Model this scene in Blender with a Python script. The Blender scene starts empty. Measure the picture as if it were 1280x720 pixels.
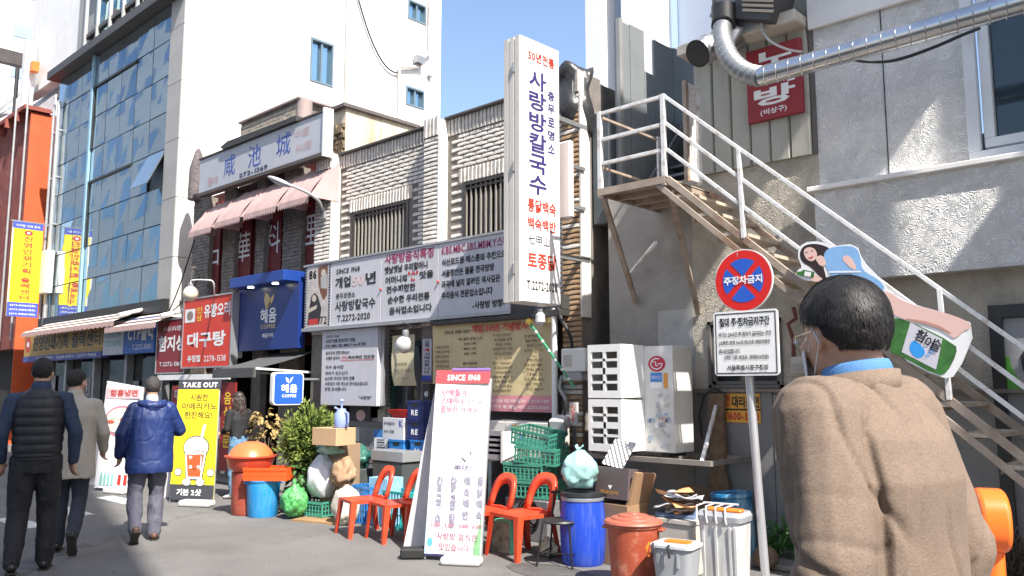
import bpy, bmesh, math, random
from mathutils import Vector, Matrix, Euler, noise
S = bpy.context.scene
COL = S.collection
R = math.radians
V = Vector
random.seed(7)
# ------------------------------------------------------------------ camera
CAMZ, FPX, PITCH, AZ = 1.52, 1030.0, R(6.92), R(47.06)
FW = V((-math.cos(AZ), math.sin(AZ), 0)); RT = V((math.sin(AZ), math.cos(AZ), 0))
CDIR = FW*math.cos(PITCH) + V((0, 0, math.sin(PITCH)))
CUP = -FW*math.sin(PITCH) + V((0, 0, math.cos(PITCH)))
CPOS = V((0, 0, CAMZ))
cam = bpy.data.cameras.new('camera'); camo = bpy.data.objects.new('camera', cam); COL.objects.link(camo)
cam.lens = FPX/1280*36; cam.sensor_width = 36; cam.clip_end = 2000; cam.clip_start = 0.05
camo.location = CPOS; camo.rotation_euler = CDIR.to_track_quat('-Z', 'Y').to_euler()
S.camera = camo
# ------------------------------------------------------------------ sky, sun, exposure
SUN_EL, SUN_AZ = R(50), R(17)
w = bpy.data.worlds.new('World'); S.world = w; w.use_nodes = True
sk = w.node_tree.nodes.new('ShaderNodeTexSky'); sk.sky_type = 'NISHITA'; sk.sun_disc = False
sk.sun_elevation = SUN_EL; sk.sun_rotation = R(90)+SUN_AZ; sk.air_density = 1.0; sk.dust_density = 2.2; sk.ozone_density = 1.5
w.node_tree.links.new(sk.outputs[0], w.node_tree.nodes['Background'].inputs[0])
w.node_tree.nodes['Background'].inputs[1].default_value = 0.14
sl = bpy.data.lights.new('sun', 'SUN'); sl.energy = 5; sl.angle = R(0.5); sl.color = (1, .95, .87)
so = bpy.data.objects.new('sun', sl); COL.objects.link(so)
SD = V((math.cos(SUN_EL)*math.cos(SUN_AZ), -math.cos(SUN_EL)*math.sin(SUN_AZ), math.sin(SUN_EL)))
so.rotation_euler = (-SD).to_track_quat('-Z', 'Y').to_euler(); so.location = (8, -3, 20)
S.view_settings.view_transform = 'Standard'; S.view_settings.look = 'None'; S.view_settings.gamma = 1
S.view_settings.exposure = 1.05
# ------------------------------------------------------------------ helpers
def ray(px, py):
    return CDIR*FPX + RT*(px-640) + CUP*(360-py)
def P(px, py, y):
    d = ray(px, py); return CPOS + d*(y/d.y)
def PX(px, py, x):
    d = ray(px, py); return CPOS + d*(x/d.x)
def G(px, py, z=0.0):
    d = ray(px, py); p = CPOS + d*((z-CAMZ)/d.z); return V((p.x, p.y, z))
def PD(px, py, dep):          # point at a given distance along the horizontal view axis
    d = ray(px, py); return CPOS + d*(dep/d.dot(FW))
def xat(px, y, py=400): return P(px, py, y).x

_M = {}
def mat(name, col, rough=.6, metal=0, var=.12, vs=3.0, bump=0, bs=60, dirt=None, spec=.5, coat=0, trans=0, alpha=1, emit=0, kind='noise', bd=.01, dirtscale=2.0, streak=False):
    if name in _M: return _M[name]
    m = bpy.data.materials.new(name); m.use_nodes = True; nt = m.node_tree; N = nt.nodes; L = nt.links
    b = N['Principled BSDF']; b.inputs['Roughness'].default_value = rough; b.inputs['Metallic'].default_value = metal
    b.inputs['Specular IOR Level'].default_value = spec; b.inputs['Coat Weight'].default_value = coat
    b.inputs['Transmission Weight'].default_value = trans; b.inputs['Alpha'].default_value = alpha
    c = (*col, 1)
    b.inputs['Base Color'].default_value = c
    tc = N.new('ShaderNodeTexCoord')
    src = tc.outputs['Object']
    if var > 0 or dirt:
        n = N.new('ShaderNodeTexNoise'); n.inputs['Scale'].default_value = vs; n.inputs['Detail'].default_value = 6; n.inputs['Roughness'].default_value = .65
        L.new(src, n.inputs['Vector'])
        mr = N.new('ShaderNodeMapRange'); mr.inputs[1].default_value = .3; mr.inputs[2].default_value = .7
        mr.inputs[3].default_value = 1-var; mr.inputs[4].default_value = 1+var*.6
        L.new(n.outputs[0], mr.inputs[0])
        mx = N.new('ShaderNodeVectorMath'); mx.operation = 'SCALE'; mx.inputs[0].default_value = col
        L.new(mr.outputs[0], mx.inputs['Scale'])
        out = mx.outputs[0]
        if dirt:
            dc, amt = dirt
            n2 = N.new('ShaderNodeTexNoise'); n2.inputs['Scale'].default_value = dirtscale; n2.inputs['Detail'].default_value = 8; n2.inputs['Roughness'].default_value = .7
            if streak:
                mp = N.new('ShaderNodeMapping'); mp.inputs['Scale'].default_value = (3, 3, .35); L.new(src, mp.inputs[0]); L.new(mp.outputs[0], n2.inputs['Vector'])
            else: L.new(src, n2.inputs['Vector'])
            r2 = N.new('ShaderNodeMapRange'); r2.inputs[1].default_value = .5; r2.inputs[2].default_value = .72; r2.inputs[4].default_value = amt
            L.new(n2.outputs[0], r2.inputs[0])
            mi = N.new('ShaderNodeMix'); mi.data_type = 'RGBA'; mi.inputs[7].default_value = (*dc, 1)
            L.new(r2.outputs[0], mi.inputs[0]); L.new(out, mi.inputs[6]); out = mi.outputs[2]
        L.new(out, b.inputs['Base Color'])
    if bump:
        if kind == 'swirl':
            n1 = N.new('ShaderNodeTexNoise'); n1.inputs['Scale'].default_value = 3.2; n1.inputs['Detail'].default_value = 3; L.new(src, n1.inputs['Vector'])
            vm = N.new('ShaderNodeVectorMath'); vm.operation = 'MULTIPLY_ADD'; vm.inputs[1].default_value = (1.6, 1.6, 1.6); L.new(n1.outputs[1], vm.inputs[0]); L.new(src, vm.inputs[2])
            bn = N.new('ShaderNodeTexWave'); bn.wave_type = 'RINGS'; bn.inputs['Scale'].default_value = bs; bn.inputs['Distortion'].default_value = 6; bn.inputs['Detail'].default_value = 3; bn.inputs['Detail Scale'].default_value = 1.6
            L.new(vm.outputs[0], bn.inputs['Vector'])
        elif kind == 'weave':
            bn = N.new('ShaderNodeTexNoise'); bn.inputs['Scale'].default_value = bs; bn.inputs['Detail'].default_value = 2
            mp = N.new('ShaderNodeMapping'); mp.inputs['Scale'].default_value = (1, 1, 2.5); L.new(src, mp.inputs[0]); L.new(mp.outputs[0], bn.inputs['Vector'])
        else:
            bn = N.new('ShaderNodeTexNoise'); bn.inputs['Scale'].default_value = bs; bn.inputs['Detail'].default_value = 5; L.new(src, bn.inputs['Vector'])
        bu = N.new('ShaderNodeBump'); bu.inputs['Strength'].default_value = bump; bu.inputs['Distance'].default_value = bd
        L.new(bn.outputs[0], bu.inputs['Height']); L.new(bu.outputs[0], b.inputs['Normal'])
    if emit:
        b.inputs['Emission Color'].default_value = c; b.inputs['Emission Strength'].default_value = emit
    m.diffuse_color = c
    _M[name] = m
    return m

def basis(d):
    d = d.normalized(); a = V((0, 0, 1)) if abs(d.z) < .9 else V((1, 0, 0))
    u = d.cross(a).normalized(); return u, u.cross(d).normalized()

class MB:
    def __init__(s): s.v = []; s.f = []; s.t = []
    def add(s, vs, fs):
        o = len(s.v); s.v += [V(p) for p in vs]; s.f += [tuple(i+o for i in f) for f in fs]; return s
    def box(s, x0, x1, y0, y1, z0, z1):
        return s.add([(x0,y0,z0),(x1,y0,z0),(x1,y1,z0),(x0,y1,z0),(x0,y0,z1),(x1,y0,z1),(x1,y1,z1),(x0,y1,z1)],
                     [(0,3,2,1),(4,5,6,7),(0,1,5,4),(1,2,6,5),(2,3,7,6),(3,0,4,7)])
    def obox(s, c, sz, rot=(0,0,0), taper=1.0):
        m = Euler(rot).to_matrix(); c = V(c); h = V(sz)/2; vs = []
        for z in (-1, 1):
            k = taper if z > 0 else 1
            for x, y in ((-1,-1),(1,-1),(1,1),(-1,1)): vs.append(c + m @ V((x*h.x*k, y*h.y*k, z*h.z)))
        return s.add(vs, [(0,3,2,1),(4,5,6,7),(0,1,5,4),(1,2,6,5),(2,3,7,6),(3,0,4,7)])
    def bar(s, p0, p1, w, h=None, up=V((0,0,1))):       # rectangular bar between points
        p0, p1 = V(p0), V(p1); h = h or w; d = (p1-p0).normalized()
        u = d.cross(up); u = u.normalized() if u.length > 1e-4 else V((1,0,0)); n = u.cross(d)
        vs = []
        for p in (p0, p1):
            for a, b in ((-1,-1),(1,-1),(1,1),(-1,1)): vs.append(p + u*a*w/2 + n*b*h/2)
        return s.add(vs, [(0,1,2,3),(7,6,5,4),(0,4,5,1),(1,5,6,2),(2,6,7,3),(3,7,4,0)])
    def cyl(s, p0, p1, r0, r1=None, n=12, cap=True):
        p0, p1 = V(p0), V(p1); r1 = r0 if r1 is None else r1; u, w_ = basis(p1-p0); vs = []
        for p, r in ((p0, r0), (p1, r1)):
            for i in range(n):
                a = 2*math.pi*i/n; vs.append(p + (u*math.cos(a)+w_*math.sin(a))*r)
        fs = [(i, (i+1) % n, n+(i+1) % n, n+i) for i in range(n)]
        if cap: fs += [tuple(range(n))[::-1], tuple(range(n, 2*n))]
        return s.add(vs, fs)
    def tube(s, pts, r, n=8, cap=True):
        pts = [V(p) for p in pts]; k = len(pts); rr = r if isinstance(r, (list, tuple)) else [r]*k; vs = []
        d0 = pts[1]-pts[0]; u, w_ = basis(d0)
        for i, p in enumerate(pts):
            d = (pts[min(i+1, k-1)]-pts[max(i-1, 0)]).normalized()
            u = (u - d*u.dot(d)).normalized(); w_ = d.cross(u)
            for j in range(n):
                a = 2*math.pi*j/n; vs.append(p+(u*math.cos(a)+w_*math.sin(a))*rr[i])
        fs = []
        for i in range(k-1):
            for j in range(n): fs.append((i*n+j, i*n+(j+1) % n, (i+1)*n+(j+1) % n, (i+1)*n+j))
        if cap: fs += [tuple(range(n))[::-1], tuple(range((k-1)*n, k*n))]
        return s.add(vs, fs)
    def lathe(s, prof, c=(0,0,0), n=24, cap=(True, True), sx=1, sy=1, tilt=None):
        c = V(c); vs = []; k = len(prof)
        m = Euler(tilt).to_matrix() if tilt else Matrix.Identity(3)
        for r, z in prof:
            for i in range(n):
                a = 2*math.pi*i/n; vs.append(c + m @ V((r*sx*math.cos(a), r*sy*math.sin(a), z)))
        fs = [(i*n+j, i*n+(j+1) % n, (i+1)*n+(j+1) % n, (i+1)*n+j) for i in range(k-1) for j in range(n)]
        if cap[0]: fs.append(tuple(range(n))[::-1])
        if cap[1]: fs.append(tuple(range((k-1)*n, k*n)))
        return s.add(vs, fs)
    def prism(s, poly, O, ux, uy, dv):                 # polygon in the plane (O,ux,uy) extruded by dv
        O, ux, uy, dv = V(O), V(ux), V(uy), V(dv); n = len(poly)
        a = [O+ux*p[0]+uy*p[1] for p in poly]; vs = a + [p+dv for p in a]
        return s.add(vs, [tuple(range(n)), tuple(range(n, 2*n))[::-1]] + [(i, n+i, n+(i+1) % n, (i+1) % n) for i in range(n)])
    def quad(s, a, b, c, d): return s.add([a, b, c, d], [(0,1,2,3)])
    def face(s, pts): return s.add(pts, [tuple(range(len(pts)))])
    def grid(s, fn, nu, nv):
        vs = [fn(i/nu, j/nv) for j in range(nv+1) for i in range(nu+1)]
        return s.add(vs, [(j*(nu+1)+i, j*(nu+1)+i+1, (j+1)*(nu+1)+i+1, (j+1)*(nu+1)+i) for j in range(nv) for i in range(nu)])
    def ball(s, c, r, n=12, sq=(1,1,1), rot=(0,0,0)):
        c = V(c); m = Euler(rot).to_matrix(); h = n//2; vs = [c+m@V((0,0,-r*sq[2]))]
        for j in range(1, h):
            t = -math.pi/2+math.pi*j/h
            for i in range(n):
                a = 2*math.pi*i/n; vs.append(c+m@V((r*sq[0]*math.cos(t)*math.cos(a), r*sq[1]*math.cos(t)*math.sin(a), r*sq[2]*math.sin(t))))
        vs.append(c+m@V((0,0,r*sq[2]))); L = len(vs)-1; fs = [(0, 1+(i+1) % n, 1+i) for i in range(n)]
        for j in range(h-2):
            for i in range(n): fs.append((1+j*n+i, 1+j*n+(i+1) % n, 1+(j+1)*n+(i+1) % n, 1+(j+1)*n+i))
        b = 1+(h-2)*n; fs += [(b+i, b+(i+1) % n, L) for i in range(n)]
        return s.add(vs, fs)
    def wall(s, x0, x1, z0, z1, y0, y1, holes=()):     # wall slab along X with openings
        xs = sorted({x0, x1, *[h[0] for h in holes], *[h[1] for h in holes]}); zs = sorted({z0, z1, *[h[2] for h in holes], *[h[3] for h in holes]})
        for i in range(len(xs)-1):
            for j in range(len(zs)-1):
                cx, cz = (xs[i]+xs[i+1])/2, (zs[j]+zs[j+1])/2
                if not (x0 < cx < x1 and z0 < cz < z1) or any(h[0] < cx < h[1] and h[2] < cz < h[3] for h in holes): continue
                s.box(xs[i], xs[i+1], y0, y1, zs[j], zs[j+1])
        return s
    def text(s, t, O, ux, uy, w=None, h=.1, bold=0.0, cx=False):
        """flat print: glyph outline of t fitted in a box w x h whose lower-left corner is O"""
        s.t.append((t, O, ux, uy, w, h, bold, cx)); return s
    def vtext(s, t, O, ux, uy, w, h, bold=0.0, gap=.12):  # vertical column, O = lower left of the column box
        n = len(t); ch = h/n; O, ux, uy = V(O), V(ux), V(uy)
        for i, c in enumerate(t):
            if c == ' ': continue
            s.text(c, O+uy*(h-(i+1)*ch+ch*gap/2), ux, uy, w, ch*(1-gap), bold)
        return s
    def build(s, name, m, parent=None, smooth=False, bevel=0, local=False, kind=None, label=None, ang=35, seg=1, hide=False):
        me = bpy.data.meshes.new(name); off = V((0,0,0))
        if parent is not None and not local:
            r = parent
            while r.parent: r = r.parent
            off = r.location
        me.from_pydata([p-off for p in s.v], [], s.f); me.materials.append(m)
        if s.t: _JOBS.append((me, s, off))
        if smooth:
            me.polygons.foreach_set('use_smooth', [True]*len(me.polygons)); me.set_sharp_from_angle(angle=R(ang))
        o = bpy.data.objects.new(name, me); COL.objects.link(o)
        if parent is not None: o.parent = parent
        if bevel:
            b = o.modifiers.new('bevel', 'BEVEL'); b.width = bevel; b.segments = seg; b.limit_method = 'ANGLE'; b.angle_limit = R(40)
        if kind: o['kind'] = kind
        if label: o['label'] = label
        return o
_G = {}; _JOBS = []; NOTEXT = False
def load_glyphs(chars, bold):                       # every character once, one per line, read back line by line
    c = bpy.data.curves.new('t', 'FONT'); c.body = '\n'.join(chars); c.resolution_u = 2; c.offset = bold; c.space_line = 2
    o = bpy.data.objects.new('t', c); me = bpy.data.meshes.new_from_object(o)
    rows = {}; vid = [round(-(v.co.y-.33)/2) for v in me.vertices]
    for p in me.polygons: rows.setdefault(vid[p.vertices[0]], []).append(tuple(p.vertices))
    for i, fs in rows.items():
        ch = chars[i]; ids = sorted({k for f in fs for k in f}); mp = {k: n for n, k in enumerate(ids)}
        vs = [(me.vertices[k].co.x, me.vertices[k].co.y+2*i) for k in ids]
        adv = 1.0 if '\u4e00' <= ch <= '\u9fff' else .92 if ord(ch) > 0x3000 else max(v[0] for v in vs)+.06
        _G[(ch, bold)] = (vs, [tuple(mp[k] for k in f) for f in fs], adv)
    bpy.data.objects.remove(o); bpy.data.curves.remove(c); bpy.data.meshes.remove(me)
_LV = (0.0, .01, .022, .035)
def glyphs(t, bold=0.0):
    bold = min(_LV, key=lambda q: abs(q-bold))
    if bold > 0 and any('\u4e00' <= ch <= '\u9fff' for ch in t): bold = 0.0
    v, f, x = [], [], 0
    for ch in t:
        g = _G.get((ch, bold))
        if not g: x += .3; continue
        o = len(v); v += [(p[0]+x, p[1]) for p in g[0]]; f += [tuple(k+o for k in q) for q in g[1]]; x += g[2]
    xs = [a[0] for a in v] or [0, 1]; ys = [a[1] for a in v] or [0, 1]
    return v, f, (min(xs), max(xs), min(ys), max(ys))
def write_all_text():
    chars = sorted({c for _, mb, _ in _JOBS for j in mb.t for c in j[0] if c != ' '})
    for b in _LV: load_glyphs(chars, b)
    for me, mb, off in _JOBS:
        for (t, O, ux, uy, w, h, bold, cx) in mb.t:
            v, f, bb = glyphs(t, bold)
            W, H = bb[1]-bb[0], bb[3]-bb[2]
            sy = h/H; sx = (w/W) if w else sy; O, ux, uy = V(O), V(ux), V(uy)
            if cx: O = O - ux*(W*sx/2)
            mb.add([O+ux*((p[0]-bb[0])*sx)+uy*((p[1]-bb[2])*sy) for p in v], f)
        me.clear_geometry(); me.from_pydata([p-off for p in mb.v], [], mb.f)
    print('glyphs', len(chars))

def thing(name, label, cat, loc=(0,0,0), rz=0, group=None, kind=None):
    o = bpy.data.objects.new(name, None); o.empty_display_size = .1; COL.objects.link(o)
    o.location = loc; o.rotation_euler = (0, 0, rz); o['label'] = label; o['category'] = cat
    if group: o['group'] = group
    if kind: o['kind'] = kind
    return o
def tag(o, label, cat, group=None):
    o['label'] = label; o['category'] = cat
    if group: o['group'] = group
    return o
def struct(o): o['kind'] = 'structure'; return o
def kids(o): return [c for c in COL.objects if c.parent == o]
def copy_tree(o, parent=None):
    c = o.copy(); COL.objects.link(c); c.parent = parent
    for ch in kids(o): copy_tree(ch, c)
    return c
def sub_obj(name, me, parent, loc, rot=None):
    o = bpy.data.objects.new(name, me); COL.objects.link(o); o.parent = parent; o.location = loc
    if rot: o.rotation_euler = rot
    return o
UX, UZ, UY = V((1,0,0)), V((0,0,1)), V((0,1,0))
D = 7.3
# shared paints
WHITE = mat('white_paint', (.78,.78,.77), .45, var=.06, dirt=((.5,.48,.44), .35))
BLACK = mat('black_paint', (.02,.02,.022), .5, var=.2)
STEEL = mat('grey_steel', (.35,.36,.37), .4, metal=.6, var=.2)
DARK = mat('dark_interior', (.022,.021,.02), .9, var=.3)
INK = mat('navy_ink', (.03,.03,.09), .5, var=0); REDINK = mat('red_ink', (.5,.035,.03), .5, var=0); BLKINK = mat('black_ink', (.02,.02,.02), .5, var=0)
WINK = mat('white_ink', (.8,.8,.8), .5, var=0)
# ================================================================== ground
def asphalt():
    m = mat('asphalt', (.135,.13,.125), .9, var=.22, vs=.9, bump=.5, bs=90, bd=.006, dirt=((.085,.08,.075), .75), dirtscale=1.1)
    nt = m.node_tree; N = nt.nodes; L = nt.links; b = N['Principled BSDF']
    src = b.inputs['Base Color'].links[0].from_socket; tc = [n for n in N if n.type == 'TEX_COORD'][0]
    sp = N.new('ShaderNodeTexNoise'); sp.inputs['Scale'].default_value = 130; sp.inputs['Detail'].default_value = 2; L.new(tc.outputs['Object'], sp.inputs['Vector'])
    mr = N.new('ShaderNodeMapRange'); mr.inputs[1].default_value = .35; mr.inputs[2].default_value = .68; mr.inputs[3].default_value = .50; mr.inputs[4].default_value = 1.75; L.new(sp.outputs[0], mr.inputs[0])
    sc = N.new('ShaderNodeVectorMath'); sc.operation = 'SCALE'; L.new(src, sc.inputs[0]); L.new(mr.outputs[0], sc.inputs['Scale']); L.new(sc.outputs[0], b.inputs['Base Color'])
    vo = N.new('ShaderNodeTexVoronoi'); vo.feature = 'DISTANCE_TO_EDGE'; vo.inputs['Scale'].default_value = .22
    nn = N.new('ShaderNodeTexNoise'); nn.inputs['Scale'].default_value = 2.5; nn.inputs['Detail'].default_value = 6; L.new(tc.outputs['Object'], nn.inputs['Vector'])
    ad = N.new('ShaderNodeVectorMath'); ad.operation = 'MULTIPLY_ADD'; ad.inputs[1].default_value = (.9,.9,0); L.new(nn.outputs[1], ad.inputs[0]); L.new(tc.outputs['Object'], ad.inputs[2]); L.new(ad.outputs[0], vo.inputs['Vector'])
    m2 = N.new('ShaderNodeMapRange'); m2.inputs[1].default_value = 0; m2.inputs[2].default_value = .008; m2.inputs[3].default_value = .62; m2.inputs[4].default_value = 1; L.new(vo.outputs[0], m2.inputs[0])
    s2 = N.new('ShaderNodeVectorMath'); s2.operation = 'SCALE'; L.new(sc.outputs[0], s2.inputs[0]); L.new(m2.outputs[0], s2.inputs['Scale']); L.new(s2.outputs[0], b.inputs['Base Color'])
    return m
g = MB().quad((-400,-300,0),(400,-300,0),(400,300,0),(-400,300,0)); struct(g.build('ground', asphalt()))
# concrete strip along the house fronts
CONC = mat('concrete_apron', (.2,.19,.175), .9, var=.3, vs=2, bump=.4, bs=40, dirt=((.08,.075,.065), .7))
struct(MB().box(-16.5, 6, 6.72, 7.32, 0.004, .05).build('pavement', CONC, bevel=.01))
# tactile/white paint remains at the far left of the road
wp = MB()
for i in range(3):
    a = G(40+i*60, 652-i*14); wp.quad(a+V((-.5,-.25,.004)), a+V((.5,-.25,.004)), a+V((.5,.0,.004)), a+V((-.5,.0,.004)))
tag(wp.build('road_marking', mat('worn_road_paint', (.55,.55,.53), .8, var=.5, vs=8)), 'worn white painted line on the asphalt behind the walking men', 'road marking')['kind'] = 'structure'

# ================================================================== noodle restaurant with white split brick front
BR = mat('cream_split_brick', (.70,.65,.59), .85, var=.34, vs=9, bump=.5, bs=70, bd=.006, dirt=((.3,.24,.17), .4), dirtscale=3)
BRS = mat('rust_stained_brick', (.42,.27,.15), .85, var=.5, vs=3.5, bump=.5, bs=60, bd=.006, dirt=((.62,.52,.40), .8), dirtscale=4)
MORT = mat('grey_mortar', (.20,.18,.16), .95, var=.3, vs=6, bump=.3, bs=80)
xL, xR = xat(400, D), xat(737, D)              # house from the pilaster to the alley corner
zT = lambda px, py, y=D: P(px, py, y).z
ztop = zT(600, 136)
house = thing('noodle_restaurant', 'two storey noodle restaurant faced in cream split brick with barred upper windows', 'building', ((xL+xR)/2, D+2, 0))
W1 = (xat(437, D), xat(508, D), 2.9, zT(472, 258)); W2 = (xat(577, D), xat(634, D), 2.9, zT(600, 223))
GW = (xat(415, D), xat(479, D), 1.05, 2.0); GD = (xat(491, D), xat(537, D), 0.06, 2.15); GS = (xat(560, D), xat(694, D), 0.15, 1.35)
MB().wall(xL, xR, .0, ztop, D+.02, D+.25, [W1, W2, GW, GD, GS]).build('wall', MORT, house)
b_ = MB(); b_.box(xL, xL+.25, D+.25, D+6, 0, ztop-.1); b_.box(xR-.25, xR, D+.25, D+6, 0, ztop-.05); b_.box(xL+.25, xR-.25, D+5.8, D+6, 0, ztop-.1); b_.box(xL+.25, xR-.25, D+.25, D+5.8, ztop-.5, ztop-.3)
b_.build('side_wall', MORT, house)
MB().box(xL+.3, xR-.3, D+1.6, D+1.7, 0, ztop-.6).build('inner_wall', DARK, house)
# brick meshes: split-faced wedge with a rough, proud lower edge
BW, BH = .225, .058
def brick_mesh(seed, w=BW, h=BH, j=.015):
    rr = random.Random(seed); m = MB(); nx = 3; vs = []; hw, hh = w/2-j/2, h/2-j/2
    for k, z in enumerate((-hh, -hh*.25, hh)):
        for i in range(nx+1):
            x = -hw+2*hw*i/nx; pr = (.011, .012, .007)[k] + rr.uniform(-.0025, .0025) - (.004 if i in (0, nx) else 0)
            vs.append((x, -max(pr, .001), z))
    fs = [(k*4+i, k*4+i+1, k*4+5+i, k*4+4+i) for k in range(2) for i in range(3)]
    n0 = len(vs); vs += [(-hw, .02, -hh), (hw, .02, -hh), (hw, .02, hh), (-hw, .02, hh)]
    fs += [(0, n0, n0+1, 3), (0, 1, 2, 3)[:0] or (8, 11, n0+2, n0+3), (0, 4, 8, n0+3, n0), (3, n0+1, n0+2, 11, 7)]
    m.add(vs, fs); return m
def mesh_of(mb, name, m):
    me = bpy.data.meshes.new(name); me.from_pydata(mb.v, [], mb.f); me.materials.append(m); return me
BM = [brick_mesh(i) for i in range(6)]; BME = [mesh_of(b, 'brick', BR) for b in BM]; BMS = [mesh_of(b, 'brick', BRS) for b in BM[:3]]
P1 = (xL, xat(410, D-.14)); P2 = (xat(527, D-.14), xat(546, D-.14)); P3 = (xat(703, D-.14), xR)
spots = []
zc = 2.35; row = 0
zpar = ztop-.24
while zc < zpar-.02:
    x = xL+.02+(BW/2 if row % 2 else 0)
    while x+BW*.4 < xR:
        cx = x+BW/2
        if cx+BW/2 < xR-.0 and not any(p[0]-BW*.45 < cx < p[1]+BW*.45 for p in (P1, P2, P3)) and not any(h[0]-.09 < cx < h[1]+.09 and h[2] < zc < h[3]+.2 for h in (W1, W2)):
            spots.append((cx, D+.02, zc, 0))
        x += BW
    for p in (P1, P2, P3):
        wd = p[1]-p[0]; n = max(1, round(wd/BW)); st = wd/n
        for i in range(n): spots.append((p[0]+st*(i+.5), D-.14, zc, st/BW))
    zc += BH; row += 1
# pilaster cores and side returns, the sun on them put into a paler colour
for p in (P1, P2, P3):
    MB().box(p[0], p[1]-.01, D-.135, D+.02, 0, ztop+.0).build('pilaster', MORT, house)
    MB().box(p[1]-.008, p[1]+.016, D-.15, D+.015, 2.3, ztop-.02).build('pilaster_edge', mat('sunlit_pilaster_side', (.72,.69,.64), .8, var=.15), house)
# ground floor right pilaster and strip carry bricks too
zc = .2
while zc < 2.34:
    wd = P3[1]-P3[0]; n = max(1, round(wd/BW)); st = wd/n
    for i in range(n): spots.append((P3[0]+st*(i+.5), D-.14, zc, st/BW))
    for xx in (xat(484, D), xat(549, D)-.1, xat(402, D)+.1): spots.append((xx, D+.02, zc, 0))
    if not (GW[2]-.05 < zc < GW[3]+.03):
        x = GW[0]
        while x < GW[1]: spots.append((x+BW/2, D+.02, zc, 0)); x += BW
    zc += BH
def vis(s): 
    q = V(s[:3])-CPOS; return q.dot(FW)
spots.sort(key=vis)
rest = MB(); restS = MB()
for k, (x, y, z, sc) in enumerate(spots):
    stained = x > P3[0]-.05 and random.random() < .68
    if k < 290:
        o = sub_obj('brick', (BMS[k % 3] if stained else BME[k % 6]), house, V((x, y, z))-house.location)
        if sc: o.scale.x = sc
    else:
        (restS if stained else rest).add([(x+v.x*(sc or 1), y+v.y, z+v.z) for v in BM[k % 6].v], BM[k % 6].f)
rest.build('far_bricks', BR, house, kind='stuff')
if restS.v: restS.build('far_stained_bricks', BRS, house, kind='stuff')
# soldier courses at the parapet and above the windows
sol = MB()
def soldier(x0, x1, z0, z1, y):
    n = max(2, round((x1-x0)/.068)); st = (x1-x0)/n
    for i in range(n):
        c = x0+st*(i+.5); e = random.uniform(-.004, .004)
        sol.add([(c-st*.4, y-.012+e, z0), (c+st*.4, y-.026+e, z0), (c+st*.4, y+.02, z0), (c-st*.4, y+.02, z0), (c-st*.4, y-.010+e, z1), (c+st*.4, y-.022+e, z1), (c+st*.4, y+.02, z1), (c-st*.4, y+.02, z1)],
                [(0,1,5,4),(1,2,6,5),(3,0,4,7),(4,5,6,7),(0,3,2,1)])
soldier(P1[1], P2[0], zpar, ztop-.04, D+.02); soldier(P2[1], P3[0], zpar, ztop-.02, D+.02)
for p in (P1, P2, P3): soldier(p[0], p[1], zpar, ztop+.02, D-.14)
for h in (W1, W2): soldier(h[0]-.08, h[1]+.08, h[3]+.005, h[3]+.19, D+.012)
sol.build('soldier_course', BR, house, kind='stuff')
cop = MB(); cop.box(xL-.03, P2[0], D-.05, D+.3, ztop-.035, ztop); cop.box(P2[1], P3[0]+.02, D-.05, D+.3, ztop-.015, ztop+.02)
cop.build('coping', mat('tarred_coping', (.08,.075,.07), .8, var=.3), house, bevel=.006)
# torn black flashing over the right corner
fl = MB()
def fl_fn(u, v):
    a = u*1.5; x = xR-.35+u*.42; y = D-.2+max(0, u-.6)*.5; z = ztop+.09-v*(.35+.5*u)-.05*math.sin(u*9+v*4)
    return V((x+.02*math.sin(v*11), y-.03*math.sin(v*7+u*5), z))
fl.grid(fl_fn, 8, 10); fo = fl.build('corner_flashing', mat('black_tarpaulin', (.035,.035,.038), .35, var=.3, bump=.5, bs=9, bd=.03), house, smooth=True, ang=80)
sm = fo.modifiers.new('t', 'SOLIDIFY'); sm.thickness = .008
# barred windows
BARM = mat('painted_window_bars', (.36,.33,.29), .5, metal=.2, var=.25, dirt=((.2,.1,.05), .6)); FRM = mat('dark_window_frame', (.045,.04,.038), .5)
for h in (W1, W2):
    fr = MB(); x0, x1, z0, z1 = h
    fr.box(x0, x1, D-.0, D+.14, z1-.045, z1-.001); fr.box(x0, x0+.05, D-.0, D+.14, z0, z1-.045); fr.box(x1-.05, x1, D-.0, D+.14, z0, z1-.045); fr.box((x0+x1)/2-.025, (x0+x1)/2+.025, D+.09, D+.13, z0, z1-.045)
    f = fr.build('window', FRM, house)
    MB().box(x0+.05, x1-.05, D+.14, D+.15, z0, z1).build('pane', mat('dusty_dark_glass', (.03,.033,.036), .12, spec=.6, var=.2), f)
    n = round((x1-x0)/.088); me = mesh_of(MB().box(-.010, .010, -.010, .010, z0, z1-.03), 'bar', BARM)
    for i in range(n): sub_obj('bar', me, f, V((x0+.045+(x1-x0-.09)*i/(n-1), D+.0+.03, 0))-house.location)
    for za3, zb3 in ((z0+.28, z0+.31), (z1-.10, z1-.075)): MB().box(x0, x1, D+.012, D+.048, za3, zb3).build('cross_bar', FRM, f)
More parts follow.
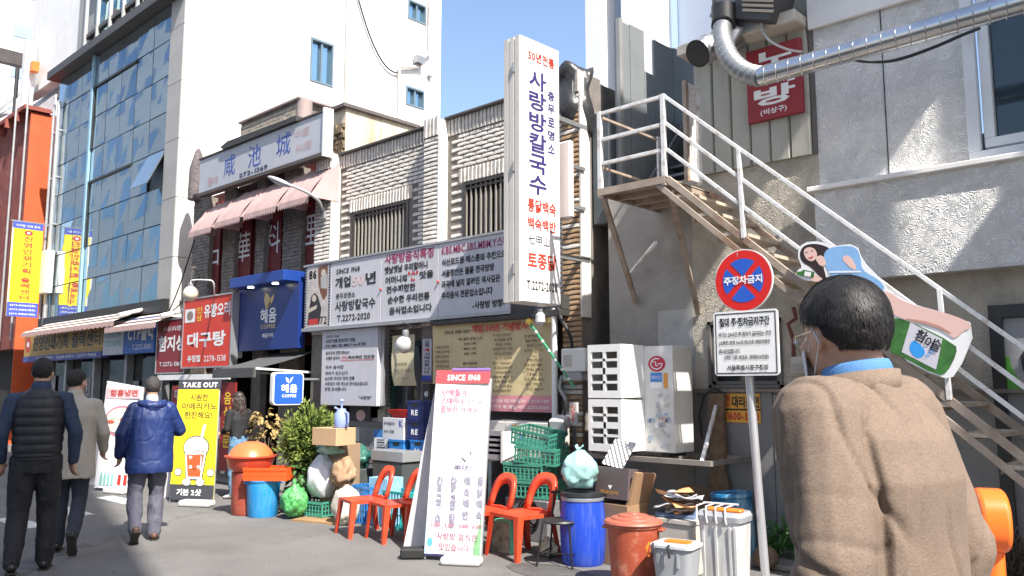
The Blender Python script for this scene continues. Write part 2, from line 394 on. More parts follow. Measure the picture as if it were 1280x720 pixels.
# ground floor openings of the noodle house
f = MB(); x0, x1, z0, z1 = GW
f.box(x0, x1, D, D+.12, z1-.06, z1); f.box(x0, x1, D, D+.12, z0, z0+.05); f.box(x0, x0+.05, D, D+.12, z0, z1); f.box(x1-.05, x1, D, D+.12, z0, z1); f.box((x0+x1)/2-.02, (x0+x1)/2+.02, D+.03, D+.1, z0, z1)
wf = f.build('window', mat('aluminium_frame', (.3,.3,.3), .4, metal=.5), house); MB().box(x0+.05, x1-.05, D+.1, D+.106, z0+.05, z1-.06).build('pane', mat('shop_glass', (.03,.035,.04), .05, spec=.8, var=.1), wf)
MB().box(x0, x1+.1, D-.05, D+.02, z0-.08, z0).build('sill', CONC, house)
dr = MB(); x0, x1, z0, z1 = GD
dr.box(x0, x0+.05, D-.02, D+.06, z0, z1); dr.box(x1-.05, x1, D-.02, D+.06, z0, z1); dr.box(x0, x1, D-.02, D+.06, z1-.06, z1); dr.box(x0+.05, x1-.05, D+.0, D+.04, 1.0, 1.06)
do = dr.build('door', mat('dark_green_frame', (.02,.09,.06), .5), house); MB().box(x0+.05, x1-.05, D+.02, D+.026, z0, z1).build('pane', _M['shop_glass'], do)
sh = MB(); x0, x1, z0, z1 = GS
for i in range(15): sh.box(x0, x1, D+.1+.012*(i % 2), D+.13, z0+i*.08, z0+i*.08+.076)
sh.build('shutter', mat('grey_shutter', (.12,.12,.12), .6, metal=.3, var=.3), house)
# corrugated skirting under the counter window
cs = MB(); xa, xb = xat(452, D-.04), xat(489, D-.04)
n = 22
for i in range(n):
    a = xa+(xb-xa)*i/n; st = (xb-xa)/n; cs.prism([(0,0),(st*.5,-.02),(st,0)], (a, D-.03, .55), UX, UY, (0,0,.5))
cs.build('corrugated_skirting', mat('zinc_sheet', (.45,.46,.46), .4, metal=.6, var=.2), house)
# rooftop room behind the parapet, sunlit render side
rr = thing('rooftop_room', 'small rooftop room with stained cream side wall above the brick parapet', 'building', (xat(425, D+.3), D+1.5, ztop-.3))
xq = xat(431, D+.3, 200); zr = PX(431, 133, xq).z
yq2 = PX(521, 160, xq).y
MB().box(xq-1.0, xq, D+.3, yq2, ztop-.4, zr-.02).build('wall', mat('stained_cream_render', (.62,.54,.42), .85, var=.2, dirt=((.35,.2,.09), .8), dirtscale=1.6, streak=True, bump=.3, bs=20), rr)
MB().box(xq-1.06, xq+.06, D+.22, yq2+.05, zr-.02, zr+.05).build('roof', mat('roof_felt', (.12,.10,.095), .8, var=.3), rr, bevel=.01)
st = MB()
for j in range(10):
    for i in range(4):
        st.box(xq-1.0+i*.25+(j % 2)*.1, xq-1.0+i*.25+.22+(j % 2)*.1 if i < 3 or not j % 2 else xq, D+.265-random.random()*.03, D+.3, ztop-.2+j*.085, ztop-.2+j*.085+.075)
st.build('stone_facing', mat('rough_brown_stone', (.2,.15,.10), .9, var=.5, vs=5, bump=.6, bs=20, bd=.02), rr, kind='stuff')

# ================================================================== chinese restaurant
CB = mat('grey_brown_brick', (.23,.2,.175), .9, var=.4, vs=8, bump=.4, bs=60)
x0c, x1c = xat(241, D), xL-.002
cr = thing('chinese_restaurant', 'narrow two storey chinese restaurant with brick piers and dark red panels', 'building', ((x0c+x1c)/2, D+2, 0))
zc1 = zT(330, 205); 
MB().wall(x0c, x1c, 0, zT(404, 196), D+.12, D+.3, [(x0c+1.2, x1c-.15, .05, 2.2)]).build('wall', mat('dark_red_wall', (.10,.02,.02), .7, var=.3), cr)
b_ = MB(); b_.box(x0c, x0c+.2, D+.3, D+6, 0, zT(404, 196)-.1); b_.box(x0c+.2, x1c, D+.3, D+6, zT(404, 196)-.3, zT(404, 196)-.05); b_.box(x0c+.2, x1c, D+5.8, D+6, 0, zT(404, 196)-.3); b_.build('side_wall', CB, cr)
MB().box(x0c+.3, x1c, D+1.8, D+1.9, 0, 4).build('inner_wall', DARK, cr)
zp0, zp1 = 2.75, zT(404, 200)-.02
piers = [(241,262),(279,294),(320,331),(354,377),(396,400)]
bk = MB()
for a, b in piers:
    xa, xb = xat(a, D, 320), xat(b, D, 320)
    MB().box(xa, xb, D, D+.12, 0, zp1).build('pier', MORT, cr)
    z = 2.3; r_ = 0
    while z < zp1:
        x = xa-(.1 if r_ % 2 else 0)
        while x < xb-.02:
            a0, a1 = max(x+.005, xa), min(x+.19, xb)
            if a1-a0 > .03: bk.box(a0, a1, D-.015-random.random()*.012, D, z, z+.054)
            x += .195
        z += .062; r_ += 1
bk.build('pier_bricks', CB, cr, kind='stuff')
for ch, px, py, w_, h_ in (('中',267,325,15,38),('華',306,309,19,38),('料',343,298,22,40),('理',388,288,18,38)):
    c = P(px, py, D+.1); s_ = h_*c.dot(FW)/FPX
    xa = [xat(b, D, 320) for a, b in piers]; 
    pm = MB(); pm.box(c.x-.27, c.x+.27, D+.07, D+.12, 2.75, zp1-.1); pn = pm.build('red_panel', mat('oxblood_panel', (.16,.018,.02), .6, var=.2), cr)
    t = MB(); t.text(ch, (c.x-s_*.45, D+.064, c.z-s_/2), UX, UZ, s_*.9, s_, bold=.012); t.build('character', WINK, pn)
    fb = MB(); fb.ball((c.x+.03, D+.05, c.z+s_*.85), .035, 6); fb.build('knob', REDINK, pn)
# conical brick finial at the left end
cf = MB(); q = P(247, 212, D-.05); cf.lathe([(.16,-.6),(.15,0),(.06,.35),(.02,.42)], q, 10); cf.build('corner_pinnacle', mat('shaggy_grey_shingle', (.14,.12,.12), .9, var=.5, vs=14, bump=.8, bs=30, bd=.03), cr, smooth=True)
# rooftop bulkhead with tiled face and curved corner
ba, bb = P(300, 200, D+.5), P(372, 165, D+.5)
bh = thing('rooftop_bulkhead', 'low tiled bulkhead with dark canopy on the chinese restaurant roof', 'roof structure', (ba.x, D+.8, 5))
zb = P(372, 126, D+.5).z
m_ = MB(); m_.box(ba.x, bb.x, D+.5, D+1.6, zT(404,196)-.1, zb); m_.build('wall', MORT, bh)
tl = MB()
z = ba.z-.05; r_ = 0
while z < zb-.06:
    x = ba.x+.01
    while x < bb.x-.03: tl.box(x, min(x+.135, bb.x), D+.485-random.random()*.008, D+.5, z, z+.062); x += .145
    z += .07
tl.build('tiles', mat('buff_tiles', (.38,.33,.27), .8, var=.3, vs=8), bh, kind='stuff')
MB().box(ba.x-.03, bb.x+.1, D+.44, D+1.65, zb, zb+.05).build('coping', mat('mauve_render', (.34,.27,.25), .8, var=.2), bh, bevel=.01)
MB().cyl((bb.x+.04, D+.6, ba.z-.3), (bb.x+.04, D+.6, zb), .14, n=12).build('rounded_corner', _M['mauve_render'], bh, smooth=True)
ca, cb2 = P(275, 186, D-.35), P(370, 146, D-.35); zcan = cb2.z
m_ = MB(); m_.prism([(0,0),(.25,.06),(cb2.x-ca.x,.02),(cb2.x-ca.x,-.06),(.1,-.06)], (ca.x, D-.35, zcan), UX, UZ, (0,.9,0)); m_.build('canopy', mat('dark_canopy_sheet', (.04,.04,.04), .7), bh)
# ================================================================== glass office building at the left
XG = xat(222, D, 240)                          # its right corner
xg0 = xat(66, D, 250)                          # left end of the glazing
SHELL = mat('sunlit_stone_cladding', (.62,.59,.55), .55, var=.08, vs=2, bump=.1, bs=30, dirt=((.4,.37,.33), .3))
gb = thing('glass_office_building', 'office block with wavy mirrored glass front and pale stone corner pillar', 'building', ((XG+xg0)/2, D+4, 0))
zg0 = zT(200, 376); zg1 = PX(213, 3, xat(213, D)).z
zg1 = P(75, 103, D).z
def mirror(name, tint, rough=.03, wav=.055):
    m = bpy.data.materials.new(name); m.use_nodes = True; N = m.node_tree.nodes; L = m.node_tree.links; b = N['Principled BSDF']
    b.inputs['Base Color'].default_value = (*tint, 1); b.inputs['Metallic'].default_value = .9; b.inputs['Roughness'].default_value = rough
    tc = N.new('ShaderNodeTexCoord'); n = N.new('ShaderNodeTexNoise'); n.inputs['Scale'].default_value = .9; n.inputs['Detail'].default_value = .6; L.new(tc.outputs['Object'], n.inputs['Vector'])
    u = N.new('ShaderNodeBump'); u.inputs['Strength'].default_value = wav; u.inputs['Distance'].default_value = .12; L.new(n.outputs[0], u.inputs['Height']); L.new(u.outputs[0], b.inputs['Normal']); return m
MIR = [mirror('mirrored_blue_glass', (.47,.53,.56)), mirror('mirrored_grey_glass', (.42,.48,.51)), mirror('mirrored_pale_glass', (.50,.58,.62))]
MUL = mat('dark_glazing_gasket', (.05,.055,.06), .4, metal=.4)
xpil = xat(205, D, 240)
# rows fan with the fascia: storeys of 0.95 m, columns of ~0.85 m
cols = [xg0]; 
while cols[-1] < xpil-.5: cols.append(cols[-1]+ (xpil-xg0)/8)
cols = cols[:8]+[xpil]
rows = []; z = zg0
nrow = round((zg1-zg0)/.78)
rows = [zg0+(zg1-zg0)*i/nrow for i in range(nrow+1)]
for j in range(nrow):
    for i in range(8):
        x0, x1 = cols[i]+.012, cols[i+1]-.012; z0, z1 = rows[j]+.012, rows[j+1]-.012
        me = MB(); tw = [random.uniform(-.008, .008) for _ in range(4)]
        cx, cz = (x0+x1)/2, (z0+z1)/2; hx, hz = (x1-x0)/2, (z1-z0)/2
        op = (i, j) in ((7, 3), (6, 3)[:0] or (7, 3))
        dy = [.0, .0, .0, .0] if not op else [-.35, -.35, 0, 0]
        me.add([(-hx, tw[0]+dy[0], -hz), (hx, tw[1]+dy[1], -hz), (hx, tw[2], hz), (-hx, tw[3], hz), (-hx, .03+dy[0], -hz), (hx, .03+dy[1], -hz), (hx, .03, hz), (-hx, .03, hz)],
               [(0,1,2,3),(5,4,7,6),(0,4,5,1),(1,5,6,2),(2,6,7,3),(3,7,4,0)])
        m_ = random.choice((MIR[0], MIR[0], MIR[0], MIR[1])) if (i, j) != (7, 9) else MIR[1]
        sub_obj('pane', mesh_of(me, 'pane', m_), gb, V((cx, D-.02, cz))-gb.location)
mu = MB(); mu.box(xg0-.02, xpil, D+.03, D+.1, zg0, zg1); mu.build('curtain_wall', MUL, gb)
# opening sash frames seen as thicker dark lines, plus light blue vertical fins
fi = MB()
for i in (3,): 
    fi.box(cols[i]-.05, cols[i]+.05, D-.09, D-.03, rows[0], rows[-1])
fi.build('fin', mat('blue_painted_fin', (.25,.42,.55), .4), gb)
for (i, j0, k) in ((3, 2, 3), (3, 5, 3), (3, 8, 3)):
    if j0 >= nrow: continue
    fr = MB(); x0, x1, z0 = cols[i], cols[i+k], rows[j0]; z1 = rows[min(j0+2, nrow)]
    fr.box(x0+.05, x1, D-.06, D-.035, z1-.05, z1); fr.box(x0+.05, x0+.1, D-.06, D-.035, z0, z1-.05); fr.build('sash_frame', MUL, gb)
MB().box(xg0-.15, XG+.02, D-.3, D+.3, zg1, zg1+.22).build('fascia', mat('dark_fascia', (.06,.055,.055), .5), gb, bevel=.01)
# storey above the fascia: glazed balcony band with rails
xu0 = xat(104, D, 60)
up = MB(); up.box(xu0, XG-.1, D+.25, D+.3, zg1+.22, zg1+6); up.build('upper_glazing', mirror('green_blue_glass', (.35,.55,.58), .05, .2), gb)
frm = mat('dark_bronze_frame', (.07,.065,.06), .5, metal=.3)
for q in range(3):
    MB().box(xu0, XG-.1, D+.02, D+.12, zg1+.75+q*1.15, zg1+.85+q*1.15).build('rail', frm, gb)
me = mesh_of(MB().box(-.035, .035, 0, .07, 0, 6), 'post', mat('pale_post', (.5,.5,.5), .4, metal=.3))
for i in range(8): sub_obj('post', me, gb, V((xu0+.05+i*(XG-.2-xu0)/7, D-.02, zg1+.22))-gb.location)
gy = MB(); 
for i in range(14): 
    a = xu0+.2+random.random()*(XG-xu0-.6); gy.obox((a, D+.16, zg1+.55+random.random()*.4), (.3, .1, .3), (0, random.random(), 0))
gy.build('stored_clutter', mat('mixed_grey_clutter', (.22,.2,.18), .8, var=.6, vs=5), gb, kind='stuff')
# corner pillar: front strip coloured grey for shade, jointed side slabs pale for sun
front = MB(); side = MB()
zz = 2.9; zs = [zz]
while zz < 20: zz += 1.22; zs.append(zz)
yb = PX(257, 200, XG).y
me_f = mesh_of(MB().box(xpil+.01-xpil, XG-xpil-.002, -.04, .3, .006, 1.214), 'cladding_panel', mat('shaded_stone_cladding', (.36,.35,.34), .6, var=.1, dirt=((.2,.19,.18), .4)))
me_s = mesh_of(MB().box(-.03, .02, -.03, yb-D-.02, .006, 1.214), 'cladding_panel', SHELL)
for a in zs[:-1]:
    sub_obj('cladding_panel', me_f, gb, V((xpil, D, a))-gb.location)
    sub_obj('cladding_panel', me_s, gb, V((XG+.004, D, a))-gb.location)
MB().box(xg0, XG-.03, D+.35, yb-.02, 0, 20.5).build('core', mat('grey_core', (.3,.3,.3), .8), gb)
# shop front below
MB().box(xg0, XG-.04, D-.15, D+.3, zT(200,392), zg0).build('canopy_band', BLACK, gb)
for q in range(5):
    a = xg0+.1+q*(XG-xg0-.3)/4; MB().box(a-.06, a+.06, D-.05, D+.1, 0, zT(200,392)-.002).build('shopfront_post', STEEL, gb)
MB().box(xg0, XG-.04, D+.12, D+.14, .0, 2.9).build('shop_window', mat('shopfront_glass', (.02,.022,.025), .06, spec=.8, var=.3, vs=2), gb)
# service pipes on the glazing's left edge
zpt = P(62, 135, D-.1).z
for k, px in enumerate((60, 66)):
    a = P(px, 250, D-.1); b = MB(); b.cyl((a.x, D-.1, 2.9), (a.x, D-.1, zpt), .035+.02*(k == 1), n=8)
    for i in range(5): b.box(a.x-.06, a.x+.06, D-.1, D+.02, 3.2+i*1.25, 3.24+i*1.25)
    b.build('pipe', mat('galvanised_pipe', (.55,.55,.54), .35, metal=.6, var=.2), gb, smooth=True)

# ================================================================== white building whose side wall fills the sky gap
wb = thing('white_apartment_building', 'tall white rendered building with bare side wall and small blue windows', 'building', (XG-3, 11, 0))
WR = mat('white_render', (.76,.75,.74), .75, var=.07, bump=.1, bs=20, dirt=((.52,.49,.46), .45), streak=True)
ye = PX(551, 60, XG).y
wins = []
for (a, b, c, d) in ((388,46,417,110), (509,-2,532,32), (508,107,531,138)):
    y0 = PX(a, 60, XG).y; y1 = PX(b*0+c, 60, XG).y; zt = PX(a, b, XG).z; zb_ = PX(c, d, XG).z; wins.append((y0, y1, zb_, zt))
class _W(MB): pass
def side_wall(mb, x0, x1, ya, yb_, z0, z1, holes):
    t = MB(); t.wall(ya, yb_, z0, z1, 0, 1, holes)
    for p in t.v: mb.v.append(V((x1+(x0-x1)*p.y, p.x, p.z)))
    mb.f += [tuple(reversed(f_)) for f_ in t.f]
    return mb
m_ = side_wall(MB(), XG-.35, XG, yb+.01, ye, 0, 24, wins); m_.build('wall', WR, wb)
m_ = MB(); m_.box(XG-12, XG-.35, yb+.01, yb+.3, 10.5, 24); m_.box(XG-12, XG-.35, ye-.3, ye, 0, 24); m_.box(XG-12, XG-.35, yb+.3, ye-.3, 23.6, 24); m_.build('rear_wall', WR, wb)
for (y0, y1, z0, z1) in wins:
    fr = MB(); fw = .045; fx0, fx1 = XG-.12, XG+.02
    fr.box(fx0, fx1, y0, y1, z1-fw, z1+.01); fr.box(fx0, fx1, y0, y1, z0, z0+fw); fr.box(fx0, fx1, y0, y0+fw, z0+fw, z1-fw); fr.box(fx0, fx1, y1-fw, y1, z0+fw, z1-fw)
    if y1-y0 > .75: fr.box(fx0, fx1-.03, y0+fw, y1-fw, z0+(z1-z0)*.27, z0+(z1-z0)*.27+fw)
    else: fr.box(fx0, fx1-.03, (y0+y1)/2-.02, (y0+y1)/2+.03, z0+fw, z1-fw)
    f = fr.build('window', mat('blue_grey_window_frame', (.16,.22,.26), .4, metal=.3), wb)
    MB().box(XG-.1, XG-.09, y0+fw, y1-fw, z0+fw, z1-fw).build('pane', mirror('blue_window_glass', (.32,.5,.62), .08, .1), f)
PIPE = mat('painted_drain_pipe', (.5,.46,.42), .5, var=.15)
def ypx(px, py=100): return PX(px, py, XG).y
pm = MB(); a = V((XG+.08, ypx(431), 0)); pm.cyl(a+V((0,0,6.5)), a+V((0,0,24)), .055, n=8); pm.build('drain_pipe', PIPE, wb, smooth=True)
pts = [PX(499,150,XG+.08), PX(499,84,XG+.08), PX(524,84,XG+.08), PX(527,74,XG+.08), PX(537,66,XG+.08), PX(538,-60,XG+.08)]
MB().tube(pts, .05, 8).build('drain_pipe', PIPE, wb, smooth=True)
MB().obox(PX(524, 75, XG+.13), (.15,.25,.2)).build('junction_box', STEEL, wb)
cb = [PX(447+ (497-447)*(t/10), -5+ 96*(1-(1-t/10)**2.0), XG+.06) for t in range(11)]
MB().tube(cb, .022, 6).build('cable', BLACK, wb, smooth=True)
cb = [PX(452+ (497-452)*(t/10), -5+ 86*(1-(1-t/10)**1.4), XG+.06) for t in range(11)]
MB().tube(cb, .012, 6).build('cable', mat('grey_cable', (.5,.5,.5)), wb, smooth=True)
MB().ball(PX(537, 95, XG+.05), .07, 8).build('vent_hood', STEEL, wb)

# ================================================================== red building at the far left
XR = xat(33, D, 220)
rb = thing('red_painted_building', 'weathered red building with a sunlit orange side wall at the left edge', 'building', (XR-4, D+2, 0))
zr = zT(33, 142)
yo = PX(61, 240, XR).y
MB().box(XR-9, XR-.01, D+.02, D+6, 2.6, zr).build('wall', mat('weathered_red_wall', (.20,.045,.035), .8, var=.35, vs=1.6, dirt=((.33,.16,.14), .7), bump=.3, bs=12), rb)
MB().box(XR-.01, XR+.02, D, yo, .0, zr-.05).build('side_wall', mat('sunlit_red_side', (.58,.10,.03), .55, var=.22, vs=1.5, bump=.1, bs=8), rb)  # the sun's brightness on this side is put into the orange colour
MB().box(XR-9, XR-.01, D+.3, D+6, 0, 2.6).build('ground_floor', DARK, rb)
MB().box(XR+.02, xg0-.2, yo, yo+.1, 0, zr-.5).build('recess_wall', mat('maroon_recess', (.08,.02,.02), .8), rb)
r = MB(); r.box(XR-9, XR+.1, D-.2, D+.5, zr, zr+.12)
for i in range(9): r.box(XR-.6-i*.9, XR-.48-i*.9, D-.25, D-.0, zr-.25, zr)
r.build('eaves', mat('rust_red_eaves', (.25,.06,.04), .7, var=.3), rb)
# white metal louvres/plates and slanted flashing on top of the red building
up = MB(); up.prism([(0,0),(9,0),(9,.5),(0,.35)], (XR-9, D+.6, zr+.15), UX, UZ, (0,.05,0)); up.box(XR-8, XR+.9, D+1.0, D+1.1, zr+.9, zr+1.25)
up.build('parapet', mat('pale_grey_sheet', (.55,.55,.56), .5, var=.2, dirt=((.3,.28,.27), .6)), rb)
for px in (12, 26):
    a = P(px, 250, D-.25); MB().cyl((a.x, D-.25, 2.8), (a.x, D-.25, zr+.4), .03, n=8).build('pipe', _M['galvanised_pipe'], rb, smooth=True)
# steel footbridge beam and mast over the red roof
fb = thing('rooftop_steel_beam', 'dark steel beam with white upright above the red building roof', 'steel beam', (XR-1, D+3, 0))
a0, a1 = PD(-30, 62, 24), PD(92, 92, 27); MB().bar(a0, a1, .3, .42).build('beam', mat('dark_steel_beam', (.09,.08,.08), .6, var=.3), fb)
c0 = PD(37, 66, 24); MB().box(c0.x-.14, c0.x+.14, c0.y-.14, c0.y+.14, zr-.3, c0.z+.35).build('upright', WHITE, fb)
c0 = PD(22, 85, 24.5); MB().cyl((c0.x, c0.y, zr), (c0.x, c0.y, c0.z), .06, n=8).build('thin_upright', BLACK, fb)
q = PD(43, 84, 23.8); MB().obox(q, (.25,.2,.3)).build('orange_lamp', mat('orange_plastic', (.8,.18,.03), .4), fb)
# antenna
an = thing('rooftop_antenna', 'white panel antenna on the roof edge left of the glass block', 'antenna', PD(97, 70, 25))
q = PD(90, 45, 25); MB().obox(q, (.35,.25,1.5), (0,.12,0)).build('panel', WHITE, an, bevel=.05)
mm = MB(); q = PD(95, 80, 25); mm.cyl(q, q+V((0,0,1.2)), .05, n=8); q = PD(103, 85, 25.2); mm.cyl(q, q+V((0,0,2.4)), .06, n=8); mm.build('mast', STEEL, an)
rf = MB(); rf.bar(PD(-10, 138, 26), PD(88, 62, 30), .5, .12); rf.bar(PD(-10,150,26), PD(70,110,28), .35, .1)
tag(rf.build('sloped_roof_flashing', mat('pale_grey_sheet', (.5,.5,.5))), 'grey sloping metal flashing rising behind the red building roof', 'roof flashing')

# ================================================================== far towers
def tower(name, label, x1, y0, y1, xw, h, mwall, mwin, rows_, z0, dz, bays, along='y'):
    t = thing(name, label, 'building', (x1-xw/2, (y0+y1)/2, 0))
    MB().box(x1-xw, x1, y0, y1, 0, h).build('wall', mwall, t)
    for j in range(rows_):
        for (a, b, hh) in bays:
            MB().box(x1-.1, x1+.06, a, b, z0+j*dz, z0+j*dz+hh).build('window', mwin, t)
            for k in range(1, 4):
                pass
    return t
TW = mat('far_white_cladding', (.82,.82,.83), .7, var=.03)
xt = -70
tw = tower('white_tower', 'very pale high rise with ribbon windows far off at the top left', xt, PX(-60, 50, xt).y, PX(150, 50, xt).y, 14, 62, TW, mat('far_blue_glass', (.25,.33,.45), .6, var=0), 6, PX(30,48,xt).z-6.6*2, 6.6/2*1.0, [(PX(17,40,xt).y, PX(58,40,xt).y, .95), (PX(71,40,xt).y, PX(101,40,xt).y, 1.1)])
# background tower right of centre
bt = thing('ribbed_office_tower', 'pale blue grey high rise with white vertical ribs behind the stair landing', 'building', (-3, 24, 0))
yb_ = 22
xa, xb = P(737, 100, yb_).x, P(905, 100, yb_).x
MB().box(xa, xb, yb_, yb_+8, 0, 30).build('wall', mat('tower_blue_grey', (.36,.42,.52), .5, var=.05), bt)
for (a, b) in ((748, 770), (793, 838)):
    MB().box(P(a,100,yb_).x, P(b,100,yb_).x, yb_-.7, yb_, 0, 30.1).build('rib', mat('tower_white_rib', (.80,.80,.80), .6, var=.03), bt)
for (a, b) in ((776, 790), (842, 850)):
    MB().box(P(a,100,yb_).x, P(b,100,yb_).x, yb_-.05, yb_+.02, 0, 29).build('window_strip', mirror('tower_glass', (.3,.4,.52), .1, .05), bt)

# ================================================================== right hand building
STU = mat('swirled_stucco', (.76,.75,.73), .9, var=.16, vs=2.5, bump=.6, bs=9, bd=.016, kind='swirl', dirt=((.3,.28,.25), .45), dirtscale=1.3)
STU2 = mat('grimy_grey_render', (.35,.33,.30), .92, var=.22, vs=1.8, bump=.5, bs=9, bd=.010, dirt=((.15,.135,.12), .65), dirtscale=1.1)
PANEL = mat('pale_painted_panel', (.80,.78,.76), .7, var=.06, dirt=((.4,.38,.35), .3))
xA = xat(762, D, 400); xS = xat(1019, D, 100); XE = .9
rh = thing('stucco_karaoke_building', 'grey stucco building with swirled render, belt course and lower grimy wall', 'building', (-2, D+2, 0))
zb0 = zT(1105, 349); zb1 = zT(1030, 243)
zland = P(750, 238, 6.25).z
VW = (xat(886, D, 440), xat(978, D, 440), zT(930, 485), zT(930, 400))
SH = (xat(1241, D, 450), .6, .05, zT(1245, 382))
# lower grimy wall up to landing level, with a blind window and the shop opening
zlow = zland+.25
xm_ = xat(868, D, 400); zs_m = zT(900, 490)
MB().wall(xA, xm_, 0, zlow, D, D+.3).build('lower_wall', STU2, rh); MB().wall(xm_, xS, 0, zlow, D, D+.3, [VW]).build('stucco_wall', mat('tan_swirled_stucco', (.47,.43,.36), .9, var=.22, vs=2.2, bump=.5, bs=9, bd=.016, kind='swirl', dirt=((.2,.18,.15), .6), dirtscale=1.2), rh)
MB().wall(xS, XE, 0, zb0, D+.002, D+.3, [SH]).build('shop_wall', mat('ochre_grey_stucco', (.44,.40,.33), .9, var=.2, bump=.45, bs=9, bd=.014, kind='swirl', dirt=((.15,.14,.12), .6)), rh)
MB().box(xS+.0, XE, D-.14, D+.3, zb0, zb1-.0).build('belt_course', STU, rh)
MB().box(xS-.05, XE, D-.19, D+.3, zb1, zb1+.045).build('belt_ledge', PANEL, rh, bevel=.006)
zj = zT(1060, 22)
# upper wall with window opening
WN = (xat(1212, D, 120), XE-.15, zT(1215, 203), 5.25)
MB().wall(xS, XE, zb1+.045, 6.6, D+.0, D+.3, [WN]).build('upper_wall', STU, rh)
MB().box(xS-.03, XE, D-.05, D-.004, zT(1070,22), 6.6).build('top_panel', PANEL, rh, bevel=.004)
jt = MB(); a = xat(1106, D, 120); jt.box(a-.004, a+.004, D-.006, D+.0, zb1+.05, zT(1070,22)); jt.build('joint', BLACK, rh)
MB().box(xS-.04, xS+.0, D-.02, D+.2, zlow, 6.6).build('corner_trim', mat('dark_corner_trim', (.12,.11,.1), .6), rh)
# ground-level floor joints/metal skirting sheets on the lower wall
SHT = mat('dull_metal_sheet', (.235,.23,.22), .6, metal=.3, var=.25, vs=2, dirt=((.07,.065,.06), .6))
zs_ = zT(900, 490)
xs_ = [xat(p, D-.02, 560) for p in (770, 868, 890, 968, 1050)]+[-1.2, XE]
for i in range(len(xs_)-1):
    MB().box(xs_[i]+.004, xs_[i+1]-.004, D-.022-(i % 2)*.006, D-.001, .0, zs_-.02*(i % 2)).build('metal_sheet', SHT, rh, bevel=.002)
MB().box(xs_[1], XE, D-.06, D-.02, zs_, zs_+.03).build('conduit_rail', mat('rusty_rail', (.2,.16,.13), .7, var=.4), rh)
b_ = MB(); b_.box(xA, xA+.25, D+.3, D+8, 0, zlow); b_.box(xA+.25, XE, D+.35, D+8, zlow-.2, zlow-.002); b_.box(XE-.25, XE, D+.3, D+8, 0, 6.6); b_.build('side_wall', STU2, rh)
# blind window behind the no-parking plate
f = MB(); x0, x1, z0, z1 = VW
for k in range(2):
    d_ = k*.035; f.box(x0+d_, x1-d_, D-.02+k*.03, D+.02+k*.03, z1-.03-d_, z1-d_); f.box(x0+d_, x1-d_, D-.02+k*.03, D+.02+k*.03, z0+d_, z0+.03+d_); f.box(x0+d_, x0+.03+d_, D-.02+k*.03, D+.02+k*.03, z0+d_, z1-d_); f.box(x1-.03-d_, x1-d_, D-.02+k*.03, D+.02+k*.03, z0+d_, z1-d_)
fo = f.build('window', mat('grimy_frame', (.14,.13,.12), .6), rh); MB().box(x0, x1, D+.1, D+.11, z0, z1).build('pane', _M['dusty_dark_glass'], fo)
# shop opening with black frame
f = MB(); x0, x1, z0, z1 = SH
f.box(x0, x0+.09, D-.05, D+.1, z0, z1); f.box(x0+.09, x1, D-.05, D+.1, z1-.1, z1); f.box(x0+.09, x1, D, D+.06, .85, .95)
fo = f.build('shop_window', mat('black_window_frame', (.02,.02,.02), .4), rh); MB().box(x0+.09, x1, D+.06, D+.07, z0, z1-.1).build('pane', mat('shop_pane', (.12,.13,.13), .1, spec=.7, var=.3), fo)
# upper window: white frame in two steps
f = MB(); x0, x1, z0, z1 = WN; FW_ = .11
f.box(x0-.02, x1, D-.06, D+.02, z0-.03, z0+.07); f.box(x0-.02, x0+.07, D-.06, D+.02, z0+.07, z1); f.box(x0+.09, x1, D-.03, D+.05, z0+.09, z0+.17); f.box(x0+.09, x0+.17, D-.03, D+.05, z0+.17, z1); f.box(x0-.02, x1, D-.06, D+.02, z1-.08, z1)
fo = f.build('window', mat('white_upvc', (.72,.74,.76), .35, var=.04), rh, bevel=.006); MB().box(x0+.1, x1, D+.03, D+.04, z0+.1, z1).build('pane', mat('deep_blue_glass', (.01,.03,.045), .06, spec=.8, var=.3), fo)

# ---- metal clad extension over the stair, ledge and set back storey
SID = mat('beige_metal_siding', (.40,.39,.34), .55, metal=.15, var=.12, vs=1.2, dirt=((.2,.19,.16), .5), streak=True)
ex = thing('metal_clad_extension', 'beige grey metal sided upper storey beside the stair landing', 'building', (-3.7, D+1, zlow))
x0e = xat(872, D+.0, 150); x1e = xS-.045
zl0 = P(880, 70, D-.1).z
n = round((x1e-x0e)/.19)
for i in range(n):
    a = x0e+(x1e-x0e)*i/n; st = (x1e-x0e)/n; m_ = MB()
    m_.prism([(0,0),(st*.06,-.022),(st*.9,-.022),(st*.97,0),(st*.97,.03),(0,.03)], (a, D-.02, zlow+.0), UX, UY, (0,0,zl0-zlow)); m_.build('siding_panel', SID, ex)
MB().box(x0e, x1e, D+.012, D+.2, zlow, zl0).build('wall', SID, ex)
MB().box(x0e-.06, x1e, D-.28, D+.3, zl0, zl0+.11).build('ledge', mat('stained_concrete_ledge', (.55,.51,.44), .8, var=.2, dirt=((.25,.18,.12), .6)), ex, bevel=.01)
MB().box(x0e-.04, x1e, D+.45, D+.6, zl0+.11, 8.4).build('setback_wall', mat('khaki_siding', (.20,.19,.15), .6, metal=.2, var=.2, streak=True, dirt=((.1,.09,.07), .6)), ex)
MB().box(x0e-.01, x0e+.1, D+.62, D+3.5, zlow, 8.4).build('side_wall', _M['khaki_siding'], ex)
MB().box(x0e-.02, x0e+.06, D-.02, D+.6, zlow, zl0).build('corner_post', mat('grey_trim', (.33,.33,.32), .5, metal=.3), ex)
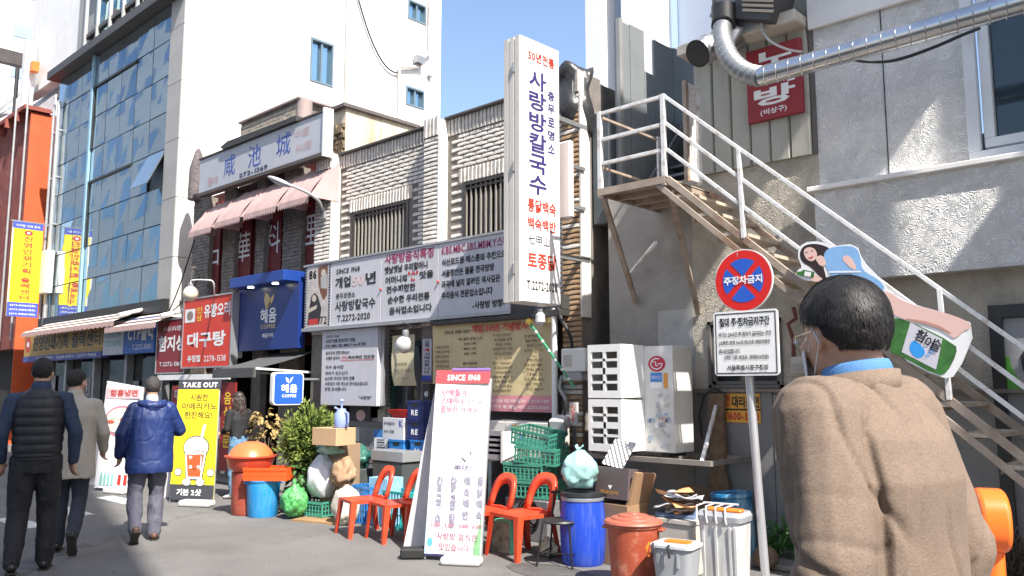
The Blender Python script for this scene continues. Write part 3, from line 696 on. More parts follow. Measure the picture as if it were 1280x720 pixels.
# side wall of sheets behind the landing, notched top with sky behind
xw = xA+.02
ya = PX(771, 120, xw).y; yb2 = PX(869, 150, xw).y
def zpx(px, py): return PX(px, py, xw).z
FS = mat('blue_grey_sheet', (.27,.29,.30), .5, metal=.3, var=.12, vs=1.2, dirt=((.16,.17,.17), .5))
fe = thing('sheet_metal_screen', 'tall blue grey sheet metal screen with a notch behind the landing', 'metal screen', (xw, (ya+yb2)/2, zlow))
ys = [(771, 24, 788), (788, 31, 806), (818, 50, 842), (842, 60, 869)]
for a, pt, b in ys:
    y0, y1 = PX(a,100,xw).y+.005, PX(b,100,xw).y-.005; z0, z1 = zlow, zpx(a, pt)
    z2 = zpx(b, pt+(9 if a < 800 else 12)); m_ = MB()
    m_.add([(xw,y0,z0),(xw,y1,z0),(xw,y1,z2),(xw,y0,z1),(xw-.03,y0,z0),(xw-.03,y1,z0),(xw-.03,y1,z2),(xw-.03,y0,z1)], [(0,1,2,3),(7,6,5,4),(0,4,5,1),(1,5,6,2),(2,6,7,3),(3,7,4,0)])
    m_.build('sheet', FS, fe)
y0, y1 = PX(806,100,xw).y, PX(818,100,xw).y
MB().box(xw-.03, xw, y0-.0, y1, zlow, zpx(812, 92)).build('sheet', FS, fe)
m_ = MB(); m_.box(xw, xw+.05, ya, ya+.06, zlow, zpx(771, 24)); m_.build('post', mat('grey_trim', (.33,.33,.32)), fe)
# low blue-grey box left of the landing
lo = MB(); lo.box(xR+.02, xA-.02, D+.06, D+.9, zland-.05, zT(740,140)); tag(lo.build('gutter_box', mat('blue_grey_paint', (.075,.09,.105), .7, var=.2, dirt=((.04,.04,.04), .5)), None, bevel=.01), 'blue grey metal cabinet filling the gap left of the stair landing', 'cabinet')
# dark doorway and inner stair behind the gate
dw = thing('landing_doorway', 'dark doorway with inner steps behind the small landing gate', 'doorway', (-4.6, 8.6, zlow))
MB().box(xw+.01, x0e, D+1.7, D+1.8, zlow, zl0).build('back_panel', DARK, dw)
m_ = MB()
for i in range(5): m_.box(xw+.05, x0e-.05, D+.5+i*.22, D+.72+i*.22, zlow+i*.17, zlow+.03+i*.17)
m_.build('inner_steps', STEEL, dw, kind='stuff')
MB().bar((xw+.1, D+.45, zlow), (xw+.1, D+1.6, zlow+1.25), .04, .08).build('stringer', STEEL, dw)
# dark alley between the houses
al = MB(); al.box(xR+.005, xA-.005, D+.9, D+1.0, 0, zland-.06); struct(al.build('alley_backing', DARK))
# ================================================================== buildings across the street and an added shade wall beside, outside the frame
def blk(name, label, x0, x1, y0, y1, h, m, nx, nz, ny=0, wm=None, z0=1.5):
    t = thing(name, label, 'building', ((x0+x1)/2, (y0+y1)/2, 0)); MB().box(x0, x1, y0, y1, 0, h).build('wall', m, t)
    wm = wm or mirror('plain_window_glass', (.3,.4,.5), .05, .1); b = MB(); dx = (x1-x0)/nx; dz = (h-z0)/nz
    for i in range(nx):
        for j in range(nz): b.box(x0+dx*(i+.2), x0+dx*(i+.8), y1-.05, y1+.03, z0+dz*(j+.25), z0+dz*(j+.8))
    b.build('windows', wm, t, kind='stuff'); return t
blk('tall_block_opposite', 'tall grey office block across the street behind the camera', 4.6, 9, -16, -1.75, 34, mat('grey_office_render', (.45,.44,.42), .8), 8, 10)
blk('white_block_opposite', 'white block across the street mirrored in the office glass', -44, -24, -22, -7, 17, mat('white_block', (.75,.74,.72), .7), 4, 4)
blk('blue_block_opposite', 'glassy blue block across the street mirrored in the office glass', -74, -46, -30, -9, 40, mat('blue_white_block', (.60,.66,.70), .5), 6, 10, wm=mirror('blue_block_glass', (.2,.33,.45), .05, .1))
blk('low_block_opposite', 'low cream shop block across the street', -24, -9, -18, -6.5, 8, mat('cream_block', (.6,.56,.5), .8), 6, 2)
shade_w = thing('offframe_shade_wall', 'projecting neighbour house right of the stair, outside the frame', 'building', (3, 6, 0))  # unseen wall added to shade the stucco; openings let sun patches through
nx0 = 1.25
m_ = side_wall(MB(), nx0, nx0+.3, 5.35, 12, 0, 13, [(6.0,6.32,6.4,8.3),(5.55,5.85,5.9,7.3),(6.55,6.75,8.0,9.2),(6.35,6.6,5.1,5.9),(5.50,5.95,8.45,9.7)]); m_.box(nx0+.3, 6, 11.7, 12, 0, 13); m_.build('wall', STU2, shade_w)
# ================================================================== signs on the house fronts
CAT = 'sign'
def fsign(name, label, TL, BR, y, dep, m, frame=None, cat=CAT, rim=.025, bev=.004, wallgap=True):
    a, b = P(*TL, y), P(*BR, y); x0, x1, z1, z0 = a.x, b.x, a.z, b.z
    t = thing(name, label, cat, ((x0+x1)/2, y, z0))
    MB().box(x0, x1, y, y+dep, z0, z1).build('board', m, t, bevel=bev)
    if frame:
        for nm, bx in (('frame', (x0-rim, x0, z0-rim, z1+rim)), ('frame', (x1, x1+rim, z0-rim, z1+rim)), ('frame', (x0, x1, z1, z1+rim)), ('frame', (x0, x1, z0-rim, z0))):
            MB().box(bx[0], bx[1], y-.012, y+dep+.002, bx[2], bx[3]).build(nm, frame, t)
    return t, x0, x1, z0, z1
class Print:                                    # collects flat print per ink on one sign face
    def __init__(s, t, O, ux, uy, W, H): s.t, s.O, s.ux, s.uy, s.W, s.H = t, V(O), V(ux), V(uy), W, H; s.m = {}
    def mb(s, ink): return s.m.setdefault(ink.name, (MB(), ink))[0]
    def tx(s, txt, u0, v0, u1, v1, ink, bold=.01): # box in unit sign coordinates, v up
        s.mb(ink).text(txt, s.O+s.ux*(u0*s.W)+s.uy*(v0*s.H), s.ux, s.uy, (u1-u0)*s.W, (v1-v0)*s.H, bold)
    def vt(s, txt, u0, v0, u1, v1, ink, bold=.01, gap=.14):
        s.mb(ink).vtext(txt, s.O+s.ux*(u0*s.W)+s.uy*(v0*s.H), s.ux, s.uy, (u1-u0)*s.W, (v1-v0)*s.H, bold, gap)
    def poly(s, pts, ink, lift=0):
        n = s.ux.cross(s.uy).normalized(); s.mb(ink).face([s.O+s.ux*(p[0]*s.W)+s.uy*(p[1]*s.H)+n*lift for p in pts])
    def rect(s, u0, v0, u1, v1, ink, lift=0): s.poly([(u0,v0),(u1,v0),(u1,v1),(u0,v1)], ink, lift)
    def ell(s, u, v, ru, rv, ink, n=20, lift=0): s.poly([(u+ru*math.cos(6.2832*i/n), v+rv*math.sin(6.2832*i/n)) for i in range(n)], ink, lift)
    def line(s, pts, wd, ink, lift=0):            # stroke of width wd (metres)
        n = s.ux.cross(s.uy).normalized(); q = [s.O+s.ux*(p[0]*s.W)+s.uy*(p[1]*s.H)+n*lift for p in pts]; b = s.mb(ink)
        for i in range(len(q)-1):
            d = (q[i+1]-q[i]).normalized(); c = n.cross(d)*wd/2; b.face([q[i]-c, q[i+1]-c, q[i+1]+c, q[i]+c])
    def done(s, name='lettering'):
        for b, ink in s.m.values(): b.build(name, ink, s.t, kind='stuff' if name == 'lettering' else None)
def fprint(S_, y, lift=.003):
    t, x0, x1, z0, z1 = S_; return Print(t, (x0, y-lift, z0), UX, UZ, x1-x0, z1-z0)
SIGNW = mat('aged_white_sign', (.52,.52,.56), .45, var=.06, dirt=((.45,.44,.42), .35), streak=True)
ALU = mat('aluminium_trim', (.5,.5,.51), .35, metal=.7, var=.1)
FADED = mat('faded_pink_ink', (.66,.5,.5), .5, var=0); PURP = mat('plum_ink', (.32,.03,.10), .5, var=0)
# --- long signboard: photo panel and three white panels
ys = 7.0
t = thing('long_signboard', 'long white signboard of four panels with korean history text under the upper windows', 'sign', (xat(508, ys), ys, 2.4))
zb_ = P(412, 408, ys).z; za_ = P(412, 329, ys).z
edges = [xat(p, ys, 360) for p in (381, 414.5, 476.5, 548, 637)]
for i in range(4):
    MB().box(edges[i]+.004, edges[i+1]-.004, ys, ys+.12, zb_, za_).build('panel', SIGNW, t, bevel=.004)
MB().box(edges[0]-.03, edges[-1]+.03, ys-.02, ys+.16, zb_-.05, zb_-.002).build('lower_frame', ALU, t); MB().box(edges[0]-.03, edges[-1]+.03, ys-.015, ys+.14, za_+.002, za_+.03).build('upper_frame', ALU, t)
MB().box(edges[-1]+.002, edges[-1]+.03, ys-.015, ys+.14, zb_, za_).build('end_frame', ALU, t)
def pan(i): return Print(t, (edges[i], ys-.004, zb_), UX, UZ, edges[i+1]-edges[i], za_-zb_)
p = pan(0)
PK = [mat('print_black', (.03,.025,.03), .5), mat('print_brown', (.16,.07,.04), .5), mat('print_cream', (.55,.48,.4), .5), mat('print_grey', (.4,.4,.4), .5)]
for k in range(22):
    for u in (.02, .90): p.rect(u, .02+k*.045, u+.06, .02+k*.045+.024, BLKINK)
p.rect(.11, .01, .87, .99, mat('print_pale', (.5,.46,.44), .5, var=.3, vs=9), .0)
p.tx('86', .16, .78, .44, .93, REDINK, .03)
p.poly([(.5,.97),(.85,.99),(.85,.5),(.72,.42),(.6,.55),(.52,.7)], PK[1], .001); p.ell(.7,.86,.09,.06,PK[2],12,.0015); p.poly([(.6,.8),(.84,.84),(.84,.6),(.62,.62)], PK[3], .0016)
p.poly([(.14,.05),(.6,.05),(.66,.3),(.52,.5),(.4,.56),(.26,.5),(.2,.3)], PK[0], .001); p.ell(.38,.47,.08,.055,PK[2],12,.0015); p.poly([(.16,.24),(.48,.3),(.5,.36),(.17,.31)], PK[2], .002)
p.rect(.2,.05,.55,.14, REDINK, .002); p.tx('72', .62,.04,.86,.17, BLKINK, .02)
p.done()
p = pan(1); p.tx('SINCE 1968', .10, .80, .58, .88, BLKINK, .02); p.tx('개업', .08, .58, .40, .75, BLKINK, .035); p.tx('50', .44, .58, .66, .74, FADED, .04); p.tx('년', .70, .58, .90, .76, BLKINK, .035)
p.tx('충무로명소', .10, .41, .50, .50, BLKINK, .02); p.tx('사랑방칼국수', .09, .22, .90, .38, BLKINK, .025); p.tx('T.2272-2020', .14, .06, .80, .16, BLKINK, .02); p.done()
p = pan(2); p.tx('사랑방음식특징', .06, .83, .92, .98, PURP, .02)
for s_, a, b, z in (('옛날옛날 우리할머니', .06, .82, .69), ('어머니의', .08, .47, .54), ('맛을', .69, .92, .55), ('전수재현한', .10, .62, .40), ('순수한 우리전통', .13, .86, .25), ('음식업소입니다', .16, .90, .09)): p.tx(s_, a, z, b, z+.11, BLKINK, .03)
p.tx('"손"', .49, .54, .66, .69, REDINK, .03); p.done()
p = pan(3); p.tx('KBS.MBC.SBS.MBM.Y스타', .05, .83, .985, .96, PURP, .02)
for s_, a, b, z in (('식신로드등 매스콤의 추천으로', .05, .96, .68), ('서울장안은 물론 전국방방', .05, .80, .53), ('곡곡에 널리 알려진 역사깊은', .05, .88, .38), ('우리음식 전문업소입니다', .05, .78, .23), ('-사랑방 방장-', .50, .94, .06)): p.tx(s_, a, z, b, z+.10, BLKINK, .03)
p.done()
for i in (2, 3):
    MB().ball((edges[i], ys-.01, zb_+.45), .018, 8).build('red_cap', REDINK, t)
# roller canopy box running under the board to the right
cx_ = thing('shop_canopy_box', 'dark canopy box running under the signboard to the white pole', 'canopy', (xat(640, 7.0), 7.0, 2.2))
zc_ = P(560, 398, 7.02).z
MB().box(xat(540, 7.02), xat(703, 7.02), 6.98, D-.02, zc_-.08, zc_-.0).build('box', mat('dark_canopy_box', (.04,.038,.036), .5), cx_, bevel=.01)
MB().box(xat(637,7.02)+.04, xat(703, 7.02), 7.0, D-.02, zc_+.004, zc_+.16).build('hood', mat('dark_hood', (.05,.05,.05), .5), cx_)

# --- tall vertical lightbox: faces the street to the right, sunlit
vx = 0
yv0, yv1 = 0, 0
# front edge strip at the left (628..651), printed face at the right (651..705) turned towards +x
def vsign():
    yA = 6.05
    X0 = P(651, 45, yA).x; za = P(651, 43, yA).z; zb = P(656, 376, yA).z
    du = V((0.03, 1, 0)).normalized()
    for k in range(1, 200):                     # its inner edge shows at column 700
        q = V((X0, yA, 2.6))+du*(k*.01); d = q-CPOS; px = 640+FPX*d.dot(RT)/d.dot(CDIR)
        if px >= 700.5: W = k*.01; break
    nrm = V((du.y, -du.x, 0)); back = -nrm
    T = X0-P(629, 200, yA).x
    t = thing('vertical_sign_box', 'tall white vertical lightbox sign with navy korean name and red menu lines', 'sign', (X0, yA, zb))
    O = V((X0, yA, zb)); H = za-zb
    box = MB(); box.prism([(0,0),(W,0),(W,H),(0,H)], O+nrm*0, du, UZ, back*T); box.build('cabinet', mat('white_lightbox', (.78,.77,.76), .4, var=.03, dirt=((.6,.58,.55), .2)), t, bevel=.008)
    # riveted channel strips on the narrow edge
    for k in range(3):
        q = O-du*.012+back*(T*(.06+k*.32)); m_ = MB(); m_.prism([(0,0),(T*.24,0),(T*.24,H),(0,H)], q, back, UZ, du*.012); m_.build('edge_channel', mat('weathered_edge_strip', (.56,.53,.49), .5, var=.1), t)
    for s_ in (.12, .5, .88):
        MB().obox(O-du*.016+back*.09+UZ*(H*s_), (.02,.03,.10)).build('clip', STEEL, t)
    p = Print(t, O+nrm*.004, du, UZ, W, H); NV = mat('violet_navy_ink', (.035,.03,.15), .5, var=0); OR_ = mat('brick_red_ink', (.42,.035,.015), .5, var=0)
    p.tx('50년전통', .18, .915, .86, .955, OR_, .022)
    p.vt('사랑방칼국수', .20, .40, .64, .885, NV, .022, .10)
    p.vt('충무로명소', .68, .57, .86, .83, NV, .022, .3)
    p.tx('통닭백숙', .16, .335, .88, .385, OR_, .022); p.tx('백숙백반', .16, .27, .88, .315, OR_, .022); p.tx('七甲山', .17, .213, .70, .25, INK, .005); p.tx('토종닭', .16, .125, .88, .185, OR_, .02)
    p.tx('T.2272-2020', .14, .045, .90, .08, BLKINK, .022); p.done()
    # bracket arms to the wall
    for s_ in (.2, .75):
        q = O+back*.12+UZ*(H*s_)+du*(W*.5); m_ = MB(); m_.bar(q, V((q.x, D, q.z)), .05); m_.build('bracket', STEEL, t)
    pole = thing('white_sign_pole', 'white steel pole standing under the vertical sign', 'pole', (0,0,0))
    q = P(693, 400, 7.02); pole.location = (q.x, q.y, 0)
    MB().cyl((q.x, q.y, 0.03), (q.x, q.y, zb+.02), .034, n=12).build('pole', WHITE, pole, smooth=True); MB().box(q.x-.09, q.x+.09, q.y-.09, q.y+.09, 0.0, .03).build('base_plate', STEEL, pole)
    # small bulb fitting beneath
    lt = thing('sign_floodlight', 'small clear lamp under the vertical sign box', 'lamp', (q.x-.15, q.y-.05, zb-.15))
    MB().lathe([(.02,.12),(.055,.08),(.06,.0),(.03,-.04)], (q.x-.14, q.y-.08, zb-.13), 12).build('lens', mat('frosted_glass', (.5,.5,.5), .15, spec=.8), lt, smooth=True)
    MB().cyl((q.x-.14, q.y-.08, zb-.02), (q.x-.14, q.y-.08, zb+.02), .03).build('socket', STEEL, lt)
    return t, O, du, W, H, back
VS = vsign()
# second sheet sign behind, right of the lightbox
q0, q1 = P(697, 178, 6.7), P(713, 272, 6.7)
bs = thing('blank_side_sign', 'pinkish blank side sign sticking out behind the vertical lightbox', 'sign', (q0.x, 6.7, q1.z))
MB().box(q0.x-.2, q1.x, 6.7, 6.78, q1.z, q0.z).build('board', mat('pinkish_board', (.6,.53,.52), .5, var=.05), bs, bevel=.02)
MB().bar((q1.x-.2, 6.78, q1.z+.2), (q1.x-.2, D-.1, q1.z+.2), .04).build('bracket', STEEL, bs); MB().bar((q1.x-.2, 6.78, q0.z-.2), (q1.x-.2, D-.1, q0.z-.2), .04).build('bracket', STEEL, bs)

# --- white information board with korean text
S_ = fsign('white_information_board', 'white metal board with small black korean text left of the bulb lamp', (403, 414), (470.5, 508), 7.05, .14, SIGNW, None, bev=.006)
MB().box(S_[2]+.003, S_[2]+.07, 7.11, 7.2, S_[3]+.01, S_[4]-.0).build('return_edge', ALU, S_[0])
p = fprint(S_, 7.05)
p.tx('SINCE 1968', .08, .90, .32, .935, BLKINK, .0)
for s_, a, b, v in (('50년 전통 한자리의 맛집!', .08, .62, .83), ('KBS, MBC, SBS, MBN, Y-star에 방영', .08, .80, .765), ('충무로의 맛집 메뉴는?', .08, .52, .67), ('사랑방 칼국수', .08, .35, .60), ('백숙백반 전문점', .50, .95, .60), ('국수 음식만', .08, .42, .48), ('자리가 있으신가', .08, .50, .40), ('순수한 우리의 맛과 전통', .08, .62, .33), ('사장님의 식당 장소로 전수업소입니다.', .08, .86, .26), ('방영 감사합니다', .08, .48, .19), ('"사랑방"', .70, .92, .08)): p.tx(s_, a, v, b, v+.05, BLKINK, .022)
p.tx('/100g', .36, .60, .49, .645, REDINK, .01); p.rect(.36, .585, .95, .592, REDINK); p.done()
# --- yellow anniversary banner
YB = mat('yellowed_vinyl', (.60,.49,.27), .55, var=.18, vs=2.2, dirt=((.5,.40,.25), .5), bump=.25, bs=5, bd=.02)
yb = 7.06
a, b = P(541, 404, yb), P(697, 516, yb)
x0, x1, z0 = a.x, b.x, P(697, 516, yb).z; z1 = P(697, 392, yb).z
yt = thing('yellow_anniversary_banner', 'yellowed vinyl banner listing menu dates with a pink strip at its foot', 'banner', ((x0+x1)/2, yb, z0))
def ybf(u, v):
    x = x0+(x1-x0)*u; z = z0+(z1-z0)*v; return V((x, yb+.006*math.sin(x*7)+.008*math.sin(x*3+z*4), z))
MB().grid(ybf, 30, 12).build('cloth', YB, yt, smooth=True)
m_ = MB().grid(lambda u, v: ybf(u, v*.17)+V((0,-.004,0)), 30, 2); m_.build('pink_strip', mat('pink_vinyl', (.66,.28,.30), .5, var=.1), yt, smooth=True)
p = Print(yt, (x0, yb-.021, z0), UX, UZ, x1-x0, z1-z0)
p.tx('SINCE 1968~2017', .12, .86, .34, .90, BLKINK, .01); p.tx('개업 50년 기념행사', .35, .86, .80, .945, REDINK, .03)
BRK = mat('brown_ink', (.10,.06,.03), .5, var=0)
for k, (s_, a_) in enumerate((('매스콤의 방영 소개', .24), ('KBS 2회', .29), ('MBC 2회', .29), ('SBS 3회', .29), ('', 0), ('음식방영', .28), ('식신로드 맛집로드 1회', .22), ('MBN 1회', .29), ('외 전국 로드 방영', .20))):
    if s_: p.tx(s_, a_, .78-k*.055, .68-a_, .81-k*.055, BRK, .022)
for k, s_ in enumerate(('개업 50년의', '역사의', '한식 한우리', '전국 방방곡곡', '고우리님', '사랑방으로')): p.tx(s_, .04, .70-k*.055, .16, .73-k*.055, BRK if k < 5 else REDINK, .022)
for k, s_ in enumerate(('전국의 식당에서', '음식점을 운영', '해서는 사장님', '점장이 의 수업', '있으시다면', '노-스 사세요', '집이 있습니다', '소개가 있습니다', '사장이는 집이라', '해보고 계신가', '우고 계신 로', '노-스 사세요', '집이 있습니다')): p.tx(s_, .53+.01*(k % 3), .80-k*.05, .67+.01*(k % 2), .83-k*.05, BRK, .022)
for k, s_ in enumerate(('한방백숙은', '닭백숙', '칼국수라면', '우구나 드신 날', '', '한방 메뉴도', '영업을', '전수 과나', '나드기', '전국 려한 음식', '전수 개업한', '장수의 닭입니다')):
    if s_: p.tx(s_, .77+.01*(k % 3), .77-k*.05, .90+.01*(k % 2), .80-k*.05, BRK, .022)
p.done()
p = Print(yt, (x0, yb-.026, z0), UX, UZ, x1-x0, z1-z0); p.tx('전국 이음을 개업 사랑방칼국수 맛 전수문의 방영', .50, .095, .95, .13, WINK, .01); p.tx('맛 전수 매 개업 사장 2272-2020', .50, .03, .95, .07, WINK, .01); p.tx('사랑방칼국수 기념행사 개업', .04, .05, .42, .10, WINK, .02); p.done()
# torn yellow rag at the upper right corner
MB().prism([(0,0),(.09,.02),(.12,.12),(.05,.16),(.01,.08)], P(682, 405, yb-.04), UX, UZ, (0,.006,0)).build('torn_flap', mat('pale_yellow_vinyl', (.8,.62,.3), .5), yt)
# --- hanging scroll behind the bulb
yh = 7.12
p0, p1 = P(493, 420, yh), P(520, 482, yh)
hs = thing('hanging_paper_scroll', 'curling beige paper notice hanging behind the round bulb lamp', 'notice', (p0.x, yh, p1.z))
MB().grid(lambda u, v: V((p0.x+(p1.x-p0.x)*u+.05*(1-v)**2, yh-.03-.05*math.sin(v*3)*(1-v), p1.z+(p0.z-p1.z)*v)), 4, 14).build('paper', mat('beige_paper', (.50,.45,.30), .8, var=.1), hs, smooth=True)
p = Print(hs, (p0.x, yh-.085, p1.z), UX, UZ, p1.x-p0.x, p0.z-p1.z); p.tx('스마트폰', .3, .38, .8, .45, BLKINK, .02); p.tx('맛집 1식 등로', .25, .26, .95, .33, BLKINK, .01); p.tx('감사합니다', .4, .12, .9, .16, BRK); p.done()
# --- small white vertical notice with blue foot
S_ = fsign('small_vertical_notice', 'small white vertical notice with red four and blue foot beside the yellow banner', (528, 424), (539, 476), 7.14, .02, SIGNW, None)
p = fprint(S_, 7.14); p.vt('오후', .25, .80, .8, .97, INK, .02); p.vt('4', .25, .69, .8, .79, REDINK, .04); p.vt('시매진합니다', .25, .16, .8, .68, INK, .02); p.rect(0, 0, 1, .13, mat('blue_strip_ink', (.03,.06,.35), .5, var=0)); p.done()

# --- chinese restaurant name board with blue characters
yc = 7.0
a, b = P(250, 207, yc), P(404, 190, yc)
x0, x1 = a.x, b.x; z0 = P(404, 190, yc).z; z1 = P(402, 141, yc).z
t = thing('chinese_name_board', 'pale name board with three blue chinese characters and a phone number', 'sign', ((x0+x1)/2, yc, z0))
MB().box(x0, x1, yc, yc+.10, z0, z1).build('board', mat('silvery_board', (.43,.44,.48), .4, var=.1, vs=1.2), t, bevel=.006)
for bx in ((x0-.03, x1+.03, z0-.06, z0-.002), (x0-.03, x1+.03, z1+.002, z1+.03)): MB().box(bx[0], bx[1], yc-.02, yc+.12, bx[2], bx[3]).build('frame', mat('dark_brown_trim', (.08,.06,.05), .5), t)
MB().box(x1+.004, x1+.045, yc-.03, yc+.14, z0-.07, z1+.06).build('end_cap', WHITE, t)
p = Print(t, (x0, yc-.004, z0), UX, UZ, x1-x0, z1-z0); CBL = mat('cobalt_ink', (.03,.08,.36), .5, var=0); PIN = mat('ghost_pink_ink', (.52,.36,.38), .5, var=0)
p.tx('咸', .23, .22, .33, .82, CBL, .03); p.tx('池', .44, .24, .545, .84, CBL, .03); p.tx('城', .665, .26, .77, .86, CBL, .03); p.tx('272-1369', .37, .05, .60, .18, INK, .03)
p.tx('食', .08, .1, .13, .4, PIN); p.tx('料理', .12, .15, .18, .35, PIN); p.tx('中華', .80, .55, .90, .8, PIN); p.tx('料理', .81, .2, .92, .42, PIN); p.done()
# four pink fabric awnings
PKF = mat('faded_pink_awning', (.40,.28,.265), .8, var=.15, vs=4, bump=.2, bs=30, dirt=((.35,.28,.27), .4), streak=True); PKS = mat('rose_awning_side', (.52,.33,.33), .8, var=.1)
aw = [(236,264,300,270,246), (268,300,288,257,234), (305,345,275,246,222), (348,386,263,233,206)]
names = ['leftmost faded pink awning over the chinese restaurant front', 'second faded pink awning from the left, above the character for flower', 'third faded pink awning from the left under the blue character board', 'rightmost faded pink awning beside the street lamp arm']
for k, (pa, pb, vb, ve, vt_) in enumerate(aw):
    yo_ = 6.75
    A = P(pa, vb-6, yo_); B = P(pb, vb-6, yo_); zb_ = P((pa+pb)/2, ve+ (vb-ve)*.45+4, yo_).z
    ztp = zb_+.62
    t = thing('awning', names[k], 'awning', ((A.x+B.x)/2, D, zb_), group='pink awnings of the chinese restaurant')
    x0, x1 = A.x, B.x
    def fab(u, v, x0=x0, x1=x1, zb_=zb_, ztp=ztp, yo_=yo_):
        return V((x0+(x1-x0)*u, yo_+(D-.02-yo_)*v**1.0, zb_+(ztp-zb_)*(v**.75)+.008*math.sin(u*20)))
    MB().grid(fab, 10, 8).build('fabric', PKF, t, smooth=True)
    for xx in (x0, x1):
        MB().face([(xx, yo_, zb_), (xx, D-.02, zb_), (xx, D-.02, ztp), (xx, yo_+.3, zb_+.44)]).build('side', PKS, t)
    vl = MB(); n = 14
    for i in range(n):
        a0, a1 = x0+(x1-x0)*i/n, x0+(x1-x0)*(i+1)/n
        vl.face([(a0, yo_-.004, zb_+.005), (a1, yo_-.004, zb_+.005), (a1, yo_-.012, zb_-.07), ((a0+a1)/2, yo_-.016, zb_-.115), (a0, yo_-.012, zb_-.07)])
    vl.build('scalloped_valance', PKF, t)
    MB().box(x0, x1, yo_, yo_+.02, zb_-.015, zb_).build('front_rod', STEEL, t)
# --- ground floor signs to the left
RSG = mat('bright_red_sign', (.62,.05,.03), .5, var=.06); DRS = mat('maroon_sign', (.22,.02,.03), .5, var=.1); YEL = mat('sign_yellow_ink', (.85,.55,.05), .5, var=0)
S_ = fsign('maroon_restaurant_sign', 'small maroon sign with white korean letters left of the bright red sign', (198, 402), (230, 465), 6.9, .1, DRS, ALU)
p = fprint(S_, 6.9); p.tx('수유料理', .2, .78, .85, .88, WINK, .01); p.tx('함지성', .06, .40, .96, .70, WINK, .05); p.tx('T.2272-1369', .12, .12, .9, .20, WINK, .01); p.done()
S_ = fsign('red_duck_restaurant_sign', 'bright red sign with white korean letters and a small photo in its corner', (231, 376), (287, 457), 6.85, .12, RSG, ALU)
p = fprint(S_, 6.85); p.rect(.03, .66, .25, .86, WINK); p.ell(.14, .76, .07, .07, mat('grey_photo_ink', (.25,.2,.18), .5), 14, .002); p.vt('인삼', .28, .66, .40, .88, YEL, .02); p.tx('유황오리', .44, .70, .97, .90, WINK, .03)
p.tx('대구탕', .10, .28, .90, .50, WINK, .04); p.tx('우정집', .12, .07, .40, .17, WINK, .03); p.tx('2278-1538', .48, .07, .92, .155, WINK, .01); p.done()
BLS = mat('royal_blue_sign', (.010,.032,.18), .35, var=.08)
S_ = fsign('blue_coffee_sign', 'royal blue coffee shop sign box with gold leaf emblem and downlit visor', (298, 364), (372, 435), 6.98, .12, BLS, None)
t, x0, x1, z0, z1 = S_
v0 = P(287, 352, 6.72); v1 = P(380, 346, 7.08)
MB().box(v0.x, v1.x, 6.72, 7.1, z1+.003, z1+.17).build('visor', mat('bright_blue_visor', (.012,.05,.26), .35, var=.05), t, bevel=.01)
for a in (.35, .75): MB().cyl((x0+(x1-x0)*a, 6.84, z1-.012), (x0+(x1-x0)*a, 6.84, z1+.002), .05, n=14).build('downlight', mat('downlight_lens', (1,.95,.8), emit=4, var=0), t)
p = fprint(S_, 6.98); GL = mat('gold_print', (.55,.42,.22), .35, metal=.5, var=0)
p.poly([(.50,.62),(.55,.70),(.56,.80),(.515,.88),(.47,.92),(.455,.80),(.47,.70)], GL); p.poly([(.52,.64),(.60,.76),(.62,.88),(.57,.82),(.535,.74)], GL)
p.tx('혜윰', .40, .42, .66, .66, WINK, .02); p.tx('COFFEE', .41, .33, .65, .40, GL, .03); p.tx('혜윰커피', .44, .19, .62, .26, WINK, .02); p.done()
# white framed return beside it
MB().box(x0-.12, x0-.01, 7.0, 7.1, z0-.1, z1-.05).build('white_return', WHITE, t)
# projecting rounded blue sign
def rpoly(x0, x1, z0, z1, r, n=5):
    out = []
    for cx, cz, a0 in ((x1-r, z1-r, 0), (x0+r, z1-r, 90), (x0+r, z0+r, 180), (x1-r, z0+r, 270)):
        out += [(cx+r*math.cos(R(a0+90*i/n)), cz+r*math.sin(R(a0+90*i/n))) for i in range(n+1)]
    return out
ybs = 6.3; a = P(342, 465, ybs); X_ = a.x; b = P(342, 507, ybs); Hd = a.z-b.z
dd = V((.04, 1, 0)).normalized(); nn = V((dd.y, -dd.x, 0))
for k in range(1, 120):
    q = V((X_, ybs, 1.6))+dd*(k*.01); d_ = q-CPOS
    if 640+FPX*d_.dot(RT)/d_.dot(CDIR) >= 379.5: Wd = k*.01; break
O = V((X_, ybs, b.z)); t = thing('blue_projecting_sign', 'square blue rounded coffee sign sticking out under the grey awning', 'sign', O)
MB().prism(rpoly(0, Wd, 0, Hd, .06), O, dd, UZ, -nn*.09).build('cabinet', WHITE, t, bevel=.006)
p = Print(t, O+nn*.004, dd, UZ, Wd, Hd); p.m['b'] = (MB(), mat('signal_blue', (.02,.10,.55), .4, var=0)); p.m['b'][0].face([O+nn*.004+dd*q[0]+UZ*q[1] for q in rpoly(.02, Wd-.02, .02, Hd-.02, .05)]); p.done('blue_face')
p = Print(t, O+nn*.007, dd, UZ, Wd, Hd); p.poly([(.5,.66),(.42,.72),(.38,.86),(.48,.80)], WINK); p.poly([(.52,.66),(.58,.74),(.64,.88),(.54,.80)], WINK); p.tx('혜윰', .25, .38, .78, .64, WINK, .02); p.tx('COFFEE', .28, .24, .75, .33, WINK, .02); p.done()
MB().bar(O-nn*.05+UZ*(Hd*.8)+dd*Wd, (O.x-.05, D, b.z+Hd*.8), .03).build('bracket', STEEL, t)
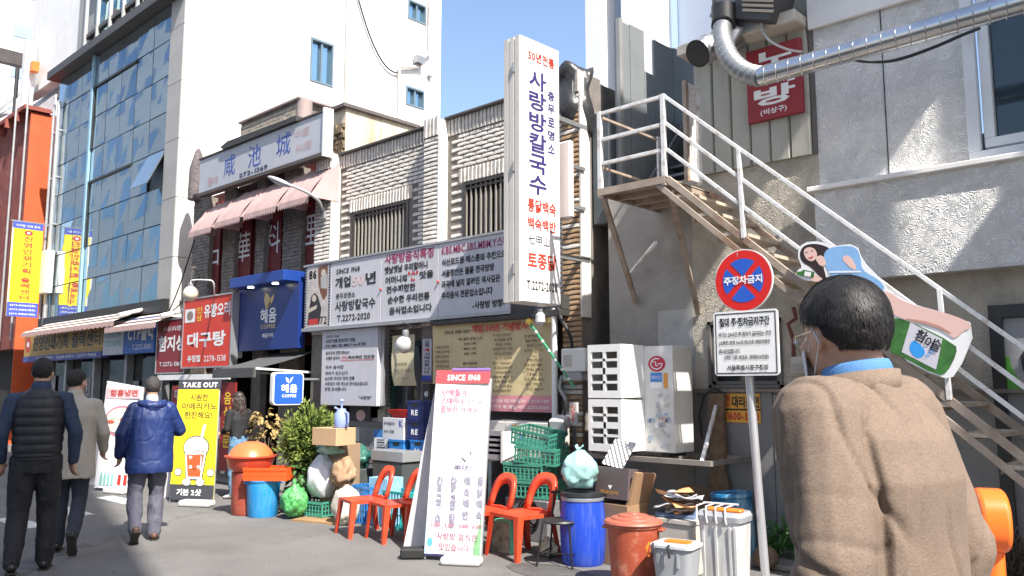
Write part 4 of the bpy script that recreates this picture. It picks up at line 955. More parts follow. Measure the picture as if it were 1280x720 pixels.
# grey retractable awning
t = thing('grey_shop_awning', 'dark grey fabric awning over the coffee shop entrance', 'awning', (xat(320, 6.3), 6.4, 2.2))
A, B = P(268, 462, 6.25), P(383, 452, 7.1); zA = A.z
MB().grid(lambda u, v: V((A.x+(B.x-A.x)*u, 6.25+(D-6.3)*v, zA+.28*v-.02*math.sin(v*3.14))), 8, 6).build('fabric', mat('grey_awning', (.075,.075,.078), .8, var=.15), t, smooth=True)
MB().box(A.x, B.x, 6.22, 6.26, zA-.13, zA+.01).build('valance', _M['grey_awning'], t)
MB().bar((A.x, 6.25, zA), (A.x, D, zA-.05), .03).build('arm', WHITE, t); MB().bar((B.x, 6.25, zA), (B.x, D, zA-.05), .03).build('arm', WHITE, t)
# --- print shop: striped awnings, yellow and blue signs, projecting banner
t = thing('print_shop_sign', 'mustard yellow print shop sign with black korean letters below a striped awning', 'sign', (xat(80,6.9), 6.9, 2.2))
x0, x1 = xat(31, 6.95, 425), xat(128, 6.95, 425); z1, z0 = P(31, 417, 6.95).z, P(31, 446, 6.95).z
MB().box(x0, x1, 6.95, 7.1, z0, z1).build('board', mat('mustard_sign', (.42,.25,.05), .5, var=.1), t); MB().box(x0, x1, 6.94, 7.1, z0-.14, z0-.003).build('blue_foot', mat('blue_foot', (.05,.07,.3), .5), t)
p = Print(t, (x0, 6.945, z0), UX, UZ, x1-x0, z1-z0); p.tx('진영인쇄기획', .13, .2, .60, .8, BLKINK, .02); p.tx('출력센터', .65, .2, .98, .8, BLKINK, .02); p.ell(.06,.5,.04,.32,REDINK); p.ell(.06,.5,.018,.12,WINK,12,.003); p.done()
p = Print(t, (x0, 6.935, z0-.14), UX, UZ, x1-x0, .14); p.tx('2278-9000 / 2268-9001 / 2277-9002 ', .2, .3, .95, .75, WINK, .01); p.done()
t = thing('plate_output_sign', 'blue and white print plate shop sign right of the mustard sign', 'sign', (xat(160,6.9), 6.9, 2.2))
x0, x1 = xat(129.5, 6.95, 425), xat(193, 6.95, 425)
MB().box(x0, x1, 6.95, 7.1, z0-.1, z1).build('board', mat('sky_sign', (.02,.12,.45), .5, var=.1), t)
p = Print(t, (x0, 6.945, z0-.1), UX, UZ, x1-x0, z1-z0+.1); p.rect(0, 0, .42, 1, SIGNW); p.tx('CTP출력', .5, .35, .97, .8, WINK, .03); p.tx('T.2272-5000', .6, .1, .95, .25, WINK, 0); p.done()
p = Print(t, (x0, 6.942, z0-.1), UX, UZ, x1-x0, z1-z0+.1); p.tx('디지털인쇄', .04, .5, .36, .68, mat('teal_ink', (.02,.3,.3), .5)); p.tx('디자인출력', .04, .25, .36, .43, _M['teal_ink']); p.done()
for nm, (pa, pb, va, vb, lab) in {'a': (27, 142, 418, 402, 'long striped folding awning above the mustard print shop sign'), 'b': (131, 195, 412, 400, 'short striped folding awning above the blue sign')}.items():
    x0, x1 = xat(pa, 6.6, va), xat(pb, 6.6, va); zf = P(pa, va, 6.6).z
    t = thing('striped_awning', lab, 'awning', ((x0+x1)/2, 6.6, zf), group='striped awnings of the print shops')
    m1, m2 = mat('cream_stripe', (.6,.52,.48), .8), mat('brown_stripe', (.10,.06,.055), .8)
    for k in range(6):
        ya_, yb_ = 6.6+k*.11, 6.6+k*.11+.108
        MB().quad((x0, ya_, zf+.03+k*.05), (x1, ya_, zf+.03+k*.05), (x1, yb_, zf+.078+k*.05), (x0, yb_, zf+.078+k*.05)).build('stripe', (m1, m2)[k % 2], t)
    vm = MB(); n = 24
    for i in range(n):
        a0, a1 = x0+(x1-x0)*i/n, x0+(x1-x0)*(i+1)/n; vm.face([(a0,6.595,zf+.03),(a1,6.595,zf+.03),(a1,6.59,zf-.06),((a0+a1)/2,6.59,zf-.09),(a0,6.59,zf-.06)])
    vm.build('valance', mat('rose_stripe', (.5,.33,.30), .8), t)
    MB().cyl((x1-.06, 6.7, zf+.15), (x1-.06, 7.2, zf+.3), .04).build('roller_arm', WHITE, t)
# projecting yellow banner by the pipes
xb_ = -23.0; y0, y1 = 6.34, 7.04
zT_, zB_ = PX(30, 278, xb_).z, PX(25, 396, xb_).z
t = thing('yellow_projecting_banner', 'tall bright yellow banner with red korean letters projecting from the red building', 'banner', (xb_, 6.7, zB_))
MB().box(xb_-.02, xb_+.02, y0, y1, zB_, zT_).build('panel', mat('lemon_vinyl', (.85,.62,.01), .5, var=.03), t)
for sx in (1, -1):
    if sx > 0: p = Print(t, (xb_+.024, y0, zB_), UY, UZ, y1-y0, zT_-zB_)
    else: p = Print(t, (xb_-.024, y1, zB_), -UY, UZ, y1-y0, zT_-zB_)
    BF = mat('banner_blue', (.05,.08,.4), .5, var=0); p.rect(0, .93, 1, 1, BF); p.rect(0, 0, 1, .15, BF); p.rect(0,.15,.04,.93, WINK)
    p.vt('진영인쇄기획', .38, .45, .68, .86, REDINK, .02); p.vt('출력센터', .38, .17, .68, .42, REDINK, .02); p.ell(.53,.89,.14,.028, REDINK); p.done()
    q = Print(t, p.O+V((sx*.004,0,0)), p.ux, UZ, p.W, p.H); q.ell(.53,.89,.05,.012, WINK, 10)
    for k in range(3): q.tx('2273-9000(대표)', .08, .105-k*.045, .92, .13-k*.045, WINK, .01)
    q.tx('디지털 인쇄 출력', .12, .95, .88, .975, WINK, .0); q.done()
MB().bar((xb_, 6.3, zT_+.02), (xb_, D+.1, zT_+.02), .03).build('top_rod', STEEL, t)
MB().bar((xb_-.02, y1, (zB_+zT_)/2), (xb_-.02, D+.1, (zB_+zT_)/2), .03).build('stay', STEEL, t)
w1 = P(49, 340, 7.0); tag(MB().obox((xb_+.1, 7.15, w1.z), (.5,.2,1.1)).build('white_meter_box', WHITE, None, bevel=.02), 'white blank box mounted behind the yellow banner', 'box')

# --- karaoke sign on siding
S_ = fsign('karaoke_exit_sign', 'dark red karaoke sign with big white korean letters crossed by the duct', (932, 66), (1004, 139), D-.09, .045, mat('deep_red_sign', (.28,.02,.028), .5, var=.08), None)
p = fprint(S_, D-.09); p.tx('노', .16, .72, .92, .93, WINK, .06); p.tx('래', .16, .45, .88, .68, WINK, .06); p.tx('방', .13, .19, .88, .44, WINK, .06); p.tx('(비상구)', .24, .055, .72, .15, WINK, .02); p.done()
# --- designated driver sticker
S_ = fsign('driver_service_sticker', 'orange yellow sticker with black korean letters and red phone number low on the wall', (907, 492), (951, 529), D-.034, .004, mat('amber_sticker', (.75,.36,.04), .5, var=.05), None, cat='sticker', bev=0)
p = fprint(S_, D-.034); p.tx('대리운전', .18, .52, .98, .92, BLKINK, .03); p.rect(0, .42, 1, .48, BLKINK); p.tx('1600-1500', .04, .08, .96, .36, REDINK, .05); p.vt('콜라', .02, .5, .14, .95, REDINK, .02); p.done()
# pale notice and grey paint patch
tag(MB().box(*[P(823,392,D).x, P(867,392,D).x], D-.012, D-.002, P(823,449,D).z, P(823,389,D).z).build('bare_board', mat('pale_grey_board', (.45,.44,.42), .8, var=.3, vs=4, dirt=((.25,.24,.22), .7)), None), 'pale bare board fixed to the grimy wall above the outdoor unit', 'board')
# ================================================================== outdoor steel stair with landing
yF, yB_ = 6.25, 7.02
RW = mat('chipped_white_rail', (.70,.70,.69), .45, var=.08, dirt=((.27,.14,.08), .9), dirtscale=11)
RUSTW = mat('rusty_white_beam', (.36,.29,.23), .6, var=.25, vs=6, dirt=((.20,.09,.04), .95), dirtscale=3.5)
TRD = mat('weathered_tread', (.50,.43,.34), .7, var=.3, vs=5, dirt=((.2,.13,.09), .8))
stt = thing('steel_staircase', 'rusty white outdoor steel staircase with landing and triple handrails descending to the right', 'staircase', (-3.0, 6.6, 0))
lx0, lx1 = P(751, 240, yF).x, P(831, 222, yF).x
zl = P(752, 238, yF).z+.0
def slope(a, b, y=yF): return P(*a, y), P(*b, y)
def ext(p, q, z): return p+(q-p)*((z-p.z)/(q.z-p.z))
def cut(p, q, x): return p+(q-p)*((x-p.x)/(q.x-p.x))
xEnd = .15
# landing
MB().box(lx0, lx1, yF, D, zl-.01, zl).build('landing_plate', RUSTW, stt)
for (a, b, c, d) in ((lx0-.02, lx1+.02, yF-.03, yF), (lx0-.02, lx0+.0, yF, D-.01), (lx1-.02, lx1+.0, yF, D-.01)):
    MB().box(a, b, c, d, zl-.055, zl+.012).build('landing_beam', RUSTW, stt)
for k in range(3):
    y_ = yF+.25+k*.28; MB().box(lx0, lx1-.02, y_, y_+.04, zl-.06, zl-.012).build('landing_joist', RUSTW, stt)
# rails
hr = [slope((830,120), (1280,435)), slope((832,154), (1210,432)), slope((834,187), (1197,460))]
hr[1] = (hr[1][0], cut(*hr[1], 1)); hr[2] = (hr[2][0], cut(*hr[2], 1))
for p, q in hr: MB().bar(p+V((0,0,0)), cut(p, q, xEnd), .026, .030).build('handrail', RW, stt, bevel=.003)
zr3 = [P(752,142,yF).z, P(752,175,yF).z, P(752,205,yF).z]
for k in range(3):
    MB().bar((lx0, yF+.0, zr3[k]), (lx1, yF+.0, zr3[k]-.0), .032).build('landing_rail', RW, stt, bevel=.003)
    if k != 1: MB().bar((lx0, yF+.017, zr3[k]-.03), (lx0, D-.02, zr3[k]-.03), .022).build('landing_side_rail', RUSTW, stt)
for x in (lx0, lx1): MB().box(x-.02, x+.02, yF-.022, yF+.018, zl-.07, zr3[0]+.02).build('post', RW, stt)
MB().box(lx0+.02-.02, lx0+.02, D-.06, D-.02, zl, zr3[0]).build('post', RW, stt)
# stringers: upper channel, lower chord, far stringer
s1 = slope((834,223), (1280,573)); s2 = slope((819,228), (1280,604)); 
far = (V((s1[0].x, yB_, s1[0].z)), V((s1[1].x, yB_, s1[1].z)))
MB().bar(s1[0], cut(*s1, xEnd), .03, .058).build('stringer', RUSTW, stt, bevel=.003)
MB().bar(s2[0], cut(*s2, xEnd), .03, .05).build('lower_chord', RUSTW, stt, bevel=.003)
MB().bar(far[0], cut(*far, xEnd), .035, .06).build('far_stringer', RUSTW, stt, bevel=.003)
# posts up the flight
for px in (930, 1186):
    u = P(px, 300 if px < 1000 else 480, yF).x
    a = cut(*s1, u); b = cut(*hr[0], u-.02); MB().bar(a, b, .04, .034).build('post', RW, stt, bevel=.003)
u = P(1186, 480, yF).x+1.5; MB().bar(cut(*s1, u), cut(*hr[0], u-.02), .04, .034).build('post', RW, stt)
# treads
me = mesh_of(MB().box(-.115, .115, yF-.01, yB_-.0, -.014, .014).box(-.118, -.112, yF+.02, yB_, -.05, -.0145), 'tread', TRD)
s_m = ((s1[0]+s2[0])/2, (s1[1]+s2[1])/2)
k = 0; x = lx1+.16
while x < xEnd:
    c = cut(s_m[0], s_m[1], x); sub_obj('tread', me, stt, V((x, 0, c.z))-stt.location, (0, 0, 0)); x += .225
# struts under the landing
for a, b in (((754,246),(795,378)), ((838,240),(873,392))):
    p = P(*a, yF+.05); q = P(*b, D-.02); MB().bar(p, q, .045).build('strut', RUSTW, stt)
p, q = P(785, 345, D-.05), P(820, 303, 6.7); MB().bar(p, q, .03).build('tie_bar', RW, stt)
# white barred gate
gx = P(856, 160, 6.75).x
gt = thing('landing_gate', 'narrow white barred gate with rusty edge standing open on the landing', 'gate', (gx, 6.9, zl))
zgt = P(856, 100, 6.75).z; yg0, yg1 = 6.75, PX(874, 160, gx).y
for nm, bx in (('stile', (yg0, yg0+.05)), ('stile', (yg1-.03, yg1))): MB().box(gx-.02, gx+.02, bx[0], bx[1], zl+.08, zgt-(.0 if nm else 0)).build(nm, RUSTW if bx[0] == yg0 else RW, gt)
MB().box(gx-.015, gx+.015, yg0+.05, yg1-.03, zgt-.05, zgt-.01).build('top_rail', RW, gt); MB().box(gx-.015, gx+.015, yg0+.05, yg1-.03, zl+.1, zl+.14).build('bottom_rail', RW, gt)
n = 4
for i in range(n):
    y_ = yg0+.07+(yg1-yg0-.12)*i/(n-1); MB().box(gx-.012, gx+.012, y_-.018, y_+.018, zl+.14, zgt-.05).build('bar', RW, gt)

# ---- promotional cut-out panel on the handrail
yk = yF-.06
ck = thing('promotional_cutout', 'printed cut-out of a woman in blue lying along the handrail above a green bottle', 'advertising panel', P(1100, 380, yk))
def kpoly(name, pts, m, k, dep=.001):
    q = [P(*a, yk-.0013*k) for a in pts]; MB().prism([(p.x, p.z) for p in q], (0, yk-.0013*k, 0), UX, UZ, (0, dep, 0)).build(name, m, ck)
def smooth_pts(pts, it=2):
    for _ in range(it):
        out = []
        for i in range(len(pts)):
            a, b = pts[i], pts[(i+1) % len(pts)]; out += [(a[0]*.75+b[0]*.25, a[1]*.75+b[1]*.25), (a[0]*.25+b[0]*.75, a[1]*.25+b[1]*.75)]
        pts = out
    return pts
CW = mat('cutout_white', (.78,.78,.78), .4, var=0); SKN = mat('printed_skin', (.72,.48,.42), .45, var=0); HRP = mat('printed_hair', (.03,.015,.015), .4, var=0)
DRB = mat('printed_blue_dress', (.22,.42,.70), .45, var=.12, vs=6); GRB = mat('printed_green_bottle', (.04,.16,.03), .3, var=.5, vs=9)
kpoly('backing', smooth_pts([(996,318),(1003,303),(1025,301),(1040,308),(1070,304),(1078,326),(1100,348),(1112,365),(1140,380),(1185,392),(1222,407),(1196,470),(1178,474),(1120,445),(1108,400),(1060,370),(1040,352),(1010,352),(994,344),(998,336),(1003,335)], 1), CW, 0, .005)
kpoly('hair', smooth_pts([(999,316),(1005,306),(1022,304),(1040,311),(1030,318),(1028,330),(1034,350),(1026,348),(1014,334),(1002,328)]), HRP, 1)
kpoly('dress', smooth_pts([(1030,314),(1042,308),(1070,307),(1076,322),(1077,338),(1100,350),(1108,362),(1088,372),(1060,362),(1044,352),(1036,340),(1030,328)]), DRB, 2)
kpoly('arm_gap', smooth_pts([(1050,322),(1062,318),(1072,336),(1066,338)], 1), SKN, 3)
kpoly('face', smooth_pts([(1004,312),(1012,308),(1020,312),(1022,322),(1014,328),(1006,322)]), SKN, 3)
kpoly('neck', smooth_pts([(1018,322),(1028,318),(1034,330),(1026,334)], 1), SKN, 2.6)
for e in ((1008,315.5),(1015,313.5)): kpoly('eye', [(e[0]-1.6,e[1]),(e[0],e[1]-.9),(e[0]+1.6,e[1]-.2),(e[0],e[1]+.6)], HRP, 4)
kpoly('mouth', [(1010,322.5),(1014,321),(1017,319.5),(1014.5,323.5)], REDINK, 4)
kpoly('belt', [(1036,339),(1076,338.5),(1076,340.5),(1036,341)], CW, 3.4)
kpoly('hand', smooth_pts([(1012,342),(1022,344),(1030,350),(1022,353),(1012,350)], 1), SKN, 2)
kpoly('small_bottle', [(996,340),(1002,339),(1004,337),(1018,340),(1017,347),(1003,345),(996,343)], GRB, 4); kpoly('small_label', [(1006,339),(1014,340.5),(1013,346),(1005,344.5)], CW, 5)
kpoly('leg', smooth_pts([(1088,368),(1108,362),(1130,378),(1165,387),(1192,394),(1214,404),(1212,412),(1206,412),(1194,424),(1186,418),(1168,408),(1120,398)]), SKN, 3)
kpoly('leg_shadow_line', smooth_pts([(1122,396),(1168,403),(1196,420),(1166,407)], 1), mat('printed_skin_dark', (.50,.25,.20), .5), 4)
kpoly('bottle', smooth_pts([(1112,398),(1130,398),(1195,430),(1196,442),(1184,466),(1172,470),(1124,444),(1110,440)], 1), GRB, 2)
kpoly('bottle_label', [(1138,403),(1178,424),(1170,462),(1127,440)], mat('printed_label', (.58,.56,.62), .5, var=.03), 3)
kpoly('water_drop', smooth_pts([(1141,424),(1150,430),(1158,440),(1150,449),(1140,444),(1136,434)]), mat('printed_drop_blue', (.03,.30,.75), .4), 4)
ang = R(-27)
for tx_, px, py, w_, h_ in (('참', 1142, 424, .075, .085), ('이', 1153, 433, .06, .085), ('슬', 1161, 436, .065, .085)):
    mb = MB(); mb.text(tx_, P(px, py, yk-.009), V((math.cos(ang), 0, math.sin(ang))), V((-math.sin(ang), 0, math.cos(ang))), w_, h_, .022); mb.build('lettering', BLKINK, ck)
mb = MB(); mb.text('fresh', P(1160, 448, yk-.009), V((math.cos(R(50)), 0, math.sin(R(50)))), V((-math.sin(R(50)), 0, math.cos(R(50)))), .08, .035, 0); mb.build('lettering', mat('printed_drop_blue', (.03,.3,.75)), ck)

# ---- beer poster in the shop window
tp = thing('beer_bottle_poster', 'green beer bottle poster in the black framed shop window at the right edge', 'poster', P(1275, 470, D+.02))
def tpoly(name, pts, m, k):
    q = [P(*a, D-.01-.003*k) for a in pts]; MB().prism([(p.x, p.z) for p in q], (0, D-.01-.003*k, 0), UX, UZ, (0, .004, 0)).build(name, m, tp)
tpoly('sheet', [(1250,398),(1310,395),(1310,545),(1250,545)], mat('poster_grey', (.3,.3,.3), .4, var=.2), 0)
tpoly('green_ground', [(1251,500),(1310,500),(1310,590),(1251,590)], mat('poster_deep_green', (.02,.10,.06), .3, var=.3), .5)
tpoly('bottle', smooth_pts([(1254,446),(1262,446),(1264,460),(1278,480),(1284,500),(1284,560),(1256,560),(1252,500),(1251,470)], 1), mat('poster_bottle_green', (.10,.38,.05), .3, var=.4, vs=14), 1)
tpoly('label', [(1255,498),(1290,498),(1290,512),(1255,508)], mat('poster_label', (.03,.12,.05), .4), 2)
mb = MB(); mb.text('TERRA', P(1256, 509, D-.02), UX, UZ, .2, .06, .03); mb.build('lettering', WINK, tp)
tpoly('dark_figure', smooth_pts([(1274,438),(1300,436),(1300,480),(1280,470)], 1), BLACK, 2)

# ================================================================== no parking sign
np_ = thing('no_parking_sign', 'round red and blue no parking sign with white plate on a leaning grey pole', 'road sign', (-2.9, 5.88, 0))
a, b = PD(957, 720, 6.34), PD(936.5, 470, 6.34); ys_ = 5.85
b0 = ext(b, a, 0.0); tp0 = ext(a, b, P(930,316,ys_).z)
MB().cyl(b0, tp0, .032, n=14).build('pole', mat('galvanised_pole', (.50,.50,.52), .35, metal=.5, var=.1), np_, smooth=True)
c = P(929, 350.5, ys_-.03); r_ = (P(965.5,350,ys_).x-P(893,350,ys_).x)/2
MB().cyl(c+V((0,.012,0)), c, r_, n=48).build('round_plate', WHITE, np_, smooth=True, ang=30)
pr = Print(np_, c+V((-r_, -.004, -r_)), UX, UZ, 2*r_, 2*r_); RR_ = mat('reflective_red', (.62,.015,.012), .35, var=0); RB = mat('reflective_blue', (.02,.10,.50), .35, var=0)
pr.ell(.5,.5,.483,.483,RR_,48)
for k in range(4):
    a0 = 45+90*k+8.5; a1 = 135+90*k-8.5; pts = [(.5+.35*math.cos(R(a0+(a1-a0)*i/12-2*((k+1) % 2)*0)), .5+.35*math.sin(R(a0+(a1-a0)*i/12))) for i in range(13)]
    m_ = R(90+90*k); pts.append((.5+.062*math.cos(m_), .5+.062*math.sin(m_))); pr.poly(pts, RB, .002)
pr.done('printed_disc'); pr = Print(np_, c+V((-r_, -.009, -r_)), UX, UZ, 2*r_, 2*r_); pr.tx('주정차금지', .17, .44, .83, .575, WINK, .035); pr.done()
x0, x1 = P(895.5,430,ys_).x, P(976,430,ys_).x; z1, z0 = P(897,391,ys_).z, P(897,470,ys_).z
MB().prism(rpoly(x0, x1, z0, z1, .03), (0, ys_-.035, 0), UX, UZ, (0,.012,0)).build('text_plate', WHITE, np_)
bd = MB(); w_, h_ = .008, .008
for bx in ((x0+.015, x1-.015, z1-.023, z1-.015), (x0+.015, x1-.015, z0+.015, z0+.023), (x0+.015, x0+.023, z0+.023, z1-.023), (x1-.023, x1-.015, z0+.023, z1-.023)): bd.quad((bx[0], ys_-.037, bx[2]), (bx[1], ys_-.037, bx[2]), (bx[1], ys_-.037, bx[3]), (bx[0], ys_-.037, bx[3]))
bd.build('printed_border', BLKINK, np_, kind='stuff')
pr = Print(np_, (x0, ys_-.039, z0), UX, UZ, x1-x0, z1-z0)
pr.tx('절대 주·정차금지구간', .10, .76, .88, .90, BLKINK, .03)
for s_, u0, u1, v in (('여기는 24시간 주·정차가 금지되는 구간', .08, .90, .60), ('(소화전 반경 5m내 외)으로 위반차량은', .08, .88, .47), ('즉시인업합니다.', .08, .42, .34), ('(위반 기준 영업금, 과태료50만원)', .16, .85, .24)): pr.tx(s_, u0, v, u1, v+.075, BLKINK, .022)
pr.tx('서울특별시중구청장', .20, .08, .84, .165, BLKINK, .022); pr.done()
for z in (c.z-.12, c.z+.12, z0+.08, z1-.08): MB().box(c.x-.06, c.x+.08, ys_-.02, ys_+.03, z-.012, z+.012).build('clamp', STEEL, np_)

# ================================================================== outdoor air conditioner on its shelf
ACW = mat('aircon_white', (.66,.65,.62), .4, var=.06, dirt=((.42,.39,.34), .4))
yA_ = 6.6
ax0, ax1 = P(757, 500, yA_).x, P(842, 500, yA_).x
az0, az1 = P(830, 566, yA_).z, P(830, 432, yA_).z
ac = thing('outdoor_aircon_unit', 'white outdoor air conditioner with two louvred air guides and stickers on a wall shelf', 'air conditioner', ((ax0+ax1)/2, 6.8, az0))
MB().box(ax0, ax1, yA_, yA_+.34, az0, az1).build('casing', ACW, ac, bevel=.008, seg=2)
xm = P(806, 500, yA_).x
for zz0, zz1 in ((az0+.0, (az0+az1)/2-.006), ((az0+az1)/2+.006, az1+.02)):
    gx0, gx1, gy = ax0-.03, xm-.1, yA_-.24
    g_ = MB(); hw = .04; W_ = gx1-gx0; 
    # frame of the guide outlet, slots left open
    for (a0, a1, c0, c1) in ((gx0, gx1, zz1-.07, zz1), (gx0, gx1, zz0, zz0+.07), (gx0, gx0+hw, zz0+.07, zz1-.07), (gx1-hw, gx1, zz0+.07, zz1-.07), ((gx0+gx1)/2-.015, (gx0+gx1)/2+.015, zz0+.07, zz1-.07), (gx0+hw, gx1-hw, (zz0+zz1)/2-.03, (zz0+zz1)/2+.03), (gx0+hw, gx1-hw, zz0+.135, zz0+.16), (gx0+hw, gx1-hw, zz1-.16, zz1-.135)): g_.box(a0, a1, gy, gy+.03, c0, c1)
    go = g_.build('air_guide', mat('guide_white', (.72,.72,.70), .4, var=.05), ac)
    MB().add([(gx0,gy+.03,zz0),(gx0,gy+.03,zz1),(gx0-.0,yA_-.002,zz1),(gx0-.0,yA_-.002,zz0)], [(0,1,2,3)]).add([(gx1,gy+.03,zz0),(gx1,gy+.03,zz1),(xm-.005,yA_-.002,zz1-.01),(xm-.005,yA_-.002,zz0+.01)], [(3,2,1,0)]).add([(gx0,gy+.03,zz1),(gx1,gy+.03,zz1),(xm-.005,yA_-.002,zz1-.01),(gx0,yA_-.002,zz1)], [(0,1,2,3)]).add([(gx0,gy+.03,zz0),(gx1,gy+.03,zz0),(xm-.005,yA_-.002,zz0+.01),(gx0,yA_-.002,zz0)], [(3,2,1,0)]).build('hood', _M['guide_white'], go)
    MB().box(gx0+.02, gx1-.02, yA_-.06, yA_-.05, zz0+.02, zz1-.02).build('dark_back', mat('guide_inside', (.20,.185,.165), .8, var=.3), go)
    for r_ in ():
        zc2 = zz0+.07+(zz1-zz0-.14)*(r_+.5)/4
        MB().add([(gx0+hw,gy+.01,zc2+.03),(gx1-hw,gy+.01,zc2+.03),(gx1-hw,gy+.09,zc2-.03),(gx0+hw,gy+.09,zc2-.03),(gx0+hw,gy+.01,zc2+.036),(gx1-hw,gy+.01,zc2+.036),(gx1-hw,gy+.09,zc2-.024),(gx0+hw,gy+.09,zc2-.024)], [(0,1,2,3),(7,6,5,4),(0,4,5,1),(1,5,6,2),(2,6,7,3),(3,7,4,0)]).build('slat', ACW, go)
pr = Print(ac, (xm, yA_-.003, az0), UX, UZ, ax1-xm, az1-az0)
LGR = mat('logo_red', (.50,.02,.06), .4, var=0); pr.ell(.45, .83, .30, .075*1.0, LGR, 24)
pr.rect(.22, .66, .62, .745, mat('sticker_blue', (.05,.22,.6), .4, var=0)); pr.rect(.22, .60, .62, .655, WINK); pr.rect(.68,.60,.82,.74, mat('sticker_orange', (.7,.3,.05), .4, var=0)); pr.done('sticker')
pr = Print(ac, (xm, yA_-.006, az0), UX, UZ, ax1-xm, az1-az0)
pr.line([(.45+.20*math.cos(R(a)), .83+.05*math.sin(R(a))) for a in range(60, 361, 20)]+[(.5,.83)], .010, WINK, .0); pr.line([(.42,.855),(.42,.812),(.50,.812)], .010, WINK); pr.ell(.33,.85,.03,.008,WINK,8); pr.tx('에어컨', .26, .68, .58, .72, WINK, .0)
random.seed(11)
for k in range(26):
    u, v = random.uniform(.06,.75), random.uniform(.03,.56); du_, dv_ = random.uniform(.05,.25), random.uniform(.015,.05)
    pr.poly([(u,v),(u+du_,v+random.uniform(-.01,.01)),(u+du_*.9,v+dv_),(u+.02,v+dv_*random.uniform(.6,1.1))], random.choice((mat('torn_paper_grey', (.42,.42,.45), .7, var=0), mat('torn_paper_blue', (.35,.42,.55), .7, var=0), WINK, mat('torn_glue', (.5,.47,.42), .7, var=0))))
pr.tx('나눔', .5, .30, .85, .33, REDINK, .01); pr.done()
# shelf with feet
shf = thing('aircon_wall_shelf', 'steel angle shelf carrying the outdoor air conditioner on the wall', 'shelf', ((ax0+ax1)/2, 6.9, az0-.1))
sx0, sx1 = ax0-.15, P(888, 570, 6.5).x
for y_ in (6.5, D-.08): MB().box(sx0, sx1, y_, y_+.045, az0-.085, az0-.04).build('angle_bar', mat('grimy_steel', (.26,.24,.22), .6, metal=.3, var=.3), shf)
for x_ in (sx0, (sx0+sx1)/2, sx1-.05): MB().box(x_, x_+.045, 6.545, D-.08, az0-.085, az0-.045).build('cross_bar', _M['grimy_steel'], shf)
MB().bar((sx1-.1, 6.52, az0-.06), P(897, 500, D-.03), .03).build('stay_bar', _M['chipped_white_rail'], shf)
for x_ in (ax0+.1, ax1-.15): MB().box(x_, x_+.08, yA_+.02, yA_+.32, az0-.038, az0-.002).build('rubber_foot', BLACK, shf)
# old weathered plank and conduit at the wall
wp_ = thing('weathered_plank', 'split weathered timber plank leaning on the metal sheeting beside the shelf', 'plank', P(893, 615, D-.15))
m_ = MB(); pts = [(885,492),(905,492),(903,530),(906,560),(904,590),(910,602),(907,640),(886,640),(884,598),(888,585),(886,540)]
q = [P(*a, D-.12) for a in pts]; m_.prism([(p.x, p.z) for p in q], (0, D-.12, 0), UX, UZ, (0,.05,0)); m_.build('timber', mat('split_timber', (.20,.13,.08), .9, var=.5, vs=9, bump=.7, bs=30, streak=True, dirt=((.08,.05,.03), .7)), wp_)
MB().tube([P(905,492,D-.05), P(893,485,D-.1), P(880,495,D-.12), P(874,520,D-.12), P(878,548,D-.1)], .012, 6).build('cable', BLACK, wp_, smooth=True)

# ================================================================== ducts, cables
GALV = mat('spiral_duct_metal', (.55,.56,.57), .22, metal=.9, var=.15, vs=3)
yd = 6.35
d0, d1 = P(950, 96, yd), P(1300, -3, yd)
dk = thing('spiral_exhaust_duct', 'shiny spiral metal exhaust duct running across the stucco wall to the upper window', 'duct', d0)
d1 = d0+(d1-d0)*1.35
MB().cyl(d0, d1, .082, n=28).build('pipe', GALV, dk, smooth=True)
L_ = (d1-d0).length; dn = (d1-d0)/L_; n = int(L_/.105)
me = None
for i in range(n):
    m_ = MB(); c0 = d0+dn*(.05+i*.105); tl_ = dn.cross(UZ)*0
    u_, w__ = basis(dn); r_ = .0845; pts = [c0+(u_*math.cos(t*.4488)+w__*math.sin(t*.4488))*r_+dn*(.02*math.cos(t*.4488)) for t in range(15)]
    m_.tube(pts, .0045, 5, cap=False); m_.build('seam', GALV, dk, smooth=True)
fx = thing('flexible_duct_elbow', 'ribbed flexible duct bending down from the wall hopper to the spiral duct', 'duct', d0)
pth = [P(905,30,6.85), P(902,42,6.75), P(905,58,6.6), P(914,76,6.48), P(930,90,6.4), P(951,96,6.35)]
def cat(pts, n):
    out = []; 
    for i in range(len(pts)-1):
        p0, p1, p2, p3 = pts[max(i-1,0)], pts[i], pts[i+1], pts[min(i+2, len(pts)-1)]
        for k in range(n):
            t = k/n; out.append(.5*((2*p1)+(p2-p0)*t+(2*p0-5*p1+4*p2-p3)*t*t+(-p0+3*p1-3*p2+p3)*t**3))
    return out+[pts[-1]]
pp = cat(pth, 6); MB().tube(pp, [(.092 if i % 2 else .074) for i in range(len(pp))], 22).build('corrugated_hose', mat('grey_flex_duct', (.30,.31,.32), .45, metal=.5, var=.2), fx, smooth=True, ang=18)
MB().tube([pp[0]+V((0,.0,.18)), pp[0], pp[2]], .115, 20).build('black_collar', BLACK, fx, smooth=True)
eo = thing('open_exhaust_pipe', 'open ended black mouthed exhaust pipe wrapped in foil beside the karaoke sign', 'duct', P(872, 67, 6.5))
a, b = P(872, 67, 6.55), P(925, 38, 7.15)
ou = MB(); ou.tube([a, a+(b-a)*.12, a+(b-a)*.2, a+(b-a)*.26, a+(b-a)*.5, b], [.128,.128,.14,.128,.125,.12], 26, cap=False); eob = ou.build('pipe', mat('crumpled_foil', (.55,.55,.56), .3, metal=.9, var=.2, bump=.8, bs=22, bd=.02), eo, smooth=True)
inn = MB(); inn.tube([a, a+(b-a)*.5], [.118,.118], 24, cap=True); inn.build('dark_mouth', BLACK, eo, smooth=True, ang=30)
